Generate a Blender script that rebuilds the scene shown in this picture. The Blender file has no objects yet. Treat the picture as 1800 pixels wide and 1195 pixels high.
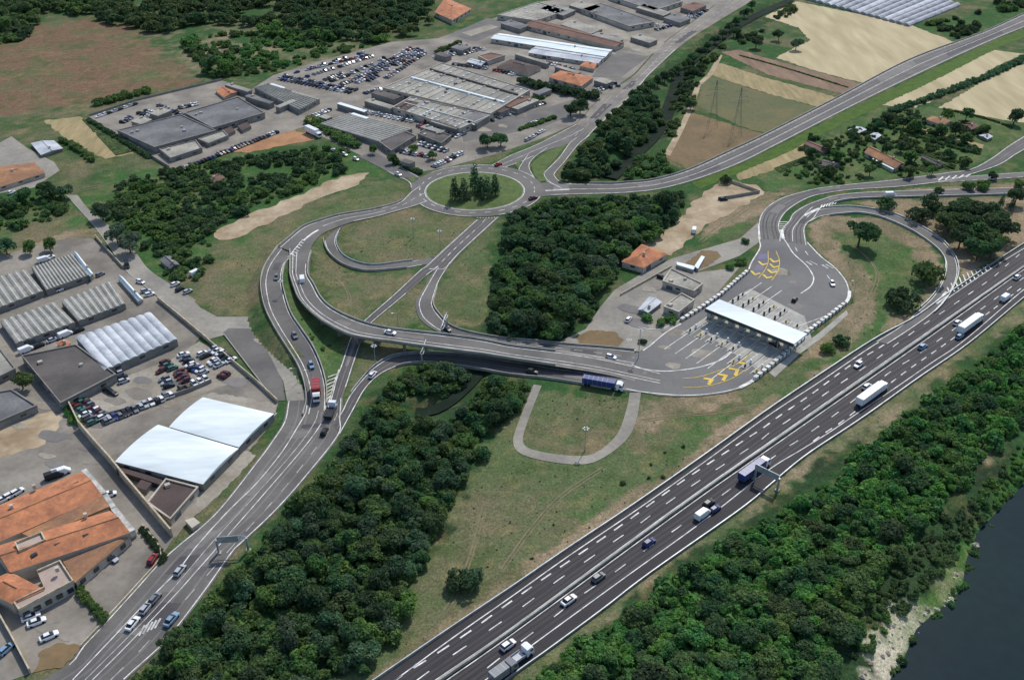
import bpy, bmesh, math, random
import numpy as np
from mathutils import Vector
from mathutils.geometry import tessellate_polygon

random.seed(7)
R = math.radians
sc = bpy.context.scene
COL = sc.collection

# ---------------------------------------------------------------- camera, sky, sun, exposure
CAM_H, PITCH, HFOV = 190.0, R(32.0), R(55.0)
cam = bpy.data.cameras.new('camera')
cam_o = bpy.data.objects.new('camera', cam)
COL.objects.link(cam_o)
cam_o.location = (0, 0, CAM_H)
cam_o.rotation_euler = (R(90) - PITCH, 0, 0)
cam.sensor_fit = 'HORIZONTAL'
cam.angle = HFOV
cam.clip_start, cam.clip_end = 1.0, 20000.0
sc.camera = cam_o

SUN_ELEV = R(50)
SUN_AZ = math.atan2(0.389, 0.921)          # from +Y (away from the viewer) towards +X
world = bpy.data.worlds.new('World')
sc.world = world
world.use_nodes = True
wn = world.node_tree
sky = wn.nodes.new('ShaderNodeTexSky')
sky.sky_type = 'NISHITA'
sky.sun_disc = False
sky.sun_elevation = SUN_ELEV
sky.sun_rotation = SUN_AZ
bg = wn.nodes['Background']
bg.inputs['Strength'].default_value = 0.15
wn.links.new(sky.outputs[0], bg.inputs['Color'])
sun = bpy.data.lights.new('sun', 'SUN')
sun.energy = 3.2
sun.angle = R(0.5)
sun.color = (1.0, 0.95, 0.87)
sun_o = bpy.data.objects.new('sun', sun)
COL.objects.link(sun_o)
sun_o.location = (0, 300, 400)
sdir = Vector((-math.sin(SUN_AZ) * math.cos(SUN_ELEV), -math.cos(SUN_AZ) * math.cos(SUN_ELEV), -math.sin(SUN_ELEV)))
sun_o.rotation_euler = sdir.to_track_quat('-Z', 'Y').to_euler()
sc.view_settings.view_transform = 'Standard'
sc.view_settings.look = 'None'
sc.view_settings.exposure = 0.1
sc.view_settings.gamma = 1.0

# ---------------------------------------------------------------- helpers: survey points, meshes, tags
FPX = 900.0 / math.tan(HFOV / 2)
S_, C_ = math.sin(PITCH), math.cos(PITCH)


def P(x, y, z=0.0):
    """Plan position of a surveyed image point that lies at height z."""
    u, v = (x - 900.0) / FPX, -(y - 597.5) / FPX
    t = (z - CAM_H) / (-S_ + v * C_)
    return (u * t, (C_ + v * S_) * t, z)


def PP(pts, z=0.0):
    return [P(p[0], p[1], p[2] if len(p) > 2 else z) for p in pts]


def tag(o, label=None, cat=None, group=None, kind=None):
    if label: o['label'] = label
    if cat: o['category'] = cat
    if group: o['group'] = group
    if kind: o['kind'] = kind
    return o


def empty(name, loc, label, cat, group=None, rz=0.0):
    o = bpy.data.objects.new(name, None)
    COL.objects.link(o)
    o.location = loc
    o.rotation_euler = (0, 0, rz)
    return tag(o, label, cat, group)


class MB:
    def __init__(s):
        s.v, s.f, s.m = [], [], []

    def add(s, vs, fs, mi=0):
        b = len(s.v)
        s.v += [tuple(p) for p in vs]
        s.f += [tuple(b + i for i in f) for f in fs]
        s.m += [mi] * len(fs)
        return s

    def box(s, c, d, rz=0.0, mi=0):
        ca, sa = math.cos(rz), math.sin(rz)
        vs = []
        for dz in (-.5, .5):
            for dx, dy in ((-.5, -.5), (.5, -.5), (.5, .5), (-.5, .5)):
                x, y = dx * d[0], dy * d[1]
                vs.append((c[0] + x * ca - y * sa, c[1] + x * sa + y * ca, c[2] + dz * d[2]))
        return s.add(vs, [(3, 2, 1, 0), (4, 5, 6, 7), (0, 1, 5, 4), (1, 2, 6, 5), (2, 3, 7, 6), (3, 0, 4, 7)], mi)

    def prism(s, poly, z0, z1, mi=0, cap_bottom=True):
        n = len(poly)
        vs = [(p[0], p[1], z0) for p in poly] + [(p[0], p[1], z1) for p in poly]
        fs = [(i, (i + 1) % n, n + (i + 1) % n, n + i) for i in range(n)]
        tri = tessellate_polygon([[Vector((p[0], p[1], 0)) for p in poly]])
        for t in tri:
            a, b, c = (Vector(poly[i][:2]) for i in t)
            t = t if (b - a).cross(c - a) > 0 else t[::-1]
            fs.append(tuple(n + i for i in t))
            if cap_bottom: fs.append(tuple(t[::-1]))
        return s.add(vs, fs, mi)

    def tube(s, p, q, r, r2=None, n=6, mi=0):
        p, q = Vector(p), Vector(q)
        r2 = r if r2 is None else r2
        d = (q - p).normalized()
        a = d.orthogonal().normalized()
        b = d.cross(a)
        vs = []
        for c, rr in ((p, r), (q, r2)):
            vs += [c + (a * math.cos(6.2832 * k / n) + b * math.sin(6.2832 * k / n)) * rr for k in range(n)]
        fs = [(k, (k + 1) % n, n + (k + 1) % n, n + k) for k in range(n)]
        fs += [tuple(range(n))[::-1], tuple(range(n, 2 * n))]
        return s.add(vs, fs, mi)

    def build(s, name, mats, parent=None, smooth=False, origin=None, **tags):
        mats = mats if isinstance(mats, (list, tuple)) else [mats]
        if parent is not None:
            o0 = Vector(parent.location)
            if parent.parent: o0 = o0 + Vector(parent.parent.location)
        elif origin is not None:
            o0 = Vector(origin)
        else:
            o0 = Vector((0, 0, 0))
        me = bpy.data.meshes.new(name)
        me.from_pydata([(v[0] - o0.x, v[1] - o0.y, v[2] - o0.z) for v in s.v], [], s.f)
        for m in mats: me.materials.append(m)
        if len(mats) > 1: me.polygons.foreach_set('material_index', s.m)
        if smooth: me.polygons.foreach_set('use_smooth', [True] * len(s.f))
        me.update()
        o = bpy.data.objects.new(name, me)
        COL.objects.link(o)
        if parent is not None:
            o.parent = parent
        else:
            o.location = o0
        return tag(o, **tags)


def np_mesh(name, V, F, mat, attr=None):
    """fast mesh from arrays: V (n,3), F (m,4)"""
    me = bpy.data.meshes.new(name)
    k = F.shape[1]
    me.vertices.add(len(V)); me.vertices.foreach_set('co', np.ascontiguousarray(V, dtype=np.float32).ravel())
    me.loops.add(F.size); me.loops.foreach_set('vertex_index', np.ascontiguousarray(F, dtype=np.int32).ravel())
    me.polygons.add(len(F))
    me.polygons.foreach_set('loop_start', np.arange(0, F.size, k, dtype=np.int32))
    me.polygons.foreach_set('loop_total', np.full(len(F), k, dtype=np.int32))
    me.materials.append(mat)
    if attr is not None:
        a = me.attributes.new('cover', 'FLOAT_COLOR', 'POINT')
        a.data.foreach_set('color', np.ascontiguousarray(np.concatenate([attr, np.ones((len(V), 1))], 1), dtype=np.float32).ravel())
    me.update(calc_edges=True)
    o = bpy.data.objects.new(name, me)
    COL.objects.link(o)
    return o


# ---------------------------------------------------------------- materials
def lin(c):
    """0-255 paint-chart colour to a linear base colour"""
    f = lambda v: (v / 255 / 12.92) if v / 255 <= .04045 else ((v / 255 + .055) / 1.055) ** 2.4
    return tuple(f(v) for v in c)


def mat(name, c1, c2=None, scale=0.25, rough=0.85, fine=0.22, fscale=None, metal=0.0, spec=0.3, world_pos=False, stretch=None, streak=0.0):
    m = bpy.data.materials.new(name)
    m.use_nodes = True
    nt = m.node_tree
    N, L = nt.nodes, nt.links
    bs = N['Principled BSDF']
    bs.inputs['Roughness'].default_value = rough
    bs.inputs['Metallic'].default_value = metal
    bs.inputs['Specular IOR Level'].default_value = spec
    c2 = c2 or tuple(v * 0.8 for v in c1)
    if world_pos:
        src = N.new('ShaderNodeNewGeometry').outputs['Position']
    else:
        src = N.new('ShaderNodeTexCoord').outputs['Object']
    if stretch:
        mp = N.new('ShaderNodeMapping')
        mp.inputs['Rotation'].default_value = (0, 0, stretch[0])
        mp.inputs['Scale'].default_value = stretch[1]
        L.new(src, mp.inputs['Vector'])
        src = mp.outputs[0]
    n1 = N.new('ShaderNodeTexNoise')
    n1.inputs['Scale'].default_value = scale
    n1.inputs['Detail'].default_value = 5
    n1.inputs['Roughness'].default_value = 0.6
    L.new(src, n1.inputs['Vector'])
    mr = N.new('ShaderNodeMapRange')
    mr.inputs['From Min'].default_value = 0.36
    mr.inputs['From Max'].default_value = 0.64
    L.new(n1.outputs[0], mr.inputs['Value'])
    mx = N.new('ShaderNodeMix'); mx.data_type = 'RGBA'
    mx.inputs[6].default_value = (*c1, 1)
    mx.inputs[7].default_value = (*c2, 1)
    L.new(mr.outputs[0], mx.inputs[0])
    n2 = N.new('ShaderNodeTexNoise')
    n2.inputs['Scale'].default_value = fscale or 1.4
    n2.inputs['Detail'].default_value = 3
    L.new(src, n2.inputs['Vector'])
    m2 = N.new('ShaderNodeMapRange')
    m2.inputs['From Min'].default_value = 0.3
    m2.inputs['From Max'].default_value = 0.7
    m2.inputs['To Min'].default_value = 1 - fine
    m2.inputs['To Max'].default_value = 1 + fine
    L.new(n2.outputs[0], m2.inputs['Value'])
    mu = N.new('ShaderNodeMix'); mu.data_type = 'RGBA'; mu.blend_type = 'MULTIPLY'
    mu.inputs[0].default_value = 1.0
    L.new(mx.outputs[2], mu.inputs[6])
    L.new(m2.outputs[0], mu.inputs[7])
    L.new(mu.outputs[2], bs.inputs['Base Color'])
    return m


M = {}
M['asphalt'] = mat('asphalt', lin((107, 104, 100)), lin((88, 86, 84)), .06, .8, .08, .9)
M['asphalt_dark'] = mat('motorway_asphalt', lin((50, 47, 51)), lin((42, 40, 43)), .06, .75, .08, .8)
M['asphalt_old'] = mat('old_asphalt', lin((146, 139, 128)), lin((108, 103, 95)), .045, .9, .1, .6)
M['asphalt_pale'] = mat('pale_asphalt', lin((150, 145, 134)), lin((126, 122, 114)), .06, .9, .1, .6)
M['plaza'] = mat('plaza_asphalt', lin((112, 111, 108)), lin((92, 91, 92)), .025, .8, .06, .7)
M['gravel'] = mat('gravel', lin((158, 152, 140)), lin((126, 118, 104)), .07, .95, .12, .8)
M['dirt'] = mat('bare_dirt', lin((176, 160, 134)), lin((140, 122, 96)), .08, .95, .12, .5)
M['concrete'] = mat('concrete', lin((168, 166, 158)), lin((140, 138, 130)), .2, .85, .1, 1.2)
M['paint'] = mat('white_paint', lin((230, 230, 224)), lin((164, 164, 160)), .35, .6, .12, 2.5)
M['paint_worn'] = mat('worn_white_paint', lin((196, 196, 190)), lin((140, 140, 138)), .5, .7, .2, 2.0)
M['yellow'] = mat('yellow_paint', lin((214, 180, 44)), lin((176, 150, 50)), .6, .6, .15, 2.0)
M['blue_paint'] = mat('blue_lane_paint', lin((92, 90, 128)), lin((104, 102, 118)), .12, .7, .1, 1.0)
M['water'] = mat('river_water', lin((14, 34, 42)), lin((20, 44, 44)), .012, .04, .1, .3, spec=.1)
M['canal'] = mat('canal_water', lin((40, 50, 42)), lin((30, 40, 34)), .1, .7, .1, .5, spec=.02)
M['white_roof'] = mat('white_sheet_roof', lin((226, 234, 234)), lin((196, 206, 208)), .08, .6, .06, .5, stretch=(R(-20), (.25, 1, 1)))
M['grey_roof'] = mat('grey_roof', lin((118, 118, 118)), lin((88, 88, 90)), .06, .85, .14, .8)
M['dark_roof'] = mat('dark_roof', lin((100, 95, 91)), lin((74, 71, 69)), .06, .9, .08, .7)
M['brown_roof'] = mat('brown_roof', lin((88, 74, 70)), lin((72, 62, 60)), .12, .9, .1, .9)
M['rib_roof'] = mat('weathered_ribbed_roof', lin((148, 147, 141)), lin((122, 122, 116)), .1, .85, .2, .9)
M['rib_strip'] = mat('translucent_roof_strip', lin((180, 180, 170)), lin((158, 158, 148)), .4, .7, .1, 1.2)
M['rib_white'] = mat('pale_ribbed_roof', lin((196, 200, 204)), lin((156, 162, 168)), .12, .7, .12, .9)
M['mall_roof'] = mat('gravelled_flat_roof', lin((164, 160, 148)), lin((126, 124, 116)), .05, .9, .2, .5)
M['terracotta'] = mat('terracotta_tiles', lin((190, 126, 88)), lin((150, 100, 74)), .2, .85, .14, 1.0)
M['terracotta_old'] = mat('old_terracotta_tiles', lin((164, 120, 86)), lin((130, 98, 76)), .12, .9, .15, .9)
M['terracotta_brown'] = mat('brown_tiles', lin((124, 94, 80)), lin((100, 78, 70)), .12, .9, .12, .9)
M['terrace'] = mat('pinkish_terrace', lin((178, 160, 148)), lin((158, 142, 132)), .15, .85, .06, .9)
M['wall'] = mat('plaster_wall', lin((190, 182, 168)), lin((164, 156, 144)), .15, .9, .08, 1.0)
M['wall_grey'] = mat('grey_block_wall', lin((140, 136, 130)), lin((118, 116, 112)), .2, .9, .08, 1.0)
M['stone'] = mat('stone_wall', lin((196, 184, 160)), lin((158, 146, 124)), .4, .9, .2, 2.0)
M['window'] = mat('dark_window', (.02, .025, .03), (.03, .035, .045), .5, .15, .05, 2, spec=.6)
M['door'] = mat('door_metal', lin((92, 98, 104)), lin((76, 82, 88)), .5, .6, .05, 2)
M['steel'] = mat('galvanised_steel', lin((170, 174, 176)), lin((140, 146, 150)), .4, .45, .05, 2, metal=.3)
M['steel_dark'] = mat('dark_steel', lin((70, 74, 78)), lin((56, 60, 64)), .4, .5, .05, 2, metal=.3)
M['lamp'] = mat('lamp_white', lin((224, 228, 226)), None, .4, .4, .03, 2)
M['tyre'] = mat('tyre', (.012, .012, .013), None, 2, .9, .05, 4)
M['glass'] = mat('car_glass', (.012, .015, .02), None, 1, .08, .03, 2, spec=.6)
M['asphalt_track'] = mat('tyre_polished_asphalt', lin((56, 53, 56)), lin((48, 46, 49)), .05, .7, .08, .5)
M['asphalt_patch'] = mat('patched_asphalt', lin((84, 82, 83)), lin((72, 70, 72)), .1, .85, .08, .9)
M['asphalt_light'] = mat('bleached_asphalt', lin((124, 120, 116)), lin((106, 103, 101)), .06, .85, .08, .6)
M['film'] = mat('greenhouse_film', lin((158, 162, 170)), lin((110, 114, 122)), .12, .5, .2, .9)
M['pylon'] = mat('pylon_steel', lin((110, 112, 110)), None, .4, .6, .05, 2)
M['concrete_dark'] = mat('weathered_concrete', lin((138, 135, 127)), lin((112, 110, 104)), .2, .9, .12, 1.2)
M['dark_band'] = mat('dark_wall_band', lin((62, 62, 64)), None, .6, .7, .08, 2)
M['black'] = mat('black_paint', (.015, .015, .016), None, 1, .5, .05, 2)
M['rock'] = mat('bank_rock', lin((196, 186, 166)), lin((140, 130, 116)), .35, .95, .3, 1.2, world_pos=True)
M['bark'] = mat('bark', lin((86, 72, 58)), lin((60, 50, 42)), .8, .95, .2, 3)
M['sign_green'] = mat('sign_green', lin((30, 96, 62)), None, 1, .5, .03, 2)
M['wheat'] = mat('ripe_crop', lin((184, 170, 136)), lin((160, 148, 114)), .1, .95, .12, .4, stretch=(R(52), (1, .18, 1)))
M['plough'] = mat('ploughed_soil', lin((136, 112, 92)), lin((116, 96, 80)), .12, .95, .12, .5, stretch=(R(50), (1, .2, 1)))
M['stubble'] = mat('stubble_field', lin((158, 142, 104)), lin((132, 120, 86)), .15, .95, .15, .5, stretch=(R(50), (1, .2, 1)))
M['pasture'] = mat('green_pasture', lin((84, 92, 60)), lin((104, 98, 66)), .05, .95, .12, .5)
M['brownfield'] = mat('bare_brown_field', lin((122, 102, 74)), lin((102, 90, 64)), .05, .95, .12, .5)
M['lawn'] = mat('bright_lawn', lin((88, 104, 56)), lin((70, 88, 46)), .2, .95, .2, 1.0)
M['verge'] = mat('verge_grass', lin((72, 98, 26)), lin((58, 82, 24)), .2, .95, .2, 1.0)


def leafmat(name, c1, c2):
    m = mat(name, c1, c2, .16, .9, .35, .9, spec=.12, world_pos=True)
    nt = m.node_tree
    bs = nt.nodes['Principled BSDF']
    oi = nt.nodes.new('ShaderNodeObjectInfo')             # every tree has its own tone
    hv = nt.nodes.new('ShaderNodeHueSaturation')
    for sock, lo, hi in (('Hue', .472, .503), ('Saturation', .95, 1.2), ('Value', .75, 1.35)):
        mm = nt.nodes.new('ShaderNodeMapRange')
        mm.inputs['To Min'].default_value, mm.inputs['To Max'].default_value = lo, hi
        nt.links.new(oi.outputs['Random'], mm.inputs['Value'])
        nt.links.new(mm.outputs[0], hv.inputs[sock])
    nt.links.new(bs.inputs['Base Color'].links[0].from_socket, hv.inputs['Color'])
    nt.links.new(hv.outputs[0], bs.inputs['Base Color'])
    tr = nt.nodes.new('ShaderNodeBsdfTranslucent')        # thin leaves pass some light on
    nt.links.new(bs.inputs['Base Color'].links[0].from_socket, tr.inputs['Color'])
    ms = nt.nodes.new('ShaderNodeMixShader')
    ms.inputs[0].default_value = .45
    nt.links.new(bs.outputs[0], ms.inputs[1]); nt.links.new(tr.outputs[0], ms.inputs[2])
    nt.links.new(ms.outputs[0], nt.nodes['Material Output'].inputs['Surface'])
    return m


M['leaf_dark'] = leafmat('dark_foliage', lin((88, 112, 76)), lin((60, 88, 66)))
M['leaf_mid'] = leafmat('green_foliage', lin((104, 128, 78)), lin((72, 100, 68)))
M['leaf_bright'] = leafmat('bright_foliage', lin((104, 136, 82)), lin((76, 112, 76)))
M['leaf_blue'] = leafmat('bluish_foliage', lin((96, 120, 92)), lin((68, 96, 74)))
M['leaf_pine'] = leafmat('cypress_foliage', lin((76, 106, 84)), lin((54, 82, 64)))
M['leaf_grey'] = leafmat('silvery_foliage', lin((112, 132, 108)), lin((84, 104, 86)))

# ---------------------------------------------------------------- noise and polygons on arrays
def vnoise(x, y, seed):
    xi, yi = np.floor(x).astype(np.int64), np.floor(y).astype(np.int64)
    fx, fy = x - xi, y - yi
    fx, fy = fx * fx * (3 - 2 * fx), fy * fy * (3 - 2 * fy)

    def h(a, b):
        n = (a * 374761393 + b * 668265263 + seed * 974711) & 0x7fffffff
        n = ((n ^ (n >> 13)) * 1274126177) & 0x7fffffff
        n = n ^ (n >> 16)
        return (n & 0xffff) / 65535.0
    a, b, c, d = h(xi, yi), h(xi + 1, yi), h(xi, yi + 1), h(xi + 1, yi + 1)
    return (a * (1 - fx) + b * fx) * (1 - fy) + (c * (1 - fx) + d * fx) * fy


def fbm(x, y, s, seed, oc=4):
    o, a, t = 0, 1.0, 0
    for k in range(oc):
        o = o + a * vnoise(x / s, y / s, seed + k * 17)
        t += a; a *= .55; s *= .5
    return o / t


def pip(x, y, poly):
    inside = np.zeros(x.shape, bool)
    n = len(poly)
    for i in range(n):
        x1, y1 = poly[i][0], poly[i][1]
        x2, y2 = poly[(i + 1) % n][0], poly[(i + 1) % n][1]
        if y1 == y2: continue
        c = ((y1 > y) != (y2 > y)) & (x < (x2 - x1) * (y - y1) / (y2 - y1) + x1)
        inside ^= c
    return inside


def catmull(pts, n=8, closed=False):
    A = np.array(pts, float)
    k = len(A)
    out = []
    for i in range(k if closed else k - 1):
        if closed:
            p0, p1, p2, p3 = A[(i - 1) % k], A[i], A[(i + 1) % k], A[(i + 2) % k]
        else:
            p1, p2 = A[i], A[i + 1]
            p0 = A[i - 1] if i else 2 * p1 - p2
            p3 = A[i + 2] if i + 2 < k else 2 * p2 - p1
        for j in range(n):
            t = j / n
            out.append(.5 * (2 * p1 + (p2 - p0) * t + (2 * p0 - 5 * p1 + 4 * p2 - p3) * t * t + (3 * p1 - p0 - 3 * p2 + p3) * t ** 3))
    if not closed: out.append(A[-1])
    return np.array(out)


def resample(A, step):
    d = np.concatenate([[0], np.cumsum(np.linalg.norm(np.diff(A, axis=0), axis=1))])
    n = max(2, int(d[-1] / step) + 1)
    t = np.linspace(0, d[-1], n)
    return np.stack([np.interp(t, d, A[:, k]) for k in range(A.shape[1])], 1)

# ---------------------------------------------------------------- roads (surveyed edge pairs: left, right[, height])
ROADS = []


def ribbon(name, pairs, m, layer, label=None, n=8, emb=True):
    Ls = [P(*p[0], p[2] if len(p) > 2 else 0) for p in pairs]
    Rs = [P(*p[1], p[2] if len(p) > 2 else 0) for p in pairs]
    Ld, Rd = catmull(Ls, n), catmull(Rs, n)
    Ld[:, 2] += layer; Rd[:, 2] += layer
    mb = MB()
    k = len(Ld)
    vs = [tuple(p) for p in Ld] + [tuple(p) for p in (Ld * .5 + Rd * .5)] + [tuple(p) for p in Rd]
    fs = []
    for i in range(k - 1):
        for c in (0, 1):
            a, b, d, e = c * k + i, c * k + i + 1, (c + 1) * k + i + 1, (c + 1) * k + i
            q = [Vector(vs[j]) for j in (a, b, d, e)]
            up = (q[1] - q[0]).cross(q[3] - q[0]).z + (q[3] - q[2]).cross(q[1] - q[2]).z
            fs.append((a, b, d, e) if up > 0 else (e, d, b, a))
    mb.add(vs, fs)
    o = mb.build(name, m, kind='structure', label=label)
    ROADS.append((Ld, Rd, emb))
    return Ld, Rd


def sheet(name, pts, m, layer, z=0.0, ragged=0.0, label=None, seed=1, smooth=False):
    w = [P(p[0], p[1], z)[:2] for p in pts]
    if smooth:
        w = [tuple(p) for p in catmull(w, 6, True)]
    if ragged:
        rnd = random.Random(seed)
        o = []
        for i in range(len(w)):
            a, b = Vector(w[i]), Vector(w[(i + 1) % len(w)])
            k = max(1, int((b - a).length / (ragged * 2.5)))
            nn = Vector((-(b - a).y, (b - a).x)).normalized() if (b - a).length > 1e-6 else Vector((0, 0))
            for j in range(k):
                q = a.lerp(b, j / k) + nn * rnd.uniform(-ragged, ragged) * (1 if j else .3)
                o.append((q.x, q.y))
        w = o
    mb = MB()
    tri = tessellate_polygon([[Vector((p[0], p[1], 0)) for p in w]])
    fs = []
    for t in tri:
        a, b, c = (Vector(w[i]) for i in t)
        fs.append(t if (b - a).cross(c - a) > 0 else t[::-1])
    mb.add([(p[0], p[1], z + layer) for p in w], fs)
    mb.build(name, m, kind='structure', label=label)
    return w


ROADPOLY = []          # paved plan polygons kept clear of trees
PX_MOTORWAY_L = [(2060, 262), (1850, 400), (1800, 431), (1742, 468), (1664, 521), (1610, 560), (1541, 597), (1440, 663), (1350, 724), (1230, 810), (1101, 900), (1000, 967), (900, 1036), (800, 1103), (666, 1195), (560, 1268)]
PX_MOTORWAY_R = [(2060, 338), (1850, 484), (1800, 521), (1701, 603), (1614, 663), (1511, 736), (1413, 801), (1350, 853), (1299, 895), (1138, 1008), (1060, 1068), (958, 1143), (900, 1184), (780, 1275)]
_l = resample(catmull(PP(PX_MOTORWAY_L), 8), 6.0)
_r = resample(catmull(PP(PX_MOTORWAY_R), 8), 6.0)
_n = 90
_l = np.stack([np.interp(np.linspace(0, 1, _n), np.linspace(0, 1, len(_l)), _l[:, k]) for k in range(3)], 1)
_r = np.stack([np.interp(np.linspace(0, 1, _n), np.linspace(0, 1, len(_r)), _r[:, k]) for k in range(3)], 1)
mb = MB()
mb.add([(p[0], p[1], .12) for p in _l] + [(p[0], p[1], .12) for p in _r], [(i, _n + i, _n + i + 1, i + 1) for i in range(_n - 1)])
mb.build('motorway', M['asphalt_dark'], kind='structure', label='dark asphalt motorway')
ROADS.append((_l, _r, False))

ribbon('avenue', [((40, 1215), (205, 1215)), ((118, 1168), (222, 1195)), ((143, 1136), (276, 1146)), ((176, 1101), (301, 1121)), ((231, 1041), (362, 1041)), ((279, 988), (412, 970)), ((311, 959), (430, 952)), ((377, 902), (485, 900)), ((450, 811), (533, 847)), ((478, 773), (597, 766)), ((498, 741), (601, 735)), ((505, 705), (603, 700))], M['asphalt'], .12)
RA = ribbon('ramp_road', [((490, 435), (516, 450), 2.6), ((469, 467), (500, 465), 3.4), ((461, 492), (495, 492), 3.8), ((462, 517), (499, 517), 4), ((469, 546), (510, 551), 3.8), ((485, 578), (530, 582), 3.2), ((503, 607), (548, 609), 2.4), ((524, 640), (562, 640), 1.4), ((536, 670), (571, 672), .6), ((541, 703), (573, 700), .1), ((535, 730), (572, 722), 0)], M['asphalt'], .155)
RAB = ribbon('ramp_road', [((738, 326), (752, 356), 0), ((724, 336), (738, 360), 0), ((714, 346), (726, 364), 0), ((701, 357), (700, 371), .1), ((658, 369), (660, 382), .5), ((598, 379), (618, 391), 1.2), ((566, 388), (590, 401), 1.7), ((535, 399), (566, 412), 2.1), ((508, 420), (550, 430), 2.5), ((490, 435), (541, 452), 2.8)], M['asphalt'], .165)
RB = ribbon('ramp_road', [((512, 440), (545, 442), 2.70), ((512, 455), (541, 455), 3.00), ((512, 470), (539, 470), 3.10), ((512, 483), (540, 485), 3.20), ((519, 505), (549, 500), 3.68), ((528, 526), (562, 524), 4.16), ((549, 549), (580, 542), 4.64), ((576, 569), (610, 558), 4.96), ((612, 587), (639, 569), 5.20), ((643, 594), (666, 576), 5.20), ((688, 600), (695, 581), 5.12), ((779, 613), (779, 590), 4.80), ((850, 622), (850, 600), 4.16), ((900, 630), (900, 610), 3.36), ((1000, 645), (1000, 622), 2.00), ((1060, 655), (1060, 632), 0.70), ((1110, 666), (1110, 643), 0.05), ((1160, 676), (1160, 656), 0.0)], M['asphalt'], .175, emb=False)
ribbon('slip_road', [((600, 384), (622, 389), 1.2), ((578, 402), (603, 398), 1.3), ((572, 412), (593, 413), 1), ((570, 425), (590, 428), .7), ((580, 446), (601, 448), .4), ((606, 466), (626, 462), .2), ((641, 476), (658, 467), .1), ((676, 475), (701, 462), 0), ((716, 471), (739, 457), 0), ((765, 462), (772, 448), 0)], M['asphalt'], .13)
ribbon('link_road', [((836, 387), (878, 382)), ((784, 434), (812, 443)), ((746, 469), (784, 473)), ((738, 475), (762, 476)), ((690, 520), (708, 522)), ((638, 566), (651, 570)), ((620, 590), (640, 590)), ((613, 600), (636, 600)), ((600, 640), (622, 640)), ((591, 663), (611, 675)), ((580, 705), (602, 700)), ((566, 735), (602, 730))], M['asphalt'], .136)
ribbon('slip_road', [((768, 470), (792, 462)), ((762, 477), (786, 472)), ((746, 505), (772, 495)), ((733, 526), (762, 526)), ((731, 541), (761, 537)), ((741, 564), (769, 551)), ((776, 586), (792, 574)), ((827, 600), (827, 586)), ((884, 609), (884, 596)), ((950, 617), (950, 602)), ((1010, 625), (1010, 608)), ((1060, 634), (1062, 612)), ((1115, 645), (1115, 617))], M['asphalt'], .142)
ribbon('slip_road', [((1100, 662), (1100, 688)), ((1025, 654), (1025, 675)), ((960, 645), (960, 665)), ((900, 635), (900, 659)), ((830, 626), (830, 647)), ((754, 621), (756, 638)), ((696, 625), (714, 640)), ((661, 643), (689, 648)), ((636, 668), (666, 660)), ((613, 698), (643, 683)), ((600, 725), (623, 718)), ((585, 745), (598, 764))], M['asphalt'], .148)
ROADPOLY.append(sheet('toll_plaza', [(1085, 645), (1115, 622), (1130, 617), (1143, 608), (1158, 595), (1175, 582), (1197, 568), (1231, 548), (1269, 522), (1313, 479), (1318, 463), (1331, 443), (1336, 432), (1333, 410), (1375, 410), (1419, 425), (1443, 452), (1468, 470), (1487, 493), (1494, 517), (1487, 533), (1428, 577), (1396, 607), (1347, 649), (1330, 667), (1305, 683), (1272, 692), (1230, 697), (1188, 697.5), (1160, 696), (1133, 691), (1095, 687)], M['plaza'], .16))
ribbon('ramp_road', [((1334, 422), (1377, 421)), ((1333, 391), (1370, 397)), ((1343, 369), (1380, 376)), ((1370, 350), (1400, 360)), ((1405, 339), (1425, 347)), ((1440, 331), (1455, 340)), ((1499, 324), (1500, 334)), ((1576, 316), (1580, 329)), ((1664, 304), (1662, 319)), ((1706, 298), (1720, 303)), ((1742, 279), (1760, 289)), ((1777, 254), (1790, 270)), ((1830, 222), (1845, 240))], M['asphalt'], .166)
ribbon('slip_road', [((1640, 315), (1650, 322)), ((1730, 308), (1735, 317)), ((1850, 299), (1850, 309))], M['asphalt'], .16)
ribbon('ramp_road', [((1368, 424), (1419, 432)), ((1372, 405), (1415, 405)), ((1386, 389), (1420, 393)), ((1393, 376), (1432, 384)), ((1411, 364), (1442, 368)), ((1429, 356), (1456, 360)), ((1464, 345), (1475, 354)), ((1499, 340), (1505, 350)), ((1551, 337), (1551, 348)), ((1676, 333), (1676, 345)), ((1850, 328), (1850, 340))], M['asphalt'], .172)
ribbon('loop_ramp_road', [((1418, 382), (1424, 390)), ((1436, 370), (1443, 381)), ((1476, 365), (1476, 377)), ((1511, 366), (1511, 375)), ((1563, 375), (1551, 383)), ((1606, 393), (1601, 405)), ((1651, 420), (1639, 430)), ((1674, 446), (1659, 451)), ((1683, 471), (1663, 471)), ((1679, 496), (1655, 498)), ((1662, 526), (1640, 522)), ((1640, 550), (1615, 546)), ((1606, 575), (1580, 576)), ((1560, 605), (1540, 601))], M['asphalt'], .178)
ribbon('main_road', [((940, 322), (945, 347)), ((975, 322), (960, 345)), ((1000, 323), (1000, 343)), ((1073, 324), (1073, 341)), ((1101, 322), (1110, 339)), ((1151, 317), (1160, 333)), ((1212, 299), (1225, 316)), ((1280, 268), (1300, 288)), ((1350, 235), (1370, 253)), ((1475, 171), (1495, 189)), ((1601, 105), (1625, 126)), ((1727, 58), (1745, 71)), ((1800, 25), (1830, 37)), ((1880, -10), (1910, 5))], M['asphalt'], .13)
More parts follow.
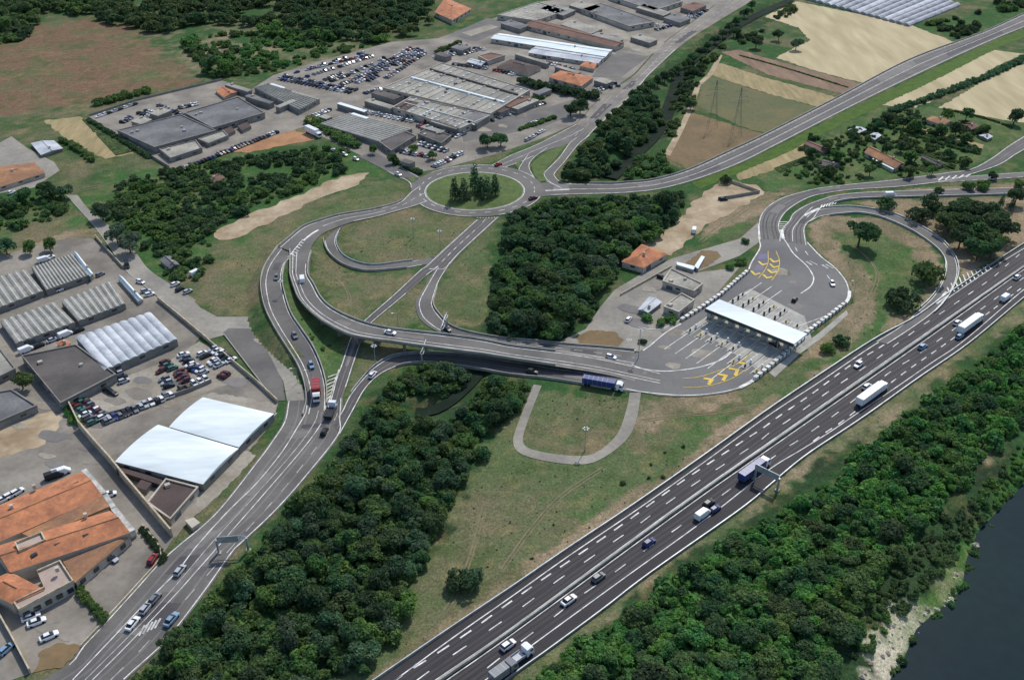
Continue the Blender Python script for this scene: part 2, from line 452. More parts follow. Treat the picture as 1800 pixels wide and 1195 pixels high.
ribbon('avenue', [((985, 240), (1030, 245)), ((1013, 218), (1051, 223)), ((1056, 173), (1106, 173)), ((1090, 150), (1126, 150)), ((1118, 130), (1147, 126)), ((1166, 78), (1203, 76)), ((1226, 33), (1262, 38)), ((1259, 8), (1312, 8)), ((1290, -20), (1345, -15))], M['asphalt_old'], .136)
ribbon('avenue_branch', [((860, 293), (868, 301)), ((888, 278), (900, 291)), ((900, 272), (922, 283)), ((944, 254), (960, 266)), ((990, 230), (1010, 250)), ((1013, 218), (1040, 235))], M['asphalt'], .142)
ribbon('avenue_branch', [((927, 272), (963, 260)), ((918, 286), (938, 279)), ((911, 299), (931, 295)), ((918, 312), (945, 320))], M['asphalt'], .148)
ribbon('avenue_branch', [((1012, 243), (1038, 238)), ((1000, 253), (1018, 254)), ((982, 278), (993, 285)), ((957, 303), (976, 305)), ((956, 309), (977, 312)), ((963, 319), (988, 321)), ((985, 332), (1018, 325))], M['asphalt'], .154)
ribbon('service_road', [((116, 343), (136, 343)), ((148, 378), (157, 369)), ((173, 408), (190, 395)), ((200, 446), (236, 441)), ((221, 476), (261, 473)), ((265, 512), (300, 500)), ((320, 548), (345, 528))], M['asphalt_pale'], .10)
ROADPOLY.append(sheet('service_road', [(258, 505), (320, 508), (352, 541), (382, 557), (450, 557), (468, 562), (480, 578), (500, 604), (520, 636), (536, 670), (545, 703), (505, 706), (498, 670), (478, 635), (460, 600), (442, 580), (404, 578), (392, 590), (362, 598), (320, 560)], M['asphalt_pale'], .106))
ROADPOLY.append(sheet('parking_apron', [(392, 585), (402, 577), (440, 578), (462, 602), (480, 636), (497, 670), (501, 704), (488, 705), (444, 652), (412, 610)], M['asphalt'], .112))
ribbon('roundabout_exit', [((630, 276), (655, 266)), ((668, 295), (690, 284)), ((690, 308), (712, 297)), ((716, 320), (738, 312)), ((722, 332), (745, 325))], M['asphalt'], .124)
# loop path beside the toll ramp
ribbon('loop_path', [((938, 676), (952, 678)), ((912, 740), (928, 740)), ((902, 776), (919, 773)), ((915, 797), (931, 788)), ((963, 811), (975, 798)), ((1025, 816), (1025, 801)), ((1063, 803), (1055, 791)), ((1101, 773), (1086, 761)), ((1118, 740), (1101, 720)), ((1127, 690), (1107, 690))], M['asphalt_pale'], .09)
# roundabout ring
_a, _b = P(722, 337), P(955, 337)
_c, _d = P(836, 290), P(836, 382)
RCX, RCY = (_a[0] + _b[0]) / 2, (_c[1] + _d[1]) / 2
RXO, RYO = (_b[0] - _a[0]) / 2, (_c[1] - _d[1]) / 2
_a, _b, _c, _d = P(748, 337), P(921, 337), P(836, 304), P(836, 370)
ICX, ICY, RXI, RYI = (_a[0] + _b[0]) / 2, (_c[1] + _d[1]) / 2, (_b[0] - _a[0]) / 2, (_c[1] - _d[1]) / 2


def ell(cx, cy, rx, ry, n=96):
    return [(cx + rx * math.cos(6.28318 * k / n), cy + ry * math.sin(6.28318 * k / n)) for k in range(n)]


mb = MB()
eo, ei = ell(RCX, RCY, RXO, RYO), ell(ICX, ICY, RXI - .2, RYI - .2)
mb.add([(p[0], p[1], .19) for p in eo] + [(p[0], p[1], .19) for p in ei], [(i, (i + 1) % 96, 96 + (i + 1) % 96, 96 + i) for i in range(96)])
mb.build('roundabout_road', M['asphalt'], kind='structure')
ROADPOLY.append(eo)
mb = MB()
mb.prism(ell(ICX, ICY, RXI, RYI), .0, .33)
mb.build('roundabout_kerb', M['concrete'], kind='structure')
# the lawn rises gently to the middle
mb = MB()
vs = [(ICX, ICY, 1.2)]
for k in range(1, 9):
    vs += [(ICX + (RXI - .35) * k / 8 * math.cos(6.28318 * a / 48), ICY + (RYI - .35) * k / 8 * math.sin(6.28318 * a / 48), .34 + .86 * (1 - (k / 8) ** 2)) for a in range(48)]
fs = [(0, 1 + a, 1 + (a + 1) % 48) for a in range(48)]
for k in range(7):
    fs += [(1 + k * 48 + a, 1 + (k + 1) * 48 + a, 1 + (k + 1) * 48 + (a + 1) % 48, 1 + k * 48 + (a + 1) % 48) for a in range(48)]
mb.add(vs, fs)
mb.build('roundabout_lawn', M['lawn'], kind='structure', smooth=True)
for pts in ([(905, 290), (930, 272), (917, 282), (911, 298)], [(934, 292), (940, 283), (962, 267), (997, 254), (985, 268), (960, 298), (955, 308), (962, 318), (950, 321), (938, 308)], [(712, 312), (738, 313), (727, 321), (722, 321)]):
    sheet('traffic_island', pts, M['lawn'], .30)
    w = PP(pts)
    MB().prism([(p[0], p[1]) for p in w], .05, .294).build('island_kerb', M['concrete'], kind='structure')

# ---------------------------------------------------------------- yards, car parks and fields (plan sheets)
YARD = lambda pts, m, layer, **k: ROADPOLY.append(sheet('paved_yard', pts, M[m], layer, **k))
# left industrial estate
YARD([(-80, 470), (120, 418), (165, 420), (190, 443), (222, 478), (262, 512), (325, 560), (352, 592), (300, 660), (200, 720), (120, 745), (90, 690), (40, 640), (-80, 560)], 'asphalt_old', .06)
YARD([(110, 712), (205, 668), (300, 632), (350, 600), (392, 625), (440, 662), (330, 700), (200, 745), (140, 752)], 'gravel', .068)
YARD([(138, 752), (240, 728), (345, 690), (440, 664), (489, 708), (480, 742), (440, 790), (380, 850), (310, 944), (305, 945), (200, 818)], 'asphalt_old', .064)
YARD([(-80, 560), (40, 640), (95, 700), (140, 755), (196, 816), (254, 886), (305, 945), (278, 988), (231, 1041), (176, 1101), (143, 1136), (55, 1183), (20, 1195), (-150, 1240), (-150, 700)], 'asphalt_old', .056)
sheet('bare_ground', [(-60, 770), (40, 740), (95, 720), (110, 735), (80, 780), (20, 800), (-60, 830)], M['dirt'], .075, ragged=.8)
sheet('bare_ground', [(330, 700), (372, 690), (440, 700), (488, 712), (478, 742), (440, 790), (425, 780), (488, 726)], M['gravel'], .078, ragged=.5)
sheet('bare_ground', [(305, 940), (360, 858), (425, 790), (450, 800), (400, 856), (330, 920)], M['gravel'], .08, ragged=.4)
sheet('planted_bed', [(68, 1147), (100, 1130), (135, 1132), (143, 1138), (112, 1172), (57, 1182), (68, 1165)], M['brownfield'], .1, ragged=.3)
# grey warehouse block
YARD([(155, 206), (240, 178), (390, 142), (440, 158), (545, 212), (540, 222), (480, 240), (400, 268), (320, 300), (300, 296)], 'asphalt_old', .06)
# far market complex
YARD([(430, 165), (480, 133), (560, 108), (690, 74), (770, 68), (880, 28), (940, 5), (1050, -10), (1300, -12), (1255, 10), (1160, 80), (1115, 130), (1052, 175), (1012, 218), (950, 245), (860, 275), (780, 296), (720, 305), (690, 300), (610, 262), (555, 235), (545, 212), (470, 185)], 'asphalt_old', .062)
YARD([(810, 232), (905, 200), (960, 190), (1040, 165), (1000, 205), (960, 222), (870, 240), (815, 250)], 'asphalt', .07)
YARD([(486, 134), (560, 110), (690, 76), (765, 72), (760, 84), (700, 130), (640, 168), (610, 166)], 'asphalt_old', .07)
sheet('sports_ground', [(788, 62), (858, 32), (900, 46), (838, 74)], M['asphalt'], .08)
sheet('sports_pitch', [(812, 58), (862, 43), (876, 48), (828, 64)], M['gravel'], .09)
sheet('bare_ground', [(985, 50), (1060, 45), (1120, 60), (1180, 80), (1140, 98), (1090, 80)], M['gravel'], .09, ragged=1)
YARD([(1050, 122), (1080, 90), (1140, 100), (1090, 138), (1040, 136)], 'asphalt', .082)
# toll side offices
YARD([(985, 600), (1030, 578), (1055, 540), (1080, 510), (1130, 480), (1180, 455), (1230, 440), (1300, 420), (1334, 390), (1336, 425), (1300, 450), (1220, 480), (1300, 470), (1232, 548), (1190, 572), (1160, 594), (1125, 618), (1060, 612), (1020, 606)], 'asphalt_pale', .06)
sheet('sandy_ground', [(1120, 432), (1180, 400), (1225, 350), (1265, 318), (1330, 325), (1345, 338), (1290, 372), (1240, 395), (1215, 420), (1180, 450)], M['dirt'], .07, ragged=1.2)
sheet('planted_bed', [(1010, 592), (1040, 580), (1080, 583), (1097, 598), (1088, 610), (1020, 604)], M['brownfield'], .09, ragged=.4)
sheet('planted_bed', [(1195, 470), (1235, 440), (1262, 442), (1268, 452), (1240, 470), (1205, 478)], M['brownfield'], .09, ragged=.4)
sheet('bare_ground', [(375, 410), (430, 380), (520, 345), (600, 310), (650, 304), (632, 325), (560, 350), (480, 388), (420, 417), (385, 422)], M['dirt'], .04, ragged=1.5)
sheet('yard_track', [(-20, 262), (20, 240), (50, 262), (95, 285), (105, 300), (60, 330), (-30, 345)], M['asphalt_pale'], .05)
sheet('bare_ground', [(405, 268), (450, 242), (510, 228), (548, 236), (556, 246), (490, 258), (440, 268)], mat('red_earth', lin((170, 128, 92)), lin((146, 108, 78)), .1, .95), .05, ragged=1)
sheet('pale_path', [(1352, 655), (1400, 614), (1440, 585), (1488, 545), (1491, 553), (1446, 593), (1406, 622), (1362, 663)], M['concrete'], .05)
# fields on the right
FLD = lambda pts, m, layer=.03, **k: sheet('crop_field', pts, M[m], layer, ragged=.9, seed=len(pts) + int(pts[0][0]), **k)
FLD([(1345, 30), (1400, 3), (1600, 44), (1682, 76), (1600, 114), (1530, 150), (1440, 127), (1365, 102), (1385, 90), (1424, 72), (1405, 50)], 'wheat')
FLD([(1268, 92), (1300, 88), (1350, 103), (1440, 128), (1528, 151), (1492, 168), (1350, 132)], 'plough')
FLD([(1262, 110), (1350, 138), (1478, 174), (1446, 190), (1350, 165), (1252, 133)], 'stubble')
FLD([(1236, 138), (1250, 135), (1350, 165), (1444, 192), (1352, 237), (1300, 222), (1225, 186)], 'pasture')
FLD([(1212, 196), (1300, 224), (1352, 238), (1210, 298), (1168, 275), (1190, 235)], 'brownfield')
FLD([(1545, 184), (1680, 118), (1745, 88), (1800, 95), (1762, 112), (1640, 178), (1600, 192)], 'wheat')
FLD([(1650, 190), (1750, 130), (1840, 100), (1900, 170), (1800, 216), (1770, 212)], 'wheat')
FLD([(1290, 300), (1350, 268), (1420, 250), (1455, 258), (1400, 285), (1340, 305), (1300, 318)], 'stubble', .03)
FLD([(1585, 222), (1600, 218), (1730, 255), (1725, 262)], 'stubble', .035)
FLD([(78, 212), (140, 205), (170, 225), (235, 270), (185, 280), (110, 240)], 'stubble', .03)
sheet('field_track', [(1264, 96), (1270, 98), (1252, 133), (1232, 150), (1224, 176), (1216, 196), (1200, 232), (1178, 274), (1166, 272), (1190, 231), (1206, 196), (1214, 176), (1222, 150), (1243, 132)], M['dirt'], .05)
sheet('mown_verge', [(1216, 322), (1300, 290), (1372, 255), (1497, 191), (1627, 128), (1747, 73), (1832, 38), (1850, 48), (1760, 82), (1640, 143), (1505, 207), (1380, 270), (1300, 304), (1230, 333)], M['verge'], .06, ragged=.6)

# stains, repairs and bleached areas on the yards
_rs = random.Random(11)
for cx_, cy_, wx_, wy_, n_ in ((250, 690, 90, 22, 9), (90, 780, 90, 70, 9), (60, 560, 110, 50, 8), (400, 760, 50, 60, 6), (230, 1040, 40, 40, 5), (100, 1100, 50, 20, 4), (330, 230, 120, 40, 8), (620, 160, 120, 40, 10), (880, 220, 100, 20, 7), (1000, 80, 100, 60, 10), (1120, 540, 90, 50, 7), (1380, 500, 60, 40, 5), (1180, 640, 70, 30, 5), (430, 640, 40, 50, 4)):
    for _k in range(n_):
        x_, y_ = cx_ + _rs.uniform(-wx_, wx_), cy_ + _rs.uniform(-wy_, wy_)
        s_ = _rs.uniform(6, 20) * (.5 + y_ / 1200)
        ph = _rs.uniform(0, 6)
        pts_ = [(x_ + s_ * 1.5 * math.cos(a * .7854) * _rs.uniform(.6, 1.1), y_ + s_ * .55 * math.sin(a * .7854 + .3) * _rs.uniform(.6, 1.1)) for a in range(8)]
        w_ = [np.array(P(*p)[:2]) for p in pts_]
        c_ = np.mean(w_, axis=0)
        if not any(pip(np.array([c_[0]]), np.array([c_[1]]), pl)[0] for pl in ROADPOLY): continue
        if all(any(pip(np.array([q[0]]), np.array([q[1]]), pl)[0] for pl in ROADPOLY) for q in w_):
            sheet('yard_stain', pts_, M[_rs.choice(['asphalt_light', 'asphalt_old', 'gravel', 'asphalt'])], .117 + .0006 * _k if y_ < 1e9 and not (1100 < x_ < 1500 and 400 < y_ < 700) else .1625 + .0004 * _k, smooth=True)

# ---------------------------------------------------------------- natural ground: one sheet to the horizon, cover painted by land use
def gridlines(segs):
    out = []
    for a, b, s in segs:
        out += list(np.arange(a, b, s))
    return np.array(out)


gx = np.concatenate([[-9000, -4000, -2000, -1000, -700], np.arange(-520, 520, 1.5), [700, 1000, 2000, 4000, 9000]])
gy = np.concatenate([[-3000, -800, -200, 0, 60], gridlines([(100, 300, 1.1), (300, 480, 1.5), (480, 700, 2.2), (700, 960, 3.2)]), [1000, 1300, 2000, 4000, 12000]])
GX, GY = np.meshgrid(gx, gy)
nx, ny = len(gx), len(gy)
X, Y = GX.ravel(), GY.ravel()
near = (np.abs(X) < 560) & (Y > 90) & (Y < 1000)
n1, n2, n3 = fbm(X, Y, 26, 3), fbm(X, Y, 9, 11), fbm(X, Y, 3.2, 23, 2)
jx, jy = (fbm(X, Y, 12, 31) - .5), (fbm(X, Y, 12, 47) - .5)


def mixc(a, b, t):
    t = np.clip((t - .36) / .28, 0, 1)[:, None]
    return np.array(lin(a))[None] * (1 - t) + np.array(lin(b))[None] * t


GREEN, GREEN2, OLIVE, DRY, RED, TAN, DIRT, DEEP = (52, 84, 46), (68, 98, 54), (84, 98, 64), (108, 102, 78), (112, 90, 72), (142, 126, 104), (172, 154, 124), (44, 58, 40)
cov = mixc(GREEN, DRY, n1 * .55 + n2 * .45 - .07)
COVER = [
    # (image outline, two ground colours, mix bias, edge jitter in metres)
    ([(-40, 75), (60, 44), (140, 34), (220, 42), (290, 68), (312, 98), (342, 122), (352, 143), (300, 158), (180, 180), (90, 200), (-60, 214)], RED, OLIVE, -.1, 5),
    ([(250, 60), (330, 20), (520, 60), (760, 70), (700, 80), (560, 110), (450, 150), (350, 140)], TAN, GREEN, .06, 16),
    ([(-60, 210), (160, 180), (390, 140), (350, 150), (200, 195), (150, 206), (60, 222), (-60, 240)], DRY, GREEN, 0, 6),
    ([(-60, 340), (60, 330), (150, 350), (200, 300), (300, 300), (420, 270), (620, 260), (690, 305), (600, 320), (430, 385), (380, 420), (350, 480), (280, 490), (170, 400), (60, 420), (-60, 430)], GREEN, GREEN2, 0, 8),
    ([(180, 330), (300, 310), (420, 330), (330, 390), (240, 400)], GREEN2, DRY, 0, 12),
    ([(-60, 400), (110, 345), (190, 412), (160, 420), (-60, 485)], DRY, GREEN2, 0, 6),
    ([(-60, 470), (120, 405), (165, 400), (170, 418), (-60, 488)], TAN, DRY, 0, 3),
    ([(390, 465), (480, 392), (570, 350), (700, 310), (730, 335), (690, 362), (560, 395), (492, 436), (462, 490), (468, 552), (400, 556), (350, 520), (372, 450)], OLIVE, DRY, .02, 8),
    ([(400, 430), (470, 398), (500, 420), (462, 470), (440, 540), (380, 530)], GREEN2, DRY, .0, 10),
    ([(590, 420), (640, 380), (730, 365), (840, 388), (770, 450), (680, 466), (610, 455)], OLIVE, DRY, .03, 5),
    ([(545, 440), (575, 450), (640, 480), (730, 478), (640, 565), (580, 540), (545, 490)], OLIVE, DRY, .04, 5),
    ([(590, 455), (660, 480), (740, 470), (700, 490), (600, 480)], GREEN, OLIVE, 0, 3),
    ([(800, 460), (880, 395), (905, 400), (870, 500), (860, 580), (800, 570), (768, 540)], DRY, OLIVE, 0, 6),
    ([(690, 530), (760, 475), (735, 530), (770, 580), (700, 575), (650, 575)], OLIVE, DRY, -.02, 4),
    ([(500, 490), (530, 540), (610, 598), (590, 665), (560, 640), (510, 540)], OLIVE, GREEN2, 0, 3),
    ([(640, 610), (720, 612), (660, 640), (620, 690), (612, 660)], OLIVE, DRY, 0, 3),
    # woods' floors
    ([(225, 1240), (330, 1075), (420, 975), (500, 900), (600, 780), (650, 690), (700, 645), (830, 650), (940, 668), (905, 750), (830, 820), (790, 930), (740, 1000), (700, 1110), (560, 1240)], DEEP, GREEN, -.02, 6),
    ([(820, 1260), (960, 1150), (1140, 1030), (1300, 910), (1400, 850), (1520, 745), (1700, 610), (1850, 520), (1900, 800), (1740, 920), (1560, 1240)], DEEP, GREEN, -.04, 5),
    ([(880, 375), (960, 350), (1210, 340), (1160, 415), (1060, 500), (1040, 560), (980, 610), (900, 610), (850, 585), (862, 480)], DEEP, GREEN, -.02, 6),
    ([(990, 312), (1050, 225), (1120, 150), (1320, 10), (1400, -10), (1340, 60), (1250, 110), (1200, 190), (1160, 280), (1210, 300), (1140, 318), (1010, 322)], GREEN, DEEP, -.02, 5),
    # the dry field between wood and motorway
    ([(520, 1240), (680, 1130), (715, 1060), (745, 985), (790, 930), (830, 830), (905, 730), (925, 690), (1130, 695), (1340, 672), (1480, 610), (1541, 590), (1350, 722), (1100, 898), (900, 1034), (560, 1262)], DRY, OLIVE, .03, 5),
    ([(1130, 800), (1260, 730), (1440, 650), (1300, 740), (1150, 850), (1000, 950), (980, 930)], GREEN2, OLIVE, .0, 14),
    ([(760, 1080), (850, 1010), (1000, 930), (900, 1020), (700, 1150)], OLIVE, DRY, .0, 8),
    ([(905, 740), (935, 690), (1100, 695), (1085, 760), (1040, 800), (940, 790)], OLIVE, DRY, .02, 6),
    ([(1100, 780), (1130, 700), (1340, 675), (1250, 715), (1160, 735), (1120, 790)], TAN, DRY, 0, 5),
    ([(1541, 600), (1350, 727), (1101, 903), (900, 1040), (666, 1198), (640, 1195), (880, 1020), (1090, 880), (1340, 705), (1520, 590)], TAN, DRY, 0, 2),
    ([(1850, 490), (1701, 605), (1511, 738), (1350, 855), (1138, 1010), (900, 1186), (930, 1200), (1150, 1022), (1365, 866), (1525, 750), (1720, 615), (1860, 520)], TAN, OLIVE, .05, 3),
    ([(1500, 790), (1570, 700), (1700, 612), (1660, 670), (1560, 760), (1480, 810)], OLIVE, TAN, 0, 8),
    # loop ramp
    ([(1420, 395), (1450, 380), (1550, 385), (1630, 430), (1658, 470), (1640, 520), (1590, 568), (1480, 630), (1390, 660), (1440, 590), (1497, 530), (1490, 490), (1440, 440)], TAN, DRY, 0, 3),
    ([(1465, 420), (1540, 405), (1600, 440), (1630, 490), (1600, 545), (1490, 615), (1540, 550), (1545, 500), (1500, 455), (1468, 440)], GREEN2, OLIVE, -.02, 5),
    ([(1430, 640), (1500, 600), (1560, 570), (1541, 596), (1380, 690), (1340, 690)], GREEN2, OLIVE, .02, 5),
    ([(1500, 352), (1850, 345), (1850, 405), (1740, 460), (1690, 500), (1684, 470), (1640, 410), (1560, 370)], TAN, DRY, -.05, 4),
    ([(1440, 345), (1560, 335), (1850, 318), (1850, 328), (1560, 340)], TAN, DRY, 0, 2),
    ([(1290, 420), (1345, 360), (1300, 370), (1240, 400), (1230, 425)], GREEN2, OLIVE, 0, 3),
    ([(1345, 335), (1380, 340), (1335, 380), (1270, 405), (1225, 420), (1250, 390)], DRY, TAN, 0, 3),
    ([(1350, 305), (1440, 250), (1545, 190), (1640, 190), (1800, 225), (1770, 255), (1700, 295), (1560, 312), (1440, 325), (1350, 335)], OLIVE, GREEN2, 0, 6),
    ([(1600, 45), (1700, 30), (1850, -20), (1850, 15), (1690, 75)], GREEN, GREEN2, -.05, 5),
    ([(790, 290), (870, 255), (960, 228), (1005, 222), (900, 268), (860, 290)], DRY, GREEN2, .05, 4),
    ([(1100, 560), (1150, 540), (1200, 560), (1160, 592), (1120, 580)], GREEN, GREEN2, 0, 3),
    ([(1200, 530), (1300, 460), (1330, 450), (1310, 480), (1232, 546)], GREEN, DRY, 0, 3),
    # river bank
    ([(1560, 1240), (1620, 1060), (1680, 950), (1745, 880), (1800, 800), (1850, 760), (1850, 850), (1730, 930), (1690, 1050), (1600, 1150), (1580, 1240)], (70, 112, 50), (58, 96, 46), 0, 4),
    ([(1500, 1240), (1520, 1140), (1560, 1070), (1600, 1040), (1650, 1060), (1600, 1130), (1580, 1240)], (196, 186, 164), (96, 116, 70), -.03, 5),
    ([(1610, 1050), (1690, 970), (1735, 905), (1748, 918), (1712, 975), (1650, 1060)], (186, 172, 140), (80, 108, 56), .08, 4),
    ([(1720, 800), (1770, 740), (1800, 735), (1770, 790), (1740, 815)], TAN, GREEN, 0, 3),
]
for pts, ca, cb, bias, jit in COVER:
    w = [P(p[0], p[1])[:2] for p in pts]
    xs, ys = [p[0] for p in w], [p[1] for p in w]
    idx = np.where((X > min(xs) - 20) & (X < max(xs) + 20) & (Y > min(ys) - 20) & (Y < max(ys) + 20))[0]
    if not len(idx): continue
    # soft, ragged edge: average several jittered membership tests
    acc = np.zeros(len(idx))
    for k, (sx, sy) in enumerate(((0, 0), (.7, .3), (-.6, .5), (.2, -.8))):
        px_ = X[idx] + (jx[idx] * 2 + (n3[idx] - .5) + sx * .22) * jit
        py_ = Y[idx] + (jy[idx] * 2 + (vnoise(X[idx] / 2.1, Y[idx] / 2.1, 77) - .5) + sy * .22) * jit
        acc += pip(px_, py_, w)
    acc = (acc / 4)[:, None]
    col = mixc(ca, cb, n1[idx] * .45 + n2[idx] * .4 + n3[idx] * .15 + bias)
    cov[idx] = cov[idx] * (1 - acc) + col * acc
# dry/bald flecks and tussocks
t = np.clip((fbm(X, Y, 5, 91, 3) - .60) / .12, 0, 1)[:, None] * .22
cov = cov * (1 - t) + np.array(lin((150, 128, 92)))[None] * t
t = np.clip((fbm(X, Y, 7, 133, 3) - .58) / .12, 0, 1)[:, None] * .4
cov = cov * (1 - t) + np.array(lin((58, 78, 40)))[None] * t

# heights: embankments below the ramps, the canal ditch, the river bed
Z = -.04 + (n2 - .5) * .05
pre = np.full(len(X), -.05)


def dist_poly(idx, pts, closed=False):
    best = np.full(len(idx), 1e9)
    seg = list(zip(pts[:-1], pts[1:])) + ([(pts[-1], pts[0])] if closed else [])
    for a, b in seg:
        a, b = np.array(a[:2]), np.array(b[:2])
        d = b - a
        L2 = max(d @ d, 1e-9)
        u = np.clip(((X[idx] - a[0]) * d[0] + (Y[idx] - a[1]) * d[1]) / L2, 0, 1)
        best = np.minimum(best, np.hypot(X[idx] - a[0] - u * d[0], Y[idx] - a[1] - u * d[1]))
    return best


for Ld, Rd, emb in ROADS:
    if not emb or Ld[:, 2].max() < .4: continue
    c = (Ld + Rd) / 2
    hw = np.linalg.norm(Ld - Rd, axis=1) / 2
    idx = np.where((X > c[:, 0].min() - 25) & (X < c[:, 0].max() + 25) & (Y > c[:, 1].min() - 25) & (Y < c[:, 1].max() + 25))[0]
    for i in range(len(c)):
        d = np.hypot(X[idx] - c[i, 0], Y[idx] - c[i, 1]) - hw[i] - .6
        h = c[i, 2] - .45 - np.maximum(d, 0) * .62
        pre[idx] = np.maximum(pre[idx], h)
Z = np.where(pre > .0, pre, Z)
RIVER = [(2080, 640), (1860, 815), (1800, 858), (1766, 893), (1724, 935), (1703, 988), (1697, 1038), (1664, 1066), (1616, 1108), (1592, 1166), (1571, 1195), (1555, 1240), (1560, 1330)]
rw = [P(p[0], p[1], -3)[:2] for p in RIVER]
bed = rw + [(700, 60), (900, 300)]
idx = np.where((X > 20) & (Y > 40) & (Y < 420) & near)[0]
ins = pip(X[idx] + jx[idx] * 5, Y[idx] + jy[idx] * 5, bed)
d = dist_poly(idx, rw)
Z[idx] = np.where(ins, -4.2, np.maximum(-4.0, np.where(d < 9, -3.3 + d * .37, Z[idx])))
idx = np.where((X > 100) & (Y < 420))[0]
CANAL = [(1390, 0), (1324, 30), (1277, 58), (1234, 93), (1201, 120), (1189, 151), (1181, 176), (1166, 211), (1146, 241), (1121, 266), (1093, 294), (1072, 312)]
cw = resample(catmull(PP(CANAL, -1.4), 6), 4)
idx = np.where((X > cw[:, 0].min() - 15) & (X < cw[:, 0].max() + 15) & (Y > cw[:, 1].min() - 15) & (Y < cw[:, 1].max() + 15))[0]
d = dist_poly(idx, [tuple(p) for p in cw])
Z[idx] = np.where(d < 9.5, np.minimum(Z[idx], -2.4 + np.maximum(d - 3.2, 0) * .42), Z[idx])
CREEK = [(842, 655), (815, 683), (785, 708), (755, 722), (730, 722)]
kw = resample(catmull(PP(CREEK, -.9), 6), 3)
idx = np.where((X > kw[:, 0].min() - 12) & (X < kw[:, 0].max() + 12) & (Y > kw[:, 1].min() - 12) & (Y < kw[:, 1].max() + 12))[0]
d = dist_poly(idx, [tuple(p) for p in kw])
Z[idx] = np.where(d < 6, np.minimum(Z[idx], -1.8 + np.maximum(d - 2, 0) * .5), Z[idx])
Z[~near] = np.where((X[~near] > 30) & (Y[~near] < 110), -4, -.06)
ii = np.arange(nx * ny).reshape(ny, nx)
F = np.stack([ii[:-1, :-1].ravel(), ii[:-1, 1:].ravel(), ii[1:, 1:].ravel(), ii[1:, :-1].ravel()], 1)
gm = bpy.data.materials.new('natural_ground')
gm.use_nodes = True
nt = gm.node_tree
at = nt.nodes.new('ShaderNodeAttribute'); at.attribute_name = 'cover'
tc = nt.nodes.new('ShaderNodeNewGeometry')
cur = at.outputs['Color']
for s_, lo in ((.35, .14), (1.1, .28), (2.6, .34), (6.0, .3)):
    nn = nt.nodes.new('ShaderNodeTexNoise')
    nn.inputs['Scale'].default_value = s_; nn.inputs['Detail'].default_value = 4
    nt.links.new(tc.outputs['Position'], nn.inputs['Vector'])
    mr = nt.nodes.new('ShaderNodeMapRange')
    mr.inputs['From Min'].default_value, mr.inputs['From Max'].default_value = .3, .7
    mr.inputs['To Min'].default_value, mr.inputs['To Max'].default_value = 1 - lo, 1 + lo
    nt.links.new(nn.outputs[0], mr.inputs['Value'])
    mu = nt.nodes.new('ShaderNodeMix'); mu.data_type = 'RGBA'; mu.blend_type = 'MULTIPLY'; mu.inputs[0].default_value = 1
    nt.links.new(cur, mu.inputs[6]); nt.links.new(mr.outputs[0], mu.inputs[7])
    cur = mu.outputs[2]
bs = nt.nodes['Principled BSDF']
nt.links.new(cur, bs.inputs['Base Color'])
bs.inputs['Roughness'].default_value = 1.0
bs.inputs['Specular IOR Level'].default_value = .1
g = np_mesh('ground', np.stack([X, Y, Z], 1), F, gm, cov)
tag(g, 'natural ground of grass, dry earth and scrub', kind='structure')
GRID_Z = Z.reshape(ny, nx)


def ground_z(x, y):
    i = int(np.clip(np.searchsorted(gx, x) - 1, 0, nx - 2)); j = int(np.clip(np.searchsorted(gy, y) - 1, 0, ny - 2))
    return float(GRID_Z[j:j + 2, i:i + 2].mean())


# water
mb = MB()
wl = [(p[0] - 4, p[1] + 4) for p in rw]
poly = wl + [(rw[-1][0], 40), (900, 40), (900, 300)]
tri = tessellate_polygon([[Vector((p[0], p[1], 0)) for p in poly]])
mb.add([(p[0], p[1], -3) for p in poly], [t if (Vector(poly[t[1]]) - Vector(poly[t[0]])).cross(Vector(poly[t[2]]) - Vector(poly[t[0]])) > 0 else t[::-1] for t in tri])
mb.build('river_water', M['water'], kind='structure', label='dark still river')


def cribbon(name, w, width, m, z):
    mb = MB()
    vs, fs = [], []
    for i in range(len(w)):
        d = w[min(i + 1, len(w) - 1)] - w[max(i - 1, 0)]
        n = np.array([-d[1], d[0]]); n = n / np.linalg.norm(n)
        vs += [(w[i][0] + n[0] * width / 2, w[i][1] + n[1] * width / 2, z), (w[i][0] - n[0] * width / 2, w[i][1] - n[1] * width / 2, z)]
    fs = [(2 * i, 2 * i + 1, 2 * i + 3, 2 * i + 2) for i in range(len(w) - 1)]
    mb.add(vs, fs)
    return mb.build(name, m, kind='structure')


cribbon('canal_water', cw, 8.0, M['canal'], -1.5)
cribbon('creek_water', kw, 4.5, M['canal'], -1.1)

# ---------------------------------------------------------------- painted markings
PAINT, WORN, YEL = MB(), MB(), MB()


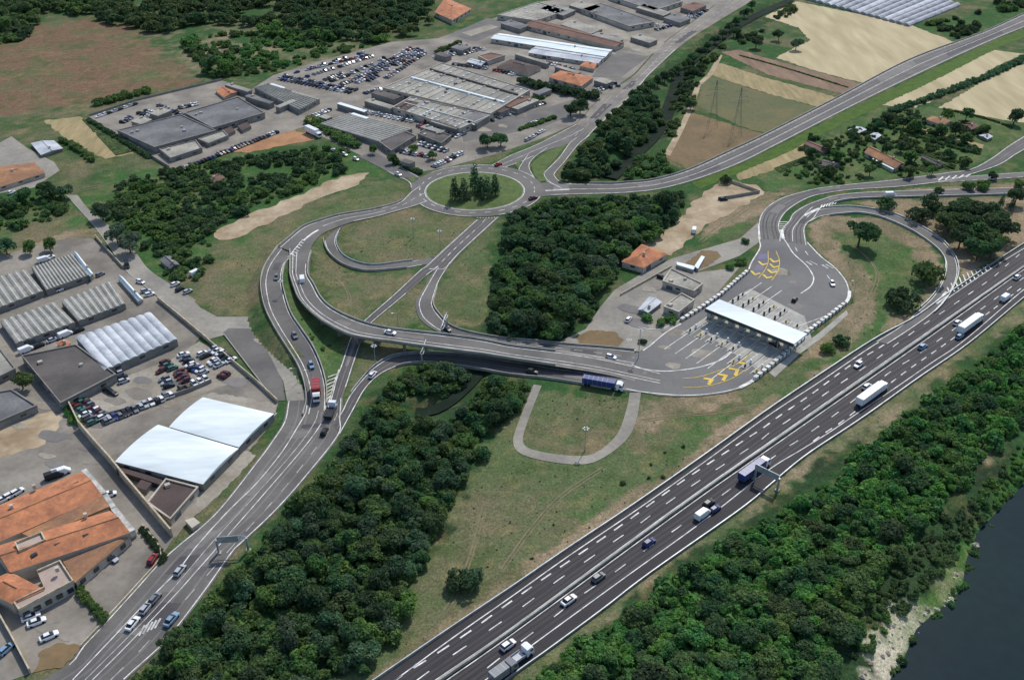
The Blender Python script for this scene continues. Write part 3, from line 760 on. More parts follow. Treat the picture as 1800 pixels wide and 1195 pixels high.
def stroke(mb, A, w, dash=None, dz=0.0):
    """a painted stripe along the polyline A (n,3)"""
    A = np.array(A, float)
    A[:, 2] += dz
    if not dash and len(A) <= 5:                  # short strokes keep their corners
        for p, q in zip(A[:-1], A[1:]):
            u = (q - p) / max(np.linalg.norm(q - p), 1e-9)
            n = np.array([-u[1], u[0], 0])
            p, q = p - u * w * .4, q + u * w * .4
            dzz = np.array([0, 0, .002 * (len(mb.f) % 3)])
            mb.add([p - n * w / 2 + dzz, q - n * w / 2 + dzz, q + n * w / 2 + dzz, p + n * w / 2 + dzz], [(0, 1, 2, 3)])
        return
    d = np.concatenate([[0], np.cumsum(np.linalg.norm(np.diff(A[:, :2], axis=0), axis=1))])
    L = d[-1]
    spans = [(0, L)] if not dash else [(s, min(s + dash[0], L)) for s in np.arange(0, L, dash[0] + dash[1])]
    for s0, s1 in spans:
        k = max(2, int((s1 - s0) / 2.0) + 1)
        t = np.linspace(s0, s1, k)
        Q = np.stack([np.interp(t, d, A[:, j]) for j in range(3)], 1)
        vs = []
        for i in range(k):
            a = Q[min(i + 1, k - 1)] - Q[max(i - 1, 0)]
            n = np.array([-a[1], a[0], 0]); n /= max(np.linalg.norm(n), 1e-9)
            vs += [Q[i] + n * w / 2, Q[i] - n * w / 2]
        mb.add(vs, [(2 * i + 1, 2 * i + 3, 2 * i + 2, 2 * i) for i in range(k - 1)])


def pline(pts, w=.3, dash=None, z=.215, mb=None, smooth=True, closed=False):
    A = [P(p[0], p[1], p[2] if len(p) > 2 else 0) for p in pts]
    A = catmull(A, 8, closed) if smooth and len(A) > 2 else np.array(A)
    if closed: A = np.concatenate([A, A[:1]])
    stroke(mb or PAINT, A, w, dash, z)


def rline(k, f, w=.3, dash=None, off=0.0, span=(0, 1), mb=None):
    """stripe on road k at fraction f across (plus off metres towards the right edge)"""
    Ld, Rd, _ = ROADS[k]
    a, b = int(span[0] * (len(Ld) - 1)), int(span[1] * (len(Ld) - 1)) + 1
    Lq, Rq = Ld[a:b], Rd[a:b]
    n = (Rq - Lq); n = n / np.linalg.norm(n, axis=1)[:, None]
    stroke(mb or PAINT, Lq * (1 - f) + Rq * f + n * off, w, dash, .04)


# motorway: polished wheel tracks and patches of newer or bleached asphalt
TRK, PAT, LGT = MB(), MB(), MB()
for f in (.17, .235, .335, .40, .60, .665, .75, .815, .5):
    if f == .5: continue
    stroke(TRK, _l * (1 - f) + _r * f, .75, None, .125)
rq = random.Random(3)
for k in (1, 2, 4, 6, 7, 8, 9, 11, 13, 13, 14, 14, 1, 1):
    Ld, Rd, _ = ROADS[k]
    for j in range(3):
        i0 = rq.randrange(2, len(Ld) - 10); n_ = rq.randint(3, 9); f0 = rq.uniform(.12, .5); f1 = f0 + rq.uniform(.2, .4)
        NP_ = len(PAT.f) + len(LGT.f)
        seg = [(Ld[i] * (1 - f) + Rd[i] * f + np.array([0, 0, .013 + .00012 * NP_])) for f in (f0, f1) for i in range(i0, min(i0 + n_, len(Ld)))]
        h_ = len(seg) // 2
        m_ = PAT if rq.random() < .5 else LGT
        m_.add(seg, [(i, i + 1, h_ + i + 1, h_ + i) for i in range(h_ - 1)])
for k in (1, 6, 8, 9, 11, 13, 14):
    Ld, Rd, _ = ROADS[k]
    for f in (.22, .38, .64, .8):
        stroke(LGT if k in (1, 14) else PAT, Ld * (1 - f) + Rd * f, .55, None, .008)
TRK.build('wheel_tracks', M['asphalt_track'], kind='structure')
PAT.build('asphalt_patches', M['asphalt_patch'], kind='structure')
LGT.build('asphalt_patches', M['asphalt_light'], kind='structure')
Z0 = .16
pline([(1800, 437), (1742, 473), (1670, 522), (1655, 533), (1621, 559)], .28, z=Z0)
pline([(1621, 559), (1556, 605), (1494, 643), (1428, 692), (1375, 728), (1342, 752), (1302, 778), (1220, 832), (1178, 861), (1135, 892), (1111, 910), (1064, 943), (1014, 977), (963, 1012), (907, 1051), (879, 1071), (824, 1111), (764, 1151), (701, 1191), (640, 1236)], .42, (3.6, 3.4), z=Z0)
pline([(1560, 601), (1541, 604), (1440, 672), (1350, 731), (1230, 818), (1121, 895), (1000, 977), (900, 1048), (800, 1118), (696, 1194), (600, 1262)], .3, z=Z0)
pline([(1810, 432), (1762, 473), (1740, 492), (1664, 544), (1612, 579), (1531, 638), (1457, 688), (1389, 737), (1355, 759), (1327, 781), (1246, 834), (1206, 861), (1165, 890), (1121, 923), (1076, 954), (1029, 987), (982, 1019), (930, 1058), (877, 1096), (820, 1135), (761, 1175), (700, 1220)], .3, (4.2, 7.2), z=Z0)
m1 = [(1830, 446), (1800, 467), (1609, 599), (1350, 779), (1179, 899), (900, 1103), (766, 1195), (680, 1255)]
m2 = [(1830, 454), (1800, 474), (1624, 600), (1350, 791), (1196, 899), (900, 1115), (786, 1195), (700, 1257)]
pline(m1, .26, z=Z0); pline(m2, .26, z=Z0)
pline([(1800, 488), (1777, 505), (1727, 542), (1649, 599), (1597, 634), (1566, 653), (1473, 725), (1405, 773), (1370, 796), (1209, 915), (1165, 946), (1117, 979), (1072, 1012), (1020, 1048), (969, 1088), (915, 1128), (830, 1195)], .3, (4.2, 7.2), z=Z0)
pline([(1820, 488), (1787, 513), (1732, 554), (1656, 609), (1583, 660), (1487, 736), (1450, 761), (1418, 784)], .36, (3.4, 3.4), z=Z0)
pline([(1850, 473), (1800, 509), (1697, 597), (1636, 639), (1571, 684), (1508, 726), (1458, 760), (1408, 791), (1350, 827), (1236, 916), (1100, 1014), (938, 1132), (860, 1190), (800, 1236)], .28, z=Z0)
# gore of the loop ramp
for i in range(11):
    t = i / 10
    pline([(1670 + 72 * t, 517 - 44 * t), (1668 + 70 * t - 3, 517 - 44 * t - 7 - 11 * math.sin(3.1 * min(1, t + .12)) * (1 - .5 * t))], .55, z=.21, smooth=False)
pline([(1646, 533), (1656, 524), (1664, 515)], 1.6, z=.215, smooth=False)
# southern avenue
for f, w, dsh in ((.0, .3, None), (1, .3, None)):
    rline(1, f, w, dsh, .6 if f == 0 else -.7, (.1, 1))
pline([(128, 1195), (192, 1128), (256, 1060), (311, 1005), (346, 960), (400, 900), (450, 851), (495, 796), (525, 748), (538, 724), (540, 700)], .3, z=.2)
pline([(150, 1195), (240, 1105), (300, 1040), (372, 955), (450, 870), (520, 790), (552, 745), (560, 722)], .24, z=.2, mb=WORN)
pline([(163, 1195), (228, 1130), (318, 1035), (400, 942), (470, 862), (540, 780), (570, 735), (580, 705)], .26, z=.2)
pline([(195, 1195), (250, 1140), (330, 1050), (420, 948), (500, 858), (565, 775), (590, 735), (600, 705)], .24, (4, 5), z=.2, mb=WORN)
for i in range(5):
    pline([(245 + i * 7, 1117 - i * 3.4), (254 + i * 7, 1100 - i * 3)], .5, z=.205, smooth=False, mb=WORN)
# hatched wedge between ramp and link road
for i in range(7):
    y = 662 + i * 6.5
    pline([(569 + i * .5, y + 4), (592 - i * 2.0, y - 4)], .45, z=.19, smooth=False)
pline([(562, 640), (569, 665), (571, 690), (572, 720)], .26, z=.2); pline([(596, 650), (588, 672), (579, 705)], .26, z=.2)
rline(2, .2, .28); rline(2, .94, .28)
rline(3, .06, .3); rline(3, .94, .28, span=(0, .55)); rline(3, .5, .24, (3.5, 3), span=(0, .45)); rline(3, .5, .26, span=(.42, .72))
for i in range(7):                     # zebra at the fork
    t = i / 6
    a = (513 + 20 * t, 452 - 27 * t)
    pline([(a[0] - 7 + 3 * t, a[1] + 1, 2.9 - .5 * t), (a[0] - 1, a[1] - 5 + 2 * t, 2.9 - .5 * t), (a[0] + 6 - 3 * t, a[1] - 1, 2.9 - .5 * t)], .42, z=.26, smooth=False)
pline([(533, 424, 2.45), (548, 412, 2.2), (560, 405, 2.05)], 1.0, z=.26)
rline(4, .1, .28); rline(4, .32, .24); rline(4, .93, .28, span=(.1, 1))
rline(5, .08, .26, span=(.2, .95)); rline(5, .93, .24, span=(.15, .9))
rline(6, .08, .28); rline(6, .92, .28, span=(0, .3)); rline(6, .92, .26, span=(.36, .85))
rline(6, .52, .24, (3, 3), span=(.04, .17)); rline(6, .55, .5, span=(.18, .27))
pline([(853, 386), (848, 392)], .3, smooth=False); pline([(838, 384), (878, 383)], .5, (.7, .6), z=.25, smooth=False)
rline(7, .22, .28, span=(.05, 1)); rline(7, .93, .28); rline(7, .55, .2, (3, 4), span=(.7, 1))
rline(8, .08, .28, span=(0, .95)); rline(8, .92, .28)
# roundabout
stroke(PAINT, np.array([(p[0], p[1], .235) for p in ell(ICX, ICY, RXI + .35, RYI + .35)] + [(ICX + RXI + .35, ICY, .235)]), .34)
stroke(PAINT, np.array([(p[0], p[1], .235) for p in ell(RCX, RCY, (RXO + RXI) / 2, (RYO + RYI) / 2)]), .3, (3, 4))
e = ell(RCX, RCY, RXO - .5, RYO - .5, 360)
for a0, a1 in ((27, 50), (62, 140), (212, 268), (290, 345)):
    stroke(PAINT, np.array([(*e[k % 360], .235) for k in range(a0, a1)]), .32)
# other approaches
for k in (9, 11, 12):
    rline(k, .05, .3); rline(k, .95, .3)
rline(11, .5, .28, span=(.02, .42))
rline(13, .06, .3, span=(.14, 1)); rline(13, .94, .3, span=(.1, 1)); rline(13, .5, .3, span=(.1, 1))
rline(13, .12, .3, (1.5, 2.5), off=-.2, span=(.45, 1), mb=WORN)
rline(14, .96, .3, span=(0, .6)); rline(14, .5, .24, (4, 5), span=(.02, 1), mb=WORN)
for i in range(13):
    pline([(1128 + i * 6.2, 131 - i * 6.6), (1138 + i * 6, 129 - i * 6.6)], .5, z=.2, smooth=False, mb=WORN)
rline(15, .05, .28); rline(15, .52, .24); rline(15, .95, .28, span=(0, .5))
rline(16, .06, .26); rline(16, .94, .26); rline(17, .06, .28); rline(17, .94, .28)
rline(10, .1, .24); rline(10, .9, .24, (3, 3))
rline(18, .02, .2, mb=WORN); rline(19, .1, .26, span=(.4, 1)); rline(19, .9, .26, span=(.4, 1))
pline([(960, 336), (1000, 334)], .8, smooth=False); pline([(975, 326), (955, 316), (944, 305)], .3)
for k in range(5):
    pline([(1650 + k * 12, 318 - k * 1.5), (1657 + k * 12, 312 - k * 1.2)], .7, z=.24, smooth=False)
pline([(1440, 367), (1428, 372), (1414, 380)], 1.2, z=.25)
for k in range(6):
    pline([(1442 + k * 5, 366.5 - k * 1.4), (1445 + k * 5, 361 - k * .9)], .55, z=.25, smooth=False)
for k in range(6):
    pline([(1370 + k * .4, 391 + k * 3.3), (1383 - k * 1.2, 391 + k * 3.3)], .55, z=.25, smooth=False)
pline([(1374, 404), (1375, 412), (1377, 420)], 1.3, z=.25)
# toll plaza
pline([(1377, 420), (1384, 430), (1395, 447), (1417, 467), (1428, 483), (1430, 493), (1424, 505), (1407, 517)], .5, z=.24)
pline([(1333, 395), (1334, 420), (1336, 436), (1322, 460), (1316, 474)], .5, z=.24)
pline([(1419, 427), (1443, 452), (1467, 471), (1486, 494), (1493, 515)], .5, z=.24)
pline([(1493, 512), (1492, 524), (1484, 536)], 1.3, z=.245)
pline([(1130, 617), (1143, 608), (1158, 595), (1175, 582), (1197, 570)], .5, z=.24)
pline([(1110, 641), (1126, 648), (1160, 653), (1190, 652), (1230, 646), (1268, 633), (1288, 618)], .5, z=.25)
pline([(1100, 684), (1133, 690), (1188, 695), (1230, 694.5), (1272, 689), (1305, 680), (1326, 668)], .4, z=.24)
pline([(1300, 682), (1316, 674), (1328, 666)], 1.3, z=.245)
pline([(1122, 576), (1150, 580), (1165, 578), (1185, 569), (1197, 562)], .35, z=.2)
pline([(1086, 611), (1104, 612), (1117, 617)], .5, z=.2)
pline([(1200, 666), (1230, 663), (1270, 650), (1300, 638), (1318, 622)], .28, z=.25, mb=YEL)
pline([(1200, 682), (1230, 681), (1265, 674), (1297, 660), (1330, 632)], .28, z=.25, mb=YEL)
for ch in ([(1239, 666), (1252, 668), (1246, 676)], [(1263, 658.5), (1276, 661), (1271, 669)], [(1283, 648.5), (1296, 651), (1293, 660)], [(1300, 638.5), (1312.5, 640), (1310.5, 648)]):
    pline(ch, 1.15, z=.255, smooth=False, mb=YEL)
for x, y in ((1341, 464), (1328, 481), (1361, 459), (1361, 468.5), (1357, 478), (1349, 487)):
    pline([(x - 7, y - 3), (x - 1, y + 2.5), (x + 7, y + .5)], 1.05, z=.255, smooth=False, mb=YEL)
pline([(1350, 442), (1350, 462), (1344, 476), (1333, 490)], .26, z=.25, mb=YEL)
pline([(1364, 442), (1370, 460), (1367, 478), (1356, 494)], .3, z=.25, mb=YEL)
for pts in ([(1334, 448), (1350, 447), (1350, 456), (1331, 457)], [(1330, 466), (1344, 466), (1340, 476), (1326, 478)]):
    sheet('painted_lane', pts, M['blue_paint'], .2)
for dx, dy in ((0, 0), (28, 6)):
    pline([(1418 + dx, 461 + dy), (1426 + dx, 466 + dy)], .9, z=.24, smooth=False, mb=WORN)
    pline([(1424 + dx, 460 + dy), (1436 + dx, 466 + dy)], .6, z=.24, smooth=False, mb=WORN)
pline([(1398, 436), (1401, 442)], .4, z=.24, smooth=False); pline([(1416, 443), (1420, 449)], .4, z=.24, smooth=False)
pline([(1454, 485), (1458, 491)], .3, z=.24, smooth=False); pline([(1435, 446), (1440, 448)], .4, z=.24, smooth=False)
# bus lettering on the service road beside the toll plaza
_b0 = np.array(P(1102.5, 602)); _bu = np.array(P(1112, 600.5)) - _b0; _bv = np.array(P(1101.5, 596.5)) - _b0
GLY = {'B': [[(0, 0), (0, 1), (.7, .95), (.75, .6), (0, .52)], [(0, .52), (.8, .45), (.8, .05), (0, 0)]], 'U': [[(0, 1), (0, .15), (.2, 0), (.6, 0), (.8, .15), (.8, 1)]], 'S': [[(.8, .85), (.5, 1), (.1, .95), (0, .7), (.75, .35), (.7, .08), (.3, 0), (0, .15)]]}
for i, ch in enumerate('BUS'):
    for st in GLY[ch]:
        stroke(PAINT, np.array([_b0 + _bu * (i + x * .8) / 3 + _bv * y + np.array([0, 0, .19]) for x, y in st]), .16)
PAINT.build('white_road_markings', M['paint'], kind='structure', label='white lines painted on the roads')
WORN.build('worn_road_markings', M['paint_worn'], kind='structure', label='worn pale lines painted on the roads')
YEL.build('yellow_road_markings', M['yellow'], kind='structure', label='yellow chevrons and lane lines at the toll plaza')

# worn tracks through the grass
TRACK = MB()
for pts in ([(1128, 738), (1180, 730), (1250, 724), (1330, 712)], [(590, 488), (604, 504), (612, 520), (610, 532)], [(880, 1000), (930, 930), (985, 870), (1060, 820)], [(1500, 560), (1528, 520), (1540, 480), (1520, 450), (1490, 425)], [(760, 1100), (800, 1040), (830, 960), (850, 880)], [(340, 400), (420, 365), (500, 330)], [(110, 340), (150, 330), (205, 320)], [(150, 190), (260, 168), (345, 146)], [(1345, 336), (1300, 372), (1260, 400), (1228, 424)]):
    pline(pts, .5, z=.03, mb=TRACK); pline([(p[0] + 5, p[1] + 3) for p in pts], .45, z=.03, mb=TRACK)
TRACK.build('worn_track', mat('worn_earth', lin((122, 112, 86)), lin((104, 102, 76)), .2, .95, .2, .6), kind='structure')

# ---------------------------------------------------------------- barriers, walls, fences
def wallrun(name, A, h, w, m, label, cat, group=None, z0=None, mats=None, cap=None):
    """a continuous wall along the polyline A (n,3: foot points)"""
    A = np.array(A, float)
    A[:, 2] -= .3; h += .3                       # footing below ground
    mb = MB()
    vs, fs = [], []
    k = len(A)
    for i in range(k):
        a = A[min(i + 1, k - 1)] - A[max(i - 1, 0)]
        n = np.array([-a[1], a[0], 0]); n /= max(np.linalg.norm(n), 1e-9)
        p, q = A[i] + n * w / 2, A[i] - n * w / 2
        vs += [tuple(p), tuple(q), (q[0], q[1], q[2] + h), (p[0], p[1], p[2] + h)]
    for i in range(k - 1):
        for j in range(4):
            fs.append((4 * i + j, 4 * i + (j + 1) % 4, 4 * i + 4 + (j + 1) % 4, 4 * i + 4 + j))
    fs += [(3, 2, 1, 0), (4 * k - 4, 4 * k - 3, 4 * k - 2, 4 * k - 1)]
    mb.add(vs, fs)
    if mats:                                     # alternating painted sections
        mb.m = [(f // 4) % 2 for f in range((k - 1) * 4)] + [0, 0]
    o = mb.build(name, mats or m, origin=A[k // 2], label=label, cat=cat, group=group)
    return o


def pxrun(name, pts, h, w, m, label, cat, z=0, step=4.0, smooth=True, **k):
    A = PP(pts, z)
    A = catmull(A, 8) if smooth and len(A) > 2 else np.array(A)
    return wallrun(name, resample(A, step), h, w, M[m] if m else None, label, cat, **k)


def edge(k, side, off=.3, span=(0, 1), drop=0.0):
    Ld, Rd, _ = ROADS[k]
    a, b = int(span[0] * (len(Ld) - 1)), int(span[1] * (len(Ld) - 1)) + 1
    n = Rd[a:b] - Ld[a:b]; n /= np.linalg.norm(n, axis=1)[:, None]
    E = (Ld[a:b] - n * off) if side == 'l' else (Rd[a:b] + n * off)
    E = E.copy(); E[:, 2] -= drop
    return E


# viaduct carrying the ramp over the link road
root = empty('viaduct', (*P(640, 582, 0)[:2], 0), 'curved concrete viaduct carrying the toll ramp over the link road', 'viaduct')
Ld, Rd, _ = ROADS[4]
mb = MB()
n = Rd - Ld; n /= np.linalg.norm(n, axis=1)[:, None]
Lo, Ro = Ld - n * .9, Rd + n * .9
k = len(Ld)
vs, fs = [], []
for i in range(k):
    for q, dz in ((Lo[i], -.03), (Ro[i], -.03), (Ro[i] - n[i] * .6, -.8), (Lo[i] + n[i] * .6, -.8)):
        vs.append((q[0], q[1], q[2] + dz))
for i in range(k - 1):
    for j in range(4): fs.append((4 * i + j, 4 * i + (j + 1) % 4, 4 * i + 4 + (j + 1) % 4, 4 * i + 4 + j))
fs += [(3, 2, 1, 0), (4 * k - 4, 4 * k - 3, 4 * k - 2, 4 * k - 1)]
mb.add(vs, fs).build('deck', M['concrete_dark'], root)
for E_ in ((Ld - n * .5)[:-26], (Rd + n * .5)[:-26]):
    w = wallrun('parapet', E_, .75, .3, M['concrete'], None, None)
    w.location -= root.location; w.parent = root
for i in range(34, k - 52, 8):
    c = (Ld[i] + Rd[i]) / 2
    pm = MB()
    a = math.atan2(n[i][1], n[i][0])
    pm.box((c[0], c[1], (c[2] - .8) / 2 - .2), (4.2, .7, c[2] - .4), a).build('pier', M['concrete_dark'], root)
wl_, wr_ = MB(), MB()                             # abutment walls where the viaduct comes down
for a, b in ((3, 30),):
    for i in range(a, b):
        q0, q1 = Lo[i], Lo[i + 1]
        wl_.add([(q0[0], q0[1], -.3), (q1[0], q1[1], -.3), (q1[0], q1[1], q1[2] - .6), (q0[0], q0[1], q0[2] - .6)], [(0, 1, 2, 3)])
        q0, q1 = Ro[i], Ro[i + 1]
        wr_.add([(q0[0], q0[1], -.3), (q1[0], q1[1], -.3), (q1[0], q1[1], q1[2] - .6), (q0[0], q0[1], q0[2] - .6)], [(3, 2, 1, 0)])
wl_.build('abutment', M['concrete_dark'], root)
wr_.build('abutment', M['concrete_dark'], root)

wallrun('retaining_barrier', edge(2, 'l', .4), 1.0, .35, M['concrete'], 'long concrete barrier along outer left edge of curved ramp', 'barrier')
wallrun('retaining_barrier', edge(2, 'r', .35, (.08, .96)), .9, .35, M['concrete'], 'concrete barrier along inner right edge of the left hand ramp', 'barrier')
wallrun('retaining_barrier', edge(3, 'l', .3, (.3, 1)), .8, .3, M['concrete'], 'low barrier along outer edge where ramp leaves roundabout', 'barrier')
wallrun('road_barrier', edge(5, 'l', .3, (.2, .9)), .8, .3, M['concrete'], 'low barrier round the outside of the small inner slip loop', 'barrier')
wallrun('road_barrier', edge(5, 'r', .3, (.2, .85)), .7, .25, M['steel'], 'steel rail round the inside of the small slip loop', 'barrier')
wallrun('road_barrier', edge(7, 'r', .3, (.2, 1)), .8, .3, M['concrete'], 'low barrier beside the slip road that skirts the dark wood', 'barrier')
wallrun('road_barrier', edge(8, 'r', .3, (0, .62)), .8, .3, M['concrete'], 'low concrete barrier along the toll exit road above the wood', 'barrier')
wallrun('road_barrier', edge(8, 'l', .3, (.3, .8)), .6, .25, M['steel'], 'thin rail on the inner side of the exit bend', 'barrier')
for side, nm in (('l', 'left'), ('r', 'right')):
    wallrun('road_barrier', edge(12, side, .35, (.12, .85)), .75, .28, M['steel'], {'l': 'steel rail on the outer side of the long loop ramp', 'r': 'steel rail on the inner side of the long loop ramp'}[side], 'barrier')
wallrun('road_barrier', edge(11, 'r', .35, (.55, 1)), .75, .28, M['steel'], 'straight steel rail below the ramp beside tan bank at right', 'barrier')
wallrun('road_barrier', edge(13, 'l', .5, (.2, 1)), .75, .3, M['concrete'], 'pale barrier along the upper side of the straight country road', 'barrier')
_mid = catmull(PP([((a[0] + b[0]) / 2, (a[1] + b[1]) / 2) for a, b in zip(m1, m2)]), 8)
_mid = resample(_mid, 6); _mid[:, 2] = .12
wallrun('median_barrier', _mid, .9, .55, M['concrete'], 'pale concrete barrier down the middle of the dark motorway', 'barrier')
for E_, lb in ((_l, 'steel guard rail on the field side of the motorway'), (_r, 'steel guard rail on the river side of the motorway')):
    E_ = E_.copy()
    E_[:, :2] += np.array([-.35, .4]) * (1 if E_[0, 0] == _l[0, 0] else -1); E_[:, 2] = 0
    wallrun('guard_rail', E_, .8, .28, M['steel'], lb, 'guard rail')
# chequered concrete walls at the toll plaza
def chequer(pts, label):
    A = resample(catmull(PP(pts), 6), .9)
    A = np.array([q for i, q in enumerate(A) if i % 3 != 1])       # long white and short dark sections
    return wallrun('chequered_wall', A, 1.3, 1.3, None, label, 'wall', mats=[M['paint'], M['dark_band']])


chequer([(1197, 565), (1231, 544), (1268, 518), (1290, 499), (1315, 478)], 'black and white chequered wall along the office side of the toll lanes')
chequer([(1326, 668), (1347, 651), (1372, 630), (1394, 612), (1412, 596)], 'black and white chequered wall below the lower end of the toll canopy')
chequer([(1417, 588), (1428, 579), (1452, 561), (1487, 534)], 'black and white chequered wall right of the toll canopy beside the tan bank')
pxrun('boundary_wall', [(140, 752), (168, 785), (196, 816), (225, 852), (254, 886), (303, 944)], 3.2, .5, 'stone', 'long pale stone wall with dark shadow beside the white hangars', 'wall', smooth=False, step=6)
pxrun('boundary_wall', [(95, 672), (118, 705), (140, 750)], 2.6, .4, 'stone', 'dark section of wall between bare ground and scrap yard corner', 'wall', smooth=False)
pxrun('boundary_wall', [(278, 528), (312, 556), (349, 587), (365, 600)], 1.8, .35, 'stone', 'low pale wall between ribbed white hall and service road', 'wall', smooth=False)
pxrun('boundary_wall', [(365, 600), (407, 636), (452, 674), (488, 708)], 1.6, .35, 'stone', 'low pale wall between scrap yard and dark parking apron', 'wall', smooth=False)
pxrun('boundary_wall', [(168, 418), (190, 443), (217, 472)], 1.5, .3, 'stone', 'low wall at upper corner of the grey hangar yard', 'wall', smooth=False)
pxrun('boundary_wall', [(-10, 1065), (25, 1128), (54, 1183)], 1.8, .35, 'stone', 'pale wall running down to the street at lower left corner', 'wall', smooth=False)
pxrun('boundary_wall', [(143, 1137), (176, 1102), (231, 1042), (262, 1008), (279, 990), (287, 975), (276, 955), (250, 924)], .9, .3, 'stone', 'low garden wall round the tiled building car park', 'wall', smooth=False, step=3)
pxrun('boundary_wall', [(150, 742), (240, 718), (330, 690), (372, 672)], 1.5, .25, 'wall_grey', 'thin wire fence wall below the row of scrap cars', 'wall', smooth=False)
pxrun('boundary_wall', [(394, 589), (412, 612), (444, 654), (484, 705)], .5, .3, 'concrete', 'low kerb wall on the left of the dark parking apron', 'wall')
pxrun('boundary_wall', [(1271, 318), (1298, 326), (1335, 340)], 1.6, .3, 'stone', 'pale wall on the upper edge of the sandy yard', 'wall', smooth=False)
pxrun('boundary_wall', [(1262, 352), (1290, 348), (1335, 340)], 1.6, .3, 'wall_grey', 'dark wall across the middle of the sandy yard', 'wall', smooth=False)
pxrun('boundary_wall', [(1090, 520), (1130, 498), (1180, 470)], 1.0, .3, 'stone', 'low wall between toll offices and the access lane', 'wall', smooth=False)
pxrun('yard_fence', [(155, 206), (240, 178), (390, 142)], 1.4, .25, 'wall_grey', 'fence between brown field and grey warehouse yard', 'fence', smooth=False)
pxrun('yard_fence', [(155, 208), (225, 252), (298, 296)], 1.4, .25, 'wall_grey', 'fence between crop plot and grey warehouse yard', 'fence', smooth=False)

# ---------------------------------------------------------------- buildings
def inset(q, d):
    c = Vector((sum(p[0] for p in q) / len(q), sum(p[1] for p in q) / len(q)))
    o = []
    for p in q:
        v = c - Vector(p[:2]); L = v.length
        o.append((p[0] + v.x / L * d * 1.4, p[1] + v.y / L * d * 1.4))
    return o


def ccw(q):
    a = sum(q[i][0] * q[(i + 1) % len(q)][1] - q[(i + 1) % len(q)][0] * q[i][1] for i in range(len(q)))
    return q if a > 0 else q[::-1]


def openings(root, q, h, wm='window', every=6.0, nmax=8, door=True):
    """windows and a door on the walls that face the viewer"""
    c = 0
    best = None
    for i in range(len(q)):
        a, b = Vector(q[i][:2]), Vector(q[(i + 1) % len(q)][:2])
        d = b - a; L = d.length
        if L < 3: continue
        d /= L
        nrm = Vector((d.y, -d.x))
        if nrm.y > -.25: continue
        if best is None or L > best[0]: best = (L, a, d, nrm)
        kk = max(1, int(L / every))
        for j in range(kk):
            if c >= nmax: break
            p = a + d * L * (j + .5) / kk + nrm * .02
            MB().box((p.x, p.y, h * .62), (min(2.0, every * .35), .12, min(1.3, h * .3)), math.atan2(d.y, d.x)).build('window', M[wm], root)
            c += 1
    if door and best:
        L, a, d, nrm = best
        p = a + d * L * .23 + nrm * .03
        MB().box((p.x, p.y, min(1.5, h * .35)), (min(3, L * .2), .14, min(3.0, h * .7)), math.atan2(d.y, d.x)).build('door', M['door'], root)


def rib_roof(q, h, rise, n, axis, seg=6, strips=False):
    """arched bays; axis 0: bays run parallel to edge q0-q1, 1: parallel to q1-q2"""
    a, b, c, d = [Vector((p[0], p[1], 0)) for p in q]
    if axis == 1: a, b, c, d = b, c, d, a        # now bays parallel to a-b, stacked a->d
    mb = MB()
    vs, fs, mi_ = [], [], []
    for k in range(n):
        row = []
        for s in range(seg + 1):
            t = (k + s / seg) / n
            z = h + rise * math.sin(math.pi * s / seg) ** .8
            p, r_ = a.lerp(d, t), b.lerp(c, t)
            row.append(len(vs)); vs += [(p.x, p.y, z), (r_.x, r_.y, z)]
        for s in range(seg):
            i, j = row[s], row[s + 1]
            fs.append((i, i + 1, j + 1, j)); mi_.append(1 if s == seg // 2 - 1 and strips else 0)
        mi_ += [0, 0]
        fs.append(tuple(row)); fs.append(tuple(i + 1 for i in reversed(row)))
    mb.add(vs, fs)
    # keep outward normals up
    out = []
    for f in mb.f:
        if len(f) == 4:
            p = [Vector(mb.v[i]) for i in f]
            if (p[1] - p[0]).cross(p[3] - p[0]).z < 0: f = f[::-1]
        out.append(f)
    mb.f = out
    mb.m = mi_
    return mb


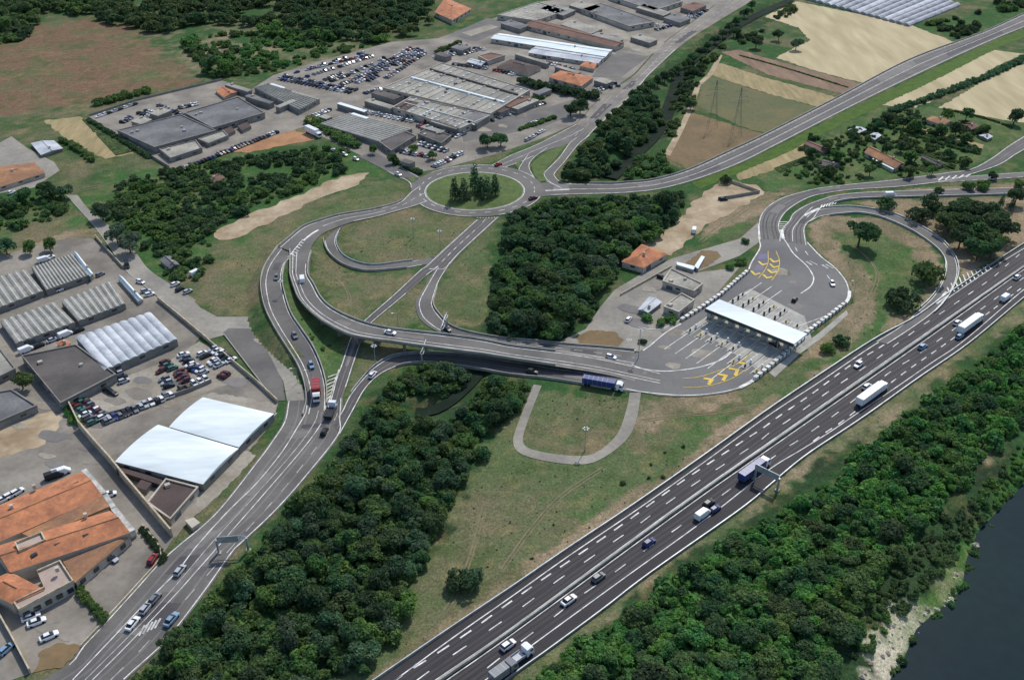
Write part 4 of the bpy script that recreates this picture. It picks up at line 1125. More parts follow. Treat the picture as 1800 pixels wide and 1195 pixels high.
def building(name, label, cat, px, h, roof='flat', rm='grey_roof', wm='wall', rise=None, n=6, axis=0, group=None, vents=0, every=7, nmax=6, z=0.0, seed=1, parapet=True, sky=0, seams=()):
    h *= .5
    q = ccw([P(p[0], p[1], h)[:2] for p in px])
    c = (sum(p[0] for p in q) / len(q), sum(p[1] for p in q) / len(q))
    root = empty(name, (c[0], c[1], z), label, cat, group)
    w = inset(q, .35 if roof in ('hip', 'gable') else .12)
    MB().prism(w, z - .2, h - .02).build('wall', M[wm], root)
    rnd = random.Random(seed)
    if roof == 'flat':
        MB().prism(q, h, h + .25).build('roof', M[rm], root)
        if parapet:
            pi = inset(q, .5)
            mb = MB(); k = len(q)
            vs = [(p[0], p[1], z_) for ring, z_ in ((q, h + .253), (q, h + .75), (pi, h + .75), (pi, h + .253)) for p in ring]
            for r0 in range(3):
                for i in range(k): mb_f = (r0 * k + i, r0 * k + (i + 1) % k, (r0 + 1) * k + (i + 1) % k, (r0 + 1) * k + i); mb.f.append(mb_f); mb.m.append(0)
            mb.v = vs
            mb.build('parapet', M[wm], root)
    elif roof == 'hip' or roof == 'gable':
        a, b, c_, d = [Vector((p[0], p[1], h)) for p in q]
        if (b - a).length < (c_ - b).length: a, b, c_, d = b, c_, d, a
        rise = rise or 2.2
        m0, m1_ = (a + d) / 2, (b + c_) / 2
        L = (m1_ - m0).length; W = (d - a).length
        ins = min(W * .5, L * .42) if roof == 'hip' else 0
        ax = (m1_ - m0).normalized()
        r0, r1 = m0 + ax * ins + Vector((0, 0, rise)), m1_ - ax * ins + Vector((0, 0, rise))
        vs = [a, b, c_, d, r0, r1]
        mb = MB().add(vs, [(0, 1, 5, 4), (2, 3, 4, 5), (1, 2, 5), (3, 0, 4), (3, 2, 1, 0)])
        mb.build('roof', M[rm], root)
        rc = MB().tube(r0 + Vector((0, 0, .06)), r1 + Vector((0, 0, .06)), .22, n=6)
        rc.build('ridge', M[rm], root)
        ch = r0.lerp(r1, .3)
        MB().box((ch.x + .8, ch.y - .8, ch.z + .2), (.8, .8, 1.5), .3).build('chimney', M['wall'], root)
    elif roof == 'rib':
        rib_roof(q, h, rise or 1.1, n, axis, strips=rm == 'rib_roof' and n > 1).build('roof', [M[rm], M['rib_strip']], root)
    elif roof == 'vault':
        rib_roof(q, h, rise or 3.0, n, axis, seg=14).build('roof', M[rm], root, smooth=False)
    if every: openings(root, w, h, every=every, nmax=nmax)
    A, B, C, D = [Vector((p[0], p[1])) for p in (q + q)[:4]]
    for k in range(vents):
        u, v = rnd.uniform(.08, .92), rnd.uniform(.1, .9)
        p = (A.lerp(B, u)).lerp(D.lerp(C, u), v)
        s = rnd.uniform(.7, 1.8)
        MB().box((p.x, p.y, h + .25 + .45), (s, s * rnd.uniform(.6, 1.4), .9), .6).build('roof_vent', M[rnd.choice(['steel', 'wall', 'grey_roof'])], root)
    if sky:                                       # rows of rooflights
        rows, cols = sky
        for r_ in range(rows):
            for cc in range(cols):
                u, v = (cc + .5) / cols, (r_ + .5) / rows
                p = (A.lerp(B, u)).lerp(D.lerp(C, u), v)
                if rnd.random() < .25: continue
                MB().box((p.x, p.y, h + .25 + .2), (1.9, 1.3, .4), math.atan2((B - A).y, (B - A).x), 0).build('rooflight', M['rib_white'], root)
    for (u0, v0_, u1, v1_, wd, hh, mm) in seams:   # long upstands and gutters across a flat roof
        p, q_ = A.lerp(B, u0).lerp(D.lerp(C, u0), v0_), A.lerp(B, u1).lerp(D.lerp(C, u1), v1_)
        d_ = q_ - p
        MB().box(((p.x + q_.x) / 2, (p.y + q_.y) / 2, h + .25 + hh / 2), (d_.length, wd, hh), math.atan2(d_.y, d_.x)).build('roof_seam', M[mm], root)
    return root


bd = building
# left industrial estate
bd('ribbed_hall', 'grey ribbed hall cut off by left picture edge at top of estate', 'hall', [(-70, 505), (46, 475), (76, 512), (-40, 556)], 5, 'rib', 'rib_roof', 'wall_grey', n=9, axis=1, rise=.42)
bd('ribbed_hall', 'grey hall with fine lengthwise ribs and white end strip in estate', 'hall', [(55, 471), (127, 447), (158, 484), (81, 511)], 5, 'rib', 'rib_roof', 'wall_grey', n=13, axis=1, rise=.45)
bd('ribbed_hall', 'olive grey ribbed hall at left edge of second hall row', 'hall', [(0, 565), (97, 532), (132, 567), (28, 604)], 5, 'rib', 'rib_roof', 'wall_grey', n=8, axis=1, rise=.42)
bd('ribbed_hall', 'olive grey ribbed hall beside the narrow white shed', 'hall', [(107, 530), (195, 495), (221, 534), (138, 565)], 5, 'rib', 'rib_roof', 'wall_grey', n=8, axis=1, rise=.42)
bd('long_shed', 'narrow bright white shed beside olive ribbed hall', 'shed', [(207, 489), (215, 486), (252, 526), (243, 530)], 3.2, 'gable', 'white_roof', 'wall', rise=.9, every=0)
bd('long_shed', 'thin white storage strip on the end of fine ribbed hall', 'shed', [(129, 446), (135, 444), (164, 481), (158, 486)], 5.6, 'gable', 'white_roof', 'wall_grey', rise=.7, every=0)
bd('ribbed_hall', 'bright white hall with nine wide rounded roof ribs', 'hall', [(133, 593), (265, 549), (312, 596), (184, 651)], 6, 'rib', 'rib_white', 'wall_grey', n=9, axis=1, rise=.55)
bd('flat_warehouse', 'dark grey flat roofed warehouse left of white ribbed hall', 'warehouse', [(38, 627), (134, 607), (205, 660), (107, 711)], 5.5, 'flat', 'dark_roof', 'wall_grey', vents=2)
bd('vaulted_hangar', 'upper of two gleaming white arched hangars by the avenue', 'hangar', [(357, 698), (482, 727), (420, 786), (297, 750)], 6, 'vault', 'white_roof', 'wall_grey', n=1, axis=0, rise=.8)
bd('vaulted_hangar', 'lower and larger white arched hangar beside stone wall', 'hangar', [(278, 746), (420, 788), (357, 851), (202, 811)], 6, 'vault', 'white_roof', 'wall_grey', n=1, axis=0, rise=.9)
bd('flat_warehouse', 'dark brown flat roof building at foot of white hangar', 'warehouse', [(292, 843), (350, 858), (300, 915), (258, 886)], 4, 'flat', 'brown_roof', 'wall', vents=1)
bd('lean_to_canopy', 'narrow brown canopy along front of lower white hangar', 'canopy', [(205, 818), (288, 845), (283, 853), (204, 827)], 3.5, 'flat', 'brown_roof', 'steel_dark', parapet=False, every=0)
bd('garden_shed', 'small dark brown shed between canopy and brown roof', 'shed', [(250, 842), (270, 846), (257, 863), (238, 856)], 3, 'flat', 'brown_roof', 'wall_grey', parapet=False, every=0)
bd('pale_hut', 'small pale hut at the roadside below hangars', 'hut', [(325, 915), (341, 910), (352, 919), (338, 929)], 2.6, 'flat', 'wall', 'wall', parapet=False, every=0)
bd('flat_warehouse', 'pale grey flat roof at left edge above bare ground', 'warehouse', [(-60, 700), (22, 686), (66, 715), (-40, 760)], 4.5, 'flat', 'grey_roof', 'wall_grey')
bd('flat_warehouse', 'long pale building at left edge below the ribbed halls', 'warehouse', [(-70, 590), (-10, 600), (28, 650), (-50, 690)], 4.5, 'flat', 'mall_roof', 'wall_grey')
bd('garden_shed', 'orange roofed kiosk between ribbed halls and white hall', 'kiosk', [(98, 603), (112, 596), (126, 602), (112, 612)], 3, 'hip', 'terracotta', 'wall', rise=.8, every=0)
bd('garden_shed', 'grey tilted shed among bushes by the service road', 'shed', [(280, 457), (301, 450), (316, 465), (299, 473)], 3.2, 'gable', 'grey_roof', 'wall_grey', rise=1.0, every=0)
# big tiled complex at the lower left
root = empty('tiled_building', (*P(90, 960)[:2], 0), 'large orange tiled building with pink roof terraces at lower left', 'building')


def heading_px(a, b):
    p, q = P(*a), P(*b)
    return math.atan2(q[1] - p[1], q[0] - p[0])


def tiled(px, h, rm, rise, typ='gable', wallm='wall'):
    q = ccw([P(p[0], p[1], h)[:2] for p in px])
    MB().prism(inset(q, .25), -.2, h - .03).build('wall', M[wallm], root)
    if typ == 'flat':
        MB().prism(q, h, h + .3).build('terrace', M[rm], root)
        pi = inset(q, .3); k = len(q)
        mb = MB(); mb.v = [(p[0], p[1], z_) for ring, z_ in ((q, h + .303), (q, h + 1.0), (pi, h + 1.0), (pi, h + .303)) for p in ring]
        for r0 in range(3):
            for i in range(k): mb.f.append((r0 * k + i, r0 * k + (i + 1) % k, (r0 + 1) * k + (i + 1) % k, (r0 + 1) * k + i)); mb.m.append(0)
        mb.build('parapet', M['stone'], root)
    elif typ == 'slope':                          # single pitch rising towards the second edge
        vs = [(*q[0], h), (*q[1], h), (*q[2], h + rise), (*q[3], h + rise), (*q[0], h - .2), (*q[1], h - .2), (*q[2], h - .2), (*q[3], h - .2)]
        MB().add(vs, [(0, 1, 2, 3), (0, 4, 5, 1), (1, 5, 6, 2), (2, 6, 7, 3), (3, 7, 4, 0)]).build('roof', M[rm], root)
    else:
        a, b, c_, d = [Vector((p[0], p[1], h)) for p in q]
        if (b - a).length < (c_ - b).length: a, b, c_, d = b, c_, d, a
        W = (d - a).length
        m0, m1_ = (a + d) / 2, (b + c_) / 2
        ax = (m1_ - m0).normalized(); L = (m1_ - m0).length
        i0 = min(W * .5, L * .4) if typ == 'hip' else .0
        r0, r1 = m0 + ax * i0 + Vector((0, 0, rise)), m1_ - ax * i0 + Vector((0, 0, rise))
        MB().add([a, b, c_, d, r0, r1], [(0, 1, 5, 4), (2, 3, 4, 5), (1, 2, 5), (3, 0, 4), (3, 2, 1, 0)]).build('roof', M[rm], root)
        MB().tube(r0, r1, .2).build('ridge', M['terracotta_old'], root)
    return q


tiled([(144, 828), (181, 872), (-10, 956), (-70, 915)], 4.2, 'terracotta', 1.3)
tiled([(182, 873), (193, 892), (60, 946), (36, 936)], 3.9, 'terracotta_old', .5, 'slope')
tiled([(193, 897), (229, 936), (18, 1006), (-14, 962)], 4.4, 'terracotta', 1.5)
tiled([(18, 1004), (79, 1036), (22, 1062), (-40, 1030)], 3.9, 'terracotta', 1.1, 'hip')
tiled([(112, 990), (214, 949), (226, 944), (132, 1024)], 3.0, 'terracotta_old', .7, 'slope')
tiled([(66, 1006), (107, 988), (131, 1024), (34, 1075), (25, 1062), (80, 1036)], 3.4, 'terrace', 0, 'flat')
tiled([(27, 957), (75, 938), (82, 952), (34, 972)], 5.4, 'terrace', 0, 'flat')
for a, b in (((60, 855), (95, 838)), ((20, 890), (58, 880)), ((150, 905), (130, 955)), ((100, 1000), (70, 1020))):
    p = P(a[0], a[1], 5.6); MB().box((p[0], p[1], 5.6), (.9, .9, 1.3), .5).build('chimney', M['wall'], root)
for j, (x, y) in enumerate([(120, 1031), (100, 1041), (80, 1051), (60, 1061), (45, 1069), (210, 957), (190, 974), (170, 990), (150, 1007)]):
    a, b = (P(131, 1026, 0), P(34, 1077, 0)) if j < 5 else (P(226, 946, 0), P(132, 1026, 0))
    ang = math.atan2(b[1] - a[1], b[0] - a[0])
    nn = Vector((-math.sin(ang), math.cos(ang)))
    if nn.y > 0: nn = -nn
    t = (j + .5) / 5 if j < 5 else (j - 4.5) / 4
    p = Vector(a[:2]).lerp(Vector(b[:2]), t)
    hw_ = 3.4 if j < 5 else 3.0
    base_p = P(*(np.array((131, 1024)) * (1 - t) + np.array((34, 1075)) * t), hw_) if j < 5 else P(*(np.array((226, 944)) * (1 - t) + np.array((132, 1024)) * t), hw_)
    MB().box((base_p[0] + nn.x * .0, base_p[1] + nn.y * .0, 1.7), (1.6, .5, 1.2), ang).build('window', M['window'], root)
# pale balconies and walls along the right hand end, dormers and rooflights
for (a, b, hh, ww) in (((147, 826), (183, 868), 2.6, 1.6), ((184, 868), (200, 893), 2.2, 1.4), ((200, 894), (233, 934), 2.6, 1.6), ((33, 1078), (132, 1027), 1.4, .5), ((112, 991), (131, 1023), 1.2, .5)):
    A_, B_ = Vector(P(*a, hh)), Vector(P(*b, hh))
    MB().box(((A_.x + B_.x) / 2, (A_.y + B_.y) / 2, hh / 2 + .3), ((B_ - A_).length, ww, hh), math.atan2(B_.y - A_.y, B_.x - A_.x)).build('balcony', M['paint_worn'], root)
for (x, y, z_) in ((40, 900, 4.9), (75, 880, 4.9), (110, 862, 4.9), (135, 850, 4.9), (60, 975, 5.2), (100, 955, 5.2), (150, 940, 5.2), (185, 925, 5.2)):
    p = P(x, y, z_); d_ = heading_px((0, 900), (140, 830))
    MB().box((p[0], p[1], z_), (1.5, 1.1, .5), d_).build('rooflight', M['window'], root)
# left middle
bd('tiled_house', 'wide yellow brown roofed house at left edge', 'house', [(-30, 296), (60, 285), (80, 304), (-10, 332)], 4.5, 'hip', 'terracotta_old', 'wall', rise=1.5)
bd('garden_shed', 'pale blue grey shed near crop plot at left', 'shed', [(54, 252), (95, 247), (111, 261), (72, 273)], 3.2, 'gable', 'rib_white', 'wall_grey', rise=.7, every=0)
bd('garden_shed', 'reddish roofed hut hidden among trees left of dirt strip', 'hut', [(362, 312), (380, 305), (396, 312), (378, 322)], 3, 'gable', 'terracotta_brown', 'wall', rise=.8, every=0)
bd('flat_warehouse', 'large dark grey flat warehouse nearest the crop plot', 'warehouse', [(206, 231), (318, 203), (380, 231), (272, 261)], 6, 'flat', 'grey_roof', 'wall_grey', vents=4)
bd('flat_warehouse', 'large dark grey flat warehouse next to red roofed hut', 'warehouse', [(324, 200), (419, 172), (466, 200), (374, 227)], 6, 'flat', 'grey_roof', 'wall_grey', vents=3)
bd('flat_warehouse', 'low olive grey annex in front of dark warehouse', 'warehouse', [(280, 264), (345, 248), (356, 262), (300, 280)], 4, 'flat', 'mall_roof', 'wall_grey', vents=1)
bd('flat_warehouse', 'low pale annex between dark warehouse and parked car row', 'warehouse', [(347, 246), (393, 231), (402, 240), (367, 254)], 3.6, 'flat', 'mall_roof', 'wall_grey')
bd('small_house', 'red roofed hut at top of grey warehouse yard', 'hut', [(378, 159), (404, 152), (418, 162), (394, 172)], 3.4, 'gable', 'terracotta', 'wall', rise=.8, every=0)
for (x, y, lab) in ((400, 230, 'small black roofed hut between grey annex and car row'), (428, 222, 'small black roofed hut right of the other black hut')):
    bd('flat_hut', lab, 'hut', [(x - 11, y), (x + 6, y - 7), (x + 14, y + 1), (x - 2, y + 9)], 3, 'flat', 'brown_roof', 'wall_grey', parapet=False, every=0)
# far market complex
SEAM_A = [(.03, u, .97, u, .5, .25, 'rib_roof' if i % 3 else 'rib_strip') for i, u in enumerate(np.linspace(.07, .93, 13))] + [(.42, .03, .42, .97, 1.6, .8, 'white_roof'), (.75, .03, .75, .97, 1.2, .9, 'dark_roof')]
SEAM_B = [(.04, u, .96, u, .5, .25, 'rib_strip' if i % 2 else 'rib_roof') for i, u in enumerate(np.linspace(.08, .92, 11))] + [(.5, .03, .5, .97, .8, .5, 'rib_strip')]
bd('market_hall', 'huge pale gravelled flat hall, upper half of market complex', 'hall', [(672, 156), (777, 112), (932, 160), (862, 202)], 7, 'flat', 'mall_roof', 'wall', vents=12, sky=(7, 9), every=9, nmax=10, seed=3, seams=SEAM_A)
bd('market_hall', 'long pale gravelled flat hall, lower half of market complex', 'hall', [(690, 190), (722, 172), (862, 205), (808, 228)], 6, 'flat', 'mall_roof', 'wall', vents=8, sky=(6, 8), every=9, nmax=10, seed=4, seams=SEAM_B)
bd('flat_hut', 'dark slab roof at right corner of lower market hall', 'roof hut', [(812, 208), (836, 197), (862, 203), (838, 219)], 6.9, 'flat', 'grey_roof', 'wall_grey', parapet=False, every=0)
bd('flat_hut', 'brown roofed block beside lower market hall', 'block', [(693, 187), (716, 177), (736, 181), (713, 195)], 6.8, 'flat', 'brown_roof', 'wall_grey', parapet=False, every=0)
bd('ribbed_hall', 'grey hall with many pale diagonal ribs facing the roundabout', 'hall', [(563, 218), (616, 199), (725, 227), (668, 250)], 5.5, 'rib', 'rib_roof', 'wall_grey', n=11, axis=1, rise=.42)
bd('flat_warehouse', 'dark flat roof at the lower end of diagonal ribbed hall', 'warehouse', [(666, 251), (709, 231), (732, 240), (688, 267)], 5, 'flat', 'dark_roof', 'wall_grey')
bd('flat_warehouse', 'small grey flat roofed shop behind the lower car park', 'shop', [(734, 237), (752, 226), (794, 240), (776, 254)], 4.5, 'flat', 'dark_roof', 'wall_grey', vents=2)
bd('ribbed_hall', 'small ribbed hall with pale edge below the far car park', 'hall', [(447, 156), (472, 148), (562, 176), (526, 195)], 5, 'rib', 'rib_roof', 'wall_grey', n=9, axis=1, rise=.8)
bd('long_white_hall', 'long white roofed hall near top centre', 'hall', [(862, 68), (878, 59), (1077, 88), (1065, 100)], 6, 'gable', 'white_roof', 'wall', rise=1.0, every=9)
bd('long_white_hall', 'shorter white roofed hall in front of long white hall', 'hall', [(928, 93), (942, 82), (1064, 101), (1052, 112)], 5, 'gable', 'rib_white', 'wall', rise=.9, every=9)
bd('long_brown_hall', 'long brown roofed hall behind long white hall', 'hall', [(922, 45), (942, 34), (1098, 75), (1083, 83)], 6, 'gable', 'terracotta_brown', 'wall', rise=1.0, every=9)
bd('flat_warehouse', 'grey flat warehouse near the top of the avenue', 'warehouse', [(1022, 17), (1055, 7), (1151, 40), (1106, 48)], 6, 'flat', 'grey_roof', 'wall', vents=3)
bd('flat_warehouse', 'pale flat warehouse with window grid at top centre', 'warehouse', [(874, 28), (945, 5), (996, 20), (942, 38)], 6, 'flat', 'mall_roof', 'wall', sky=(4, 6))
bd('flat_warehouse', 'grey warehouse at top edge left of the avenue', 'warehouse', [(1070, -6), (1110, -22), (1200, 4), (1150, 20)], 6, 'flat', 'grey_roof', 'wall')
bd('tiled_house', 'bright orange hipped roof house beside the avenue', 'house', [(964, 136), (985, 124), (1044, 136), (1022, 152)], 5.5, 'hip', 'terracotta', 'wall', rise=2.4)
bd('tiled_house', 'little orange roofed house between white halls and car park', 'house', [(1018, 116), (1031, 107), (1050, 112), (1044, 122)], 4.5, 'hip', 'terracotta', 'wall', rise=1.4, every=0)
bd('tiled_house', 'dark hipped roof building left of bright orange house', 'house', [(872, 118), (898, 104), (952, 118), (928, 129)], 5, 'hip', 'brown_roof', 'wall', rise=1.8, every=0)
bd('flat_hut', 'rust brown flat building behind upper market car rows', 'building', [(840, 100), (863, 94), (888, 99), (858, 109)], 5, 'flat', 'terracotta_brown', 'wall', every=0)
bd('garden_shed', 'pale blue long shed below rust brown building', 'shed', [(820, 109), (828, 103), (855, 109), (846, 116)], 3.5, 'gable', 'rib_white', 'wall_grey', rise=.6, every=0)
bd('tiled_house', 'big orange roofed house in trees at the top edge', 'house', [(764, 22), (782, -4), (829, 16), (795, 36)], 7, 'hip', 'terracotta', 'wall', rise=3.2)
bd('garden_shed', 'white and grey cottage in trees at top left', 'cottage', [(188, 22), (206, 14), (216, 20), (198, 28)], 4, 'hip', 'rib_white', 'wall', rise=1, every=0)
bd('garden_shed', 'brown roofed cottage beside white cottage at top left', 'cottage', [(112, 14), (126, 5), (134, 13), (120, 22)], 4, 'hip', 'terracotta_old', 'wall', rise=1, every=0)
bd('brick_tower', 'little red brick tower at market entrance', 'tower', [(539, 208), (545, 206), (550, 210), (543, 213)], 5.5, 'flat', 'terracotta_old', 'terracotta_old', parapet=False, every=0)
# toll office area
bd('tiled_house', 'orange hipped roof house beside the wood and toll offices', 'house', [(1092, 460), (1128, 429), (1174, 446), (1131, 471)], 5.5, 'hip', 'terracotta', 'wall', rise=2.2)
bd('flat_office', 'pale flat roofed toll office, upper of the two', 'office', [(1164, 496), (1179, 474), (1236, 501), (1220, 514)], 4.5, 'flat', 'mall_roof', 'wall', vents=2)
bd('flat_office', 'pale flat roofed toll office, lower, beside green patch', 'office', [(1166, 541), (1198, 517), (1221, 529), (1193, 551)], 4.5, 'flat', 'mall_roof', 'wall', vents=1)
bd('garden_shed', 'blue grey metal shed near toll offices', 'shed', [(1121, 544), (1141, 521), (1164, 531), (1139, 550)], 3.5, 'gable', 'rib_white', 'wall_grey', rise=.7, every=0)
bd('small_canopy', 'small white canopy in the planted bed by toll offices', 'canopy', [(1189, 461), (1222, 469), (1219, 475), (1190, 466)], 2.8, 'flat', 'white_roof', 'steel', parapet=False, every=0)
bd('small_canopy', 'white canopy at an angle beside the planted bed', 'canopy', [(1220, 469), (1233, 450), (1239, 452), (1227, 473)], 2.8, 'flat', 'white_roof', 'steel', parapet=False, every=0)
# gardens at the right
bd('tiled_house', 'long orange roofed farmhouse among gardens at right', 'house', [(1519, 268), (1533, 258), (1592, 288), (1575, 296)], 4.5, 'gable', 'terracotta_old', 'wall', rise=1.6)
bd('long_shed', 'narrow white lean-to in front of long farmhouse', 'shed', [(1533, 280), (1540, 277), (1576, 294), (1570, 299)], 3, 'flat', 'white_roof', 'wall', parapet=False, every=0)
bd('tiled_house', 'small orange brown house among garden trees at right', 'house', [(1627, 210), (1640, 204), (1672, 212), (1658, 221)], 4.5, 'hip', 'terracotta_old', 'wall', rise=1.4, every=0)
bd('garden_shed', 'reddish shed right of small orange brown house', 'shed', [(1692, 219), (1706, 214), (1722, 222), (1708, 228)], 3, 'gable', 'terracotta_brown', 'wall', rise=.7, every=0)
bd('garden_shed', 'grey blue shed below the mown road verge', 'shed', [(1490, 229), (1503, 222), (1524, 228), (1510, 234)], 3, 'gable', 'rib_white', 'wall_grey', rise=.6, every=0)
bd('garden_shed', 'pale shed between blue shed and farmhouse', 'shed', [(1522, 241), (1536, 233), (1550, 238), (1538, 246)], 3, 'gable', 'rib_white', 'wall_grey', rise=.6, every=0)
bd('garden_shed', 'dark long shed at left of garden plots', 'shed', [(1412, 252), (1424, 248), (1460, 262), (1446, 268)], 3, 'gable', 'terracotta_brown', 'wall_grey', rise=.6, every=0)
bd('garden_shed', 'dark low shed by striped vegetable plot at right', 'shed', [(1618, 276), (1624, 273), (1660, 289), (1652, 293)], 2.6, 'gable', 'dark_roof', 'wall_grey', rise=.5, every=0)
bd('garden_shed', 'little grey shed at left of garden cluster', 'shed', [(1432, 288), (1448, 280), (1478, 287), (1462, 295)], 3, 'gable', 'dark_roof', 'wall_grey', rise=.5, every=0)
bd('garden_shed', 'pale blue shed at right end of gardens', 'shed', [(1720, 238), (1730, 234), (1746, 240), (1736, 245)], 3, 'gable', 'rib_white', 'wall_grey', rise=.5, every=0)
# polytunnels beyond the crop field
NT_ = 16
for i in range(NT_):
    t = i / NT_
    a, b = Vector((1400, -6)).lerp(Vector((1600, 46)), t), Vector((1500, -52)).lerp(Vector((1690, 10)), t)
    dv = Vector((200, 52)) / NT_ * .86
    bd('polytunnel', 'grey plastic polytunnel in the row beyond the crop field', 'greenhouse', [tuple(a), tuple(b), tuple(b + dv), tuple(a + dv)], 1.6, 'rib', 'film' if i % 4 else 'rib_white', 'film', n=1, axis=0, rise=1.3, every=0, group='polytunnels beyond the crop field')
# low stall roofs and awnings that fill the market yards
def stall(x, y, la, lb, m, label, h=3.0):
    a, b = Vector((1, -.43)) * la, Vector((1, .31)) * lb
    q = [Vector((x, y)), Vector((x, y)) + b, Vector((x, y)) + b + a, Vector((x, y)) + a]
    bd('market_shed', label, 'shed', [tuple(p) for p in q], h / .5, 'flat', m, 'wall_grey', parapet=False, every=0, vents=1 if la * lb > 300 else 0)


for x, y, la, lb, m, lab in (
        (592, 183, 6, 48, 'white_roof', 'long white awning behind the diagonal ribbed hall'), (616, 201, 5, 28, 'white_roof', 'short white awning on the upper edge of diagonal ribbed hall'),
        (474, 149, 4, 24, 'white_roof', 'white awning at upper corner of small ribbed hall'), (512, 162, 4, 46, 'mall_roof', 'pale awning along the small ribbed hall'),
        (652, 164, 14, 40, 'dark_roof', 'dark canopy left of the lower market hall'), (640, 178, 10, 46, 'mall_roof', 'pale canopy in the lane left of lower market hall'),
        (738, 224, 9, 36, 'rib_roof', 'olive shed in the crowded market lot, left'), (756, 214, 7, 46, 'mall_roof', 'pale shed in the crowded market lot, upper'),
        (884, 186, 40, 12, 'terracotta_brown', 'brown stall roof at right corner of market hall, first'), (899, 190, 38, 11, 'mall_roof', 'pale stall roof at right corner of market hall, second'),
        (870, 196, 16, 11, 'brown_roof', 'dark brown stall roof at right corner of lower hall'), (936, 164, 22, 12, 'grey_roof', 'grey stall roof by the long dark hedge'),
        (905, 96, 5, 56, 'mall_roof', 'narrow tan roof in front of long white hall, left'), (975, 118, 6, 40, 'mall_roof', 'narrow tan roof in front of shorter white hall'),
        (985, 44, 20, 54, 'mall_roof', 'wide pale roof between brown hall and grey warehouse'), (1040, 62, 12, 44, 'rib_roof', 'olive roof right of wide pale roof near top'),
        (1108, 66, 14, 34, 'mall_roof', 'pale roof beside the open lot near the avenue'), (1118, 14, 14, 48, 'mall_roof', 'pale roof behind grey warehouse at top'),
        (1166, 32, 18, 30, 'grey_roof', 'grey roof in the lot at top of avenue'), (1196, 14, 24, 22, 'terracotta_brown', 'brown roof near the top of avenue'),
        (880, 42, 16, 34, 'grey_roof', 'grey roof beside the sports ground'), (950, 16, 22, 40, 'rib_roof', 'olive roof at the top edge behind window grid'),
        (1000, 10, 20, 36, 'mall_roof', 'pale roof at top edge left of grey warehouse'), (1044, 142, 12, 22, 'mall_roof', 'pale low roof right of bright orange house'),
        (792, 84, 16, 20, 'grey_roof', 'grey roof among the upper market cars'), (764, 96, 10, 20, 'dark_roof', 'dark shelter by the hedge above market cars'),
        (560, 206, 10, 14, 'mall_roof', 'pale kiosk behind the brick tower'), (484, 188, 30, 8, 'mall_roof', 'pale lean-to at left of small ribbed hall'),
        (430, 170, 8, 44, 'grey_roof', 'narrow grey roof along the market entrance lane'), (395, 150, 8, 40, 'rib_roof', 'narrow olive roof near red roofed hut'),
        (230, 214, 20, 18, 'mall_roof', 'pale low roof in the left of grey warehouse yard'), (262, 200, 24, 16, 'mall_roof', 'pale low roof in the middle of grey warehouse yard'),
        (702, 284, 10, 18, 'dark_roof', 'dark shelter near lower market car park'), (820, 216, 10, 14, 'white_roof', 'white awning at right end of lower market hall')):
    stall(x, y, la, lb, m, lab)

# ---------------------------------------------------------------- toll canopy and islands
CZ = 6.2
c0, c1, c2, c3 = [np.array(P(*p, CZ)[:2]) for p in ((1242, 543), (1262, 525), (1418, 586), (1397, 605))]
cen = (c0 + c1 + c2 + c3) / 4
U = (c3 - c0 + c2 - c1) / 2; UL = np.linalg.norm(U); U /= UL
V = np.array([-U[1], U[0]]); V = V if V[1] > 0 else -V
VW = abs(((c1 - c0) @ V + (c2 - c3) @ V) / 2)
TA = math.atan2(U[1], U[0])
tp = lambda u, v, z: (cen[0] + U[0] * u + V[0] * v, cen[1] + U[1] * u + V[1] * v, z)
root = empty('toll_canopy', tp(0, 0, 0), 'long white flat roof spanning all the toll lanes', 'canopy')
MB().box(tp(0, 0, CZ - .35), (UL, VW, .7), TA).build('roof', M['white_roof'], root)
MB().box(tp(0, -VW / 2 - .15, CZ - .6), (UL, .25, 1.3), TA).build('fascia', M['steel_dark'], root)
for i in range(8):
    for s in (-1, 1):
        u = -UL / 2 + UL * (i + .5) / 8
        MB().tube(tp(u, s * VW * .3, 0), tp(u, s * VW * .3, CZ - .7), .18, n=8).build('column', M['steel'], root)
for i in range(7):
    u = -UL / 2 + UL * (i + 1) / 8
    MB().box(tp(u, -VW / 2 - .32, CZ - .6), (1.6, .1, .9), TA).build('sign', M['sign_green' if i % 2 else 'window'], root)
AP = MB()
AP.add([tp(-UL / 2 - 1, -9, .166), tp(UL / 2 - 2.5, -20, .166), tp(UL / 2 - 1, 12, .166), tp(UL * .2, 25, .166), tp(-UL / 2 - 1, 30, .166)], [(0, 1, 2, 3, 4)])
AP.build('concrete_apron', M['concrete'], kind='structure')
LN = MB()
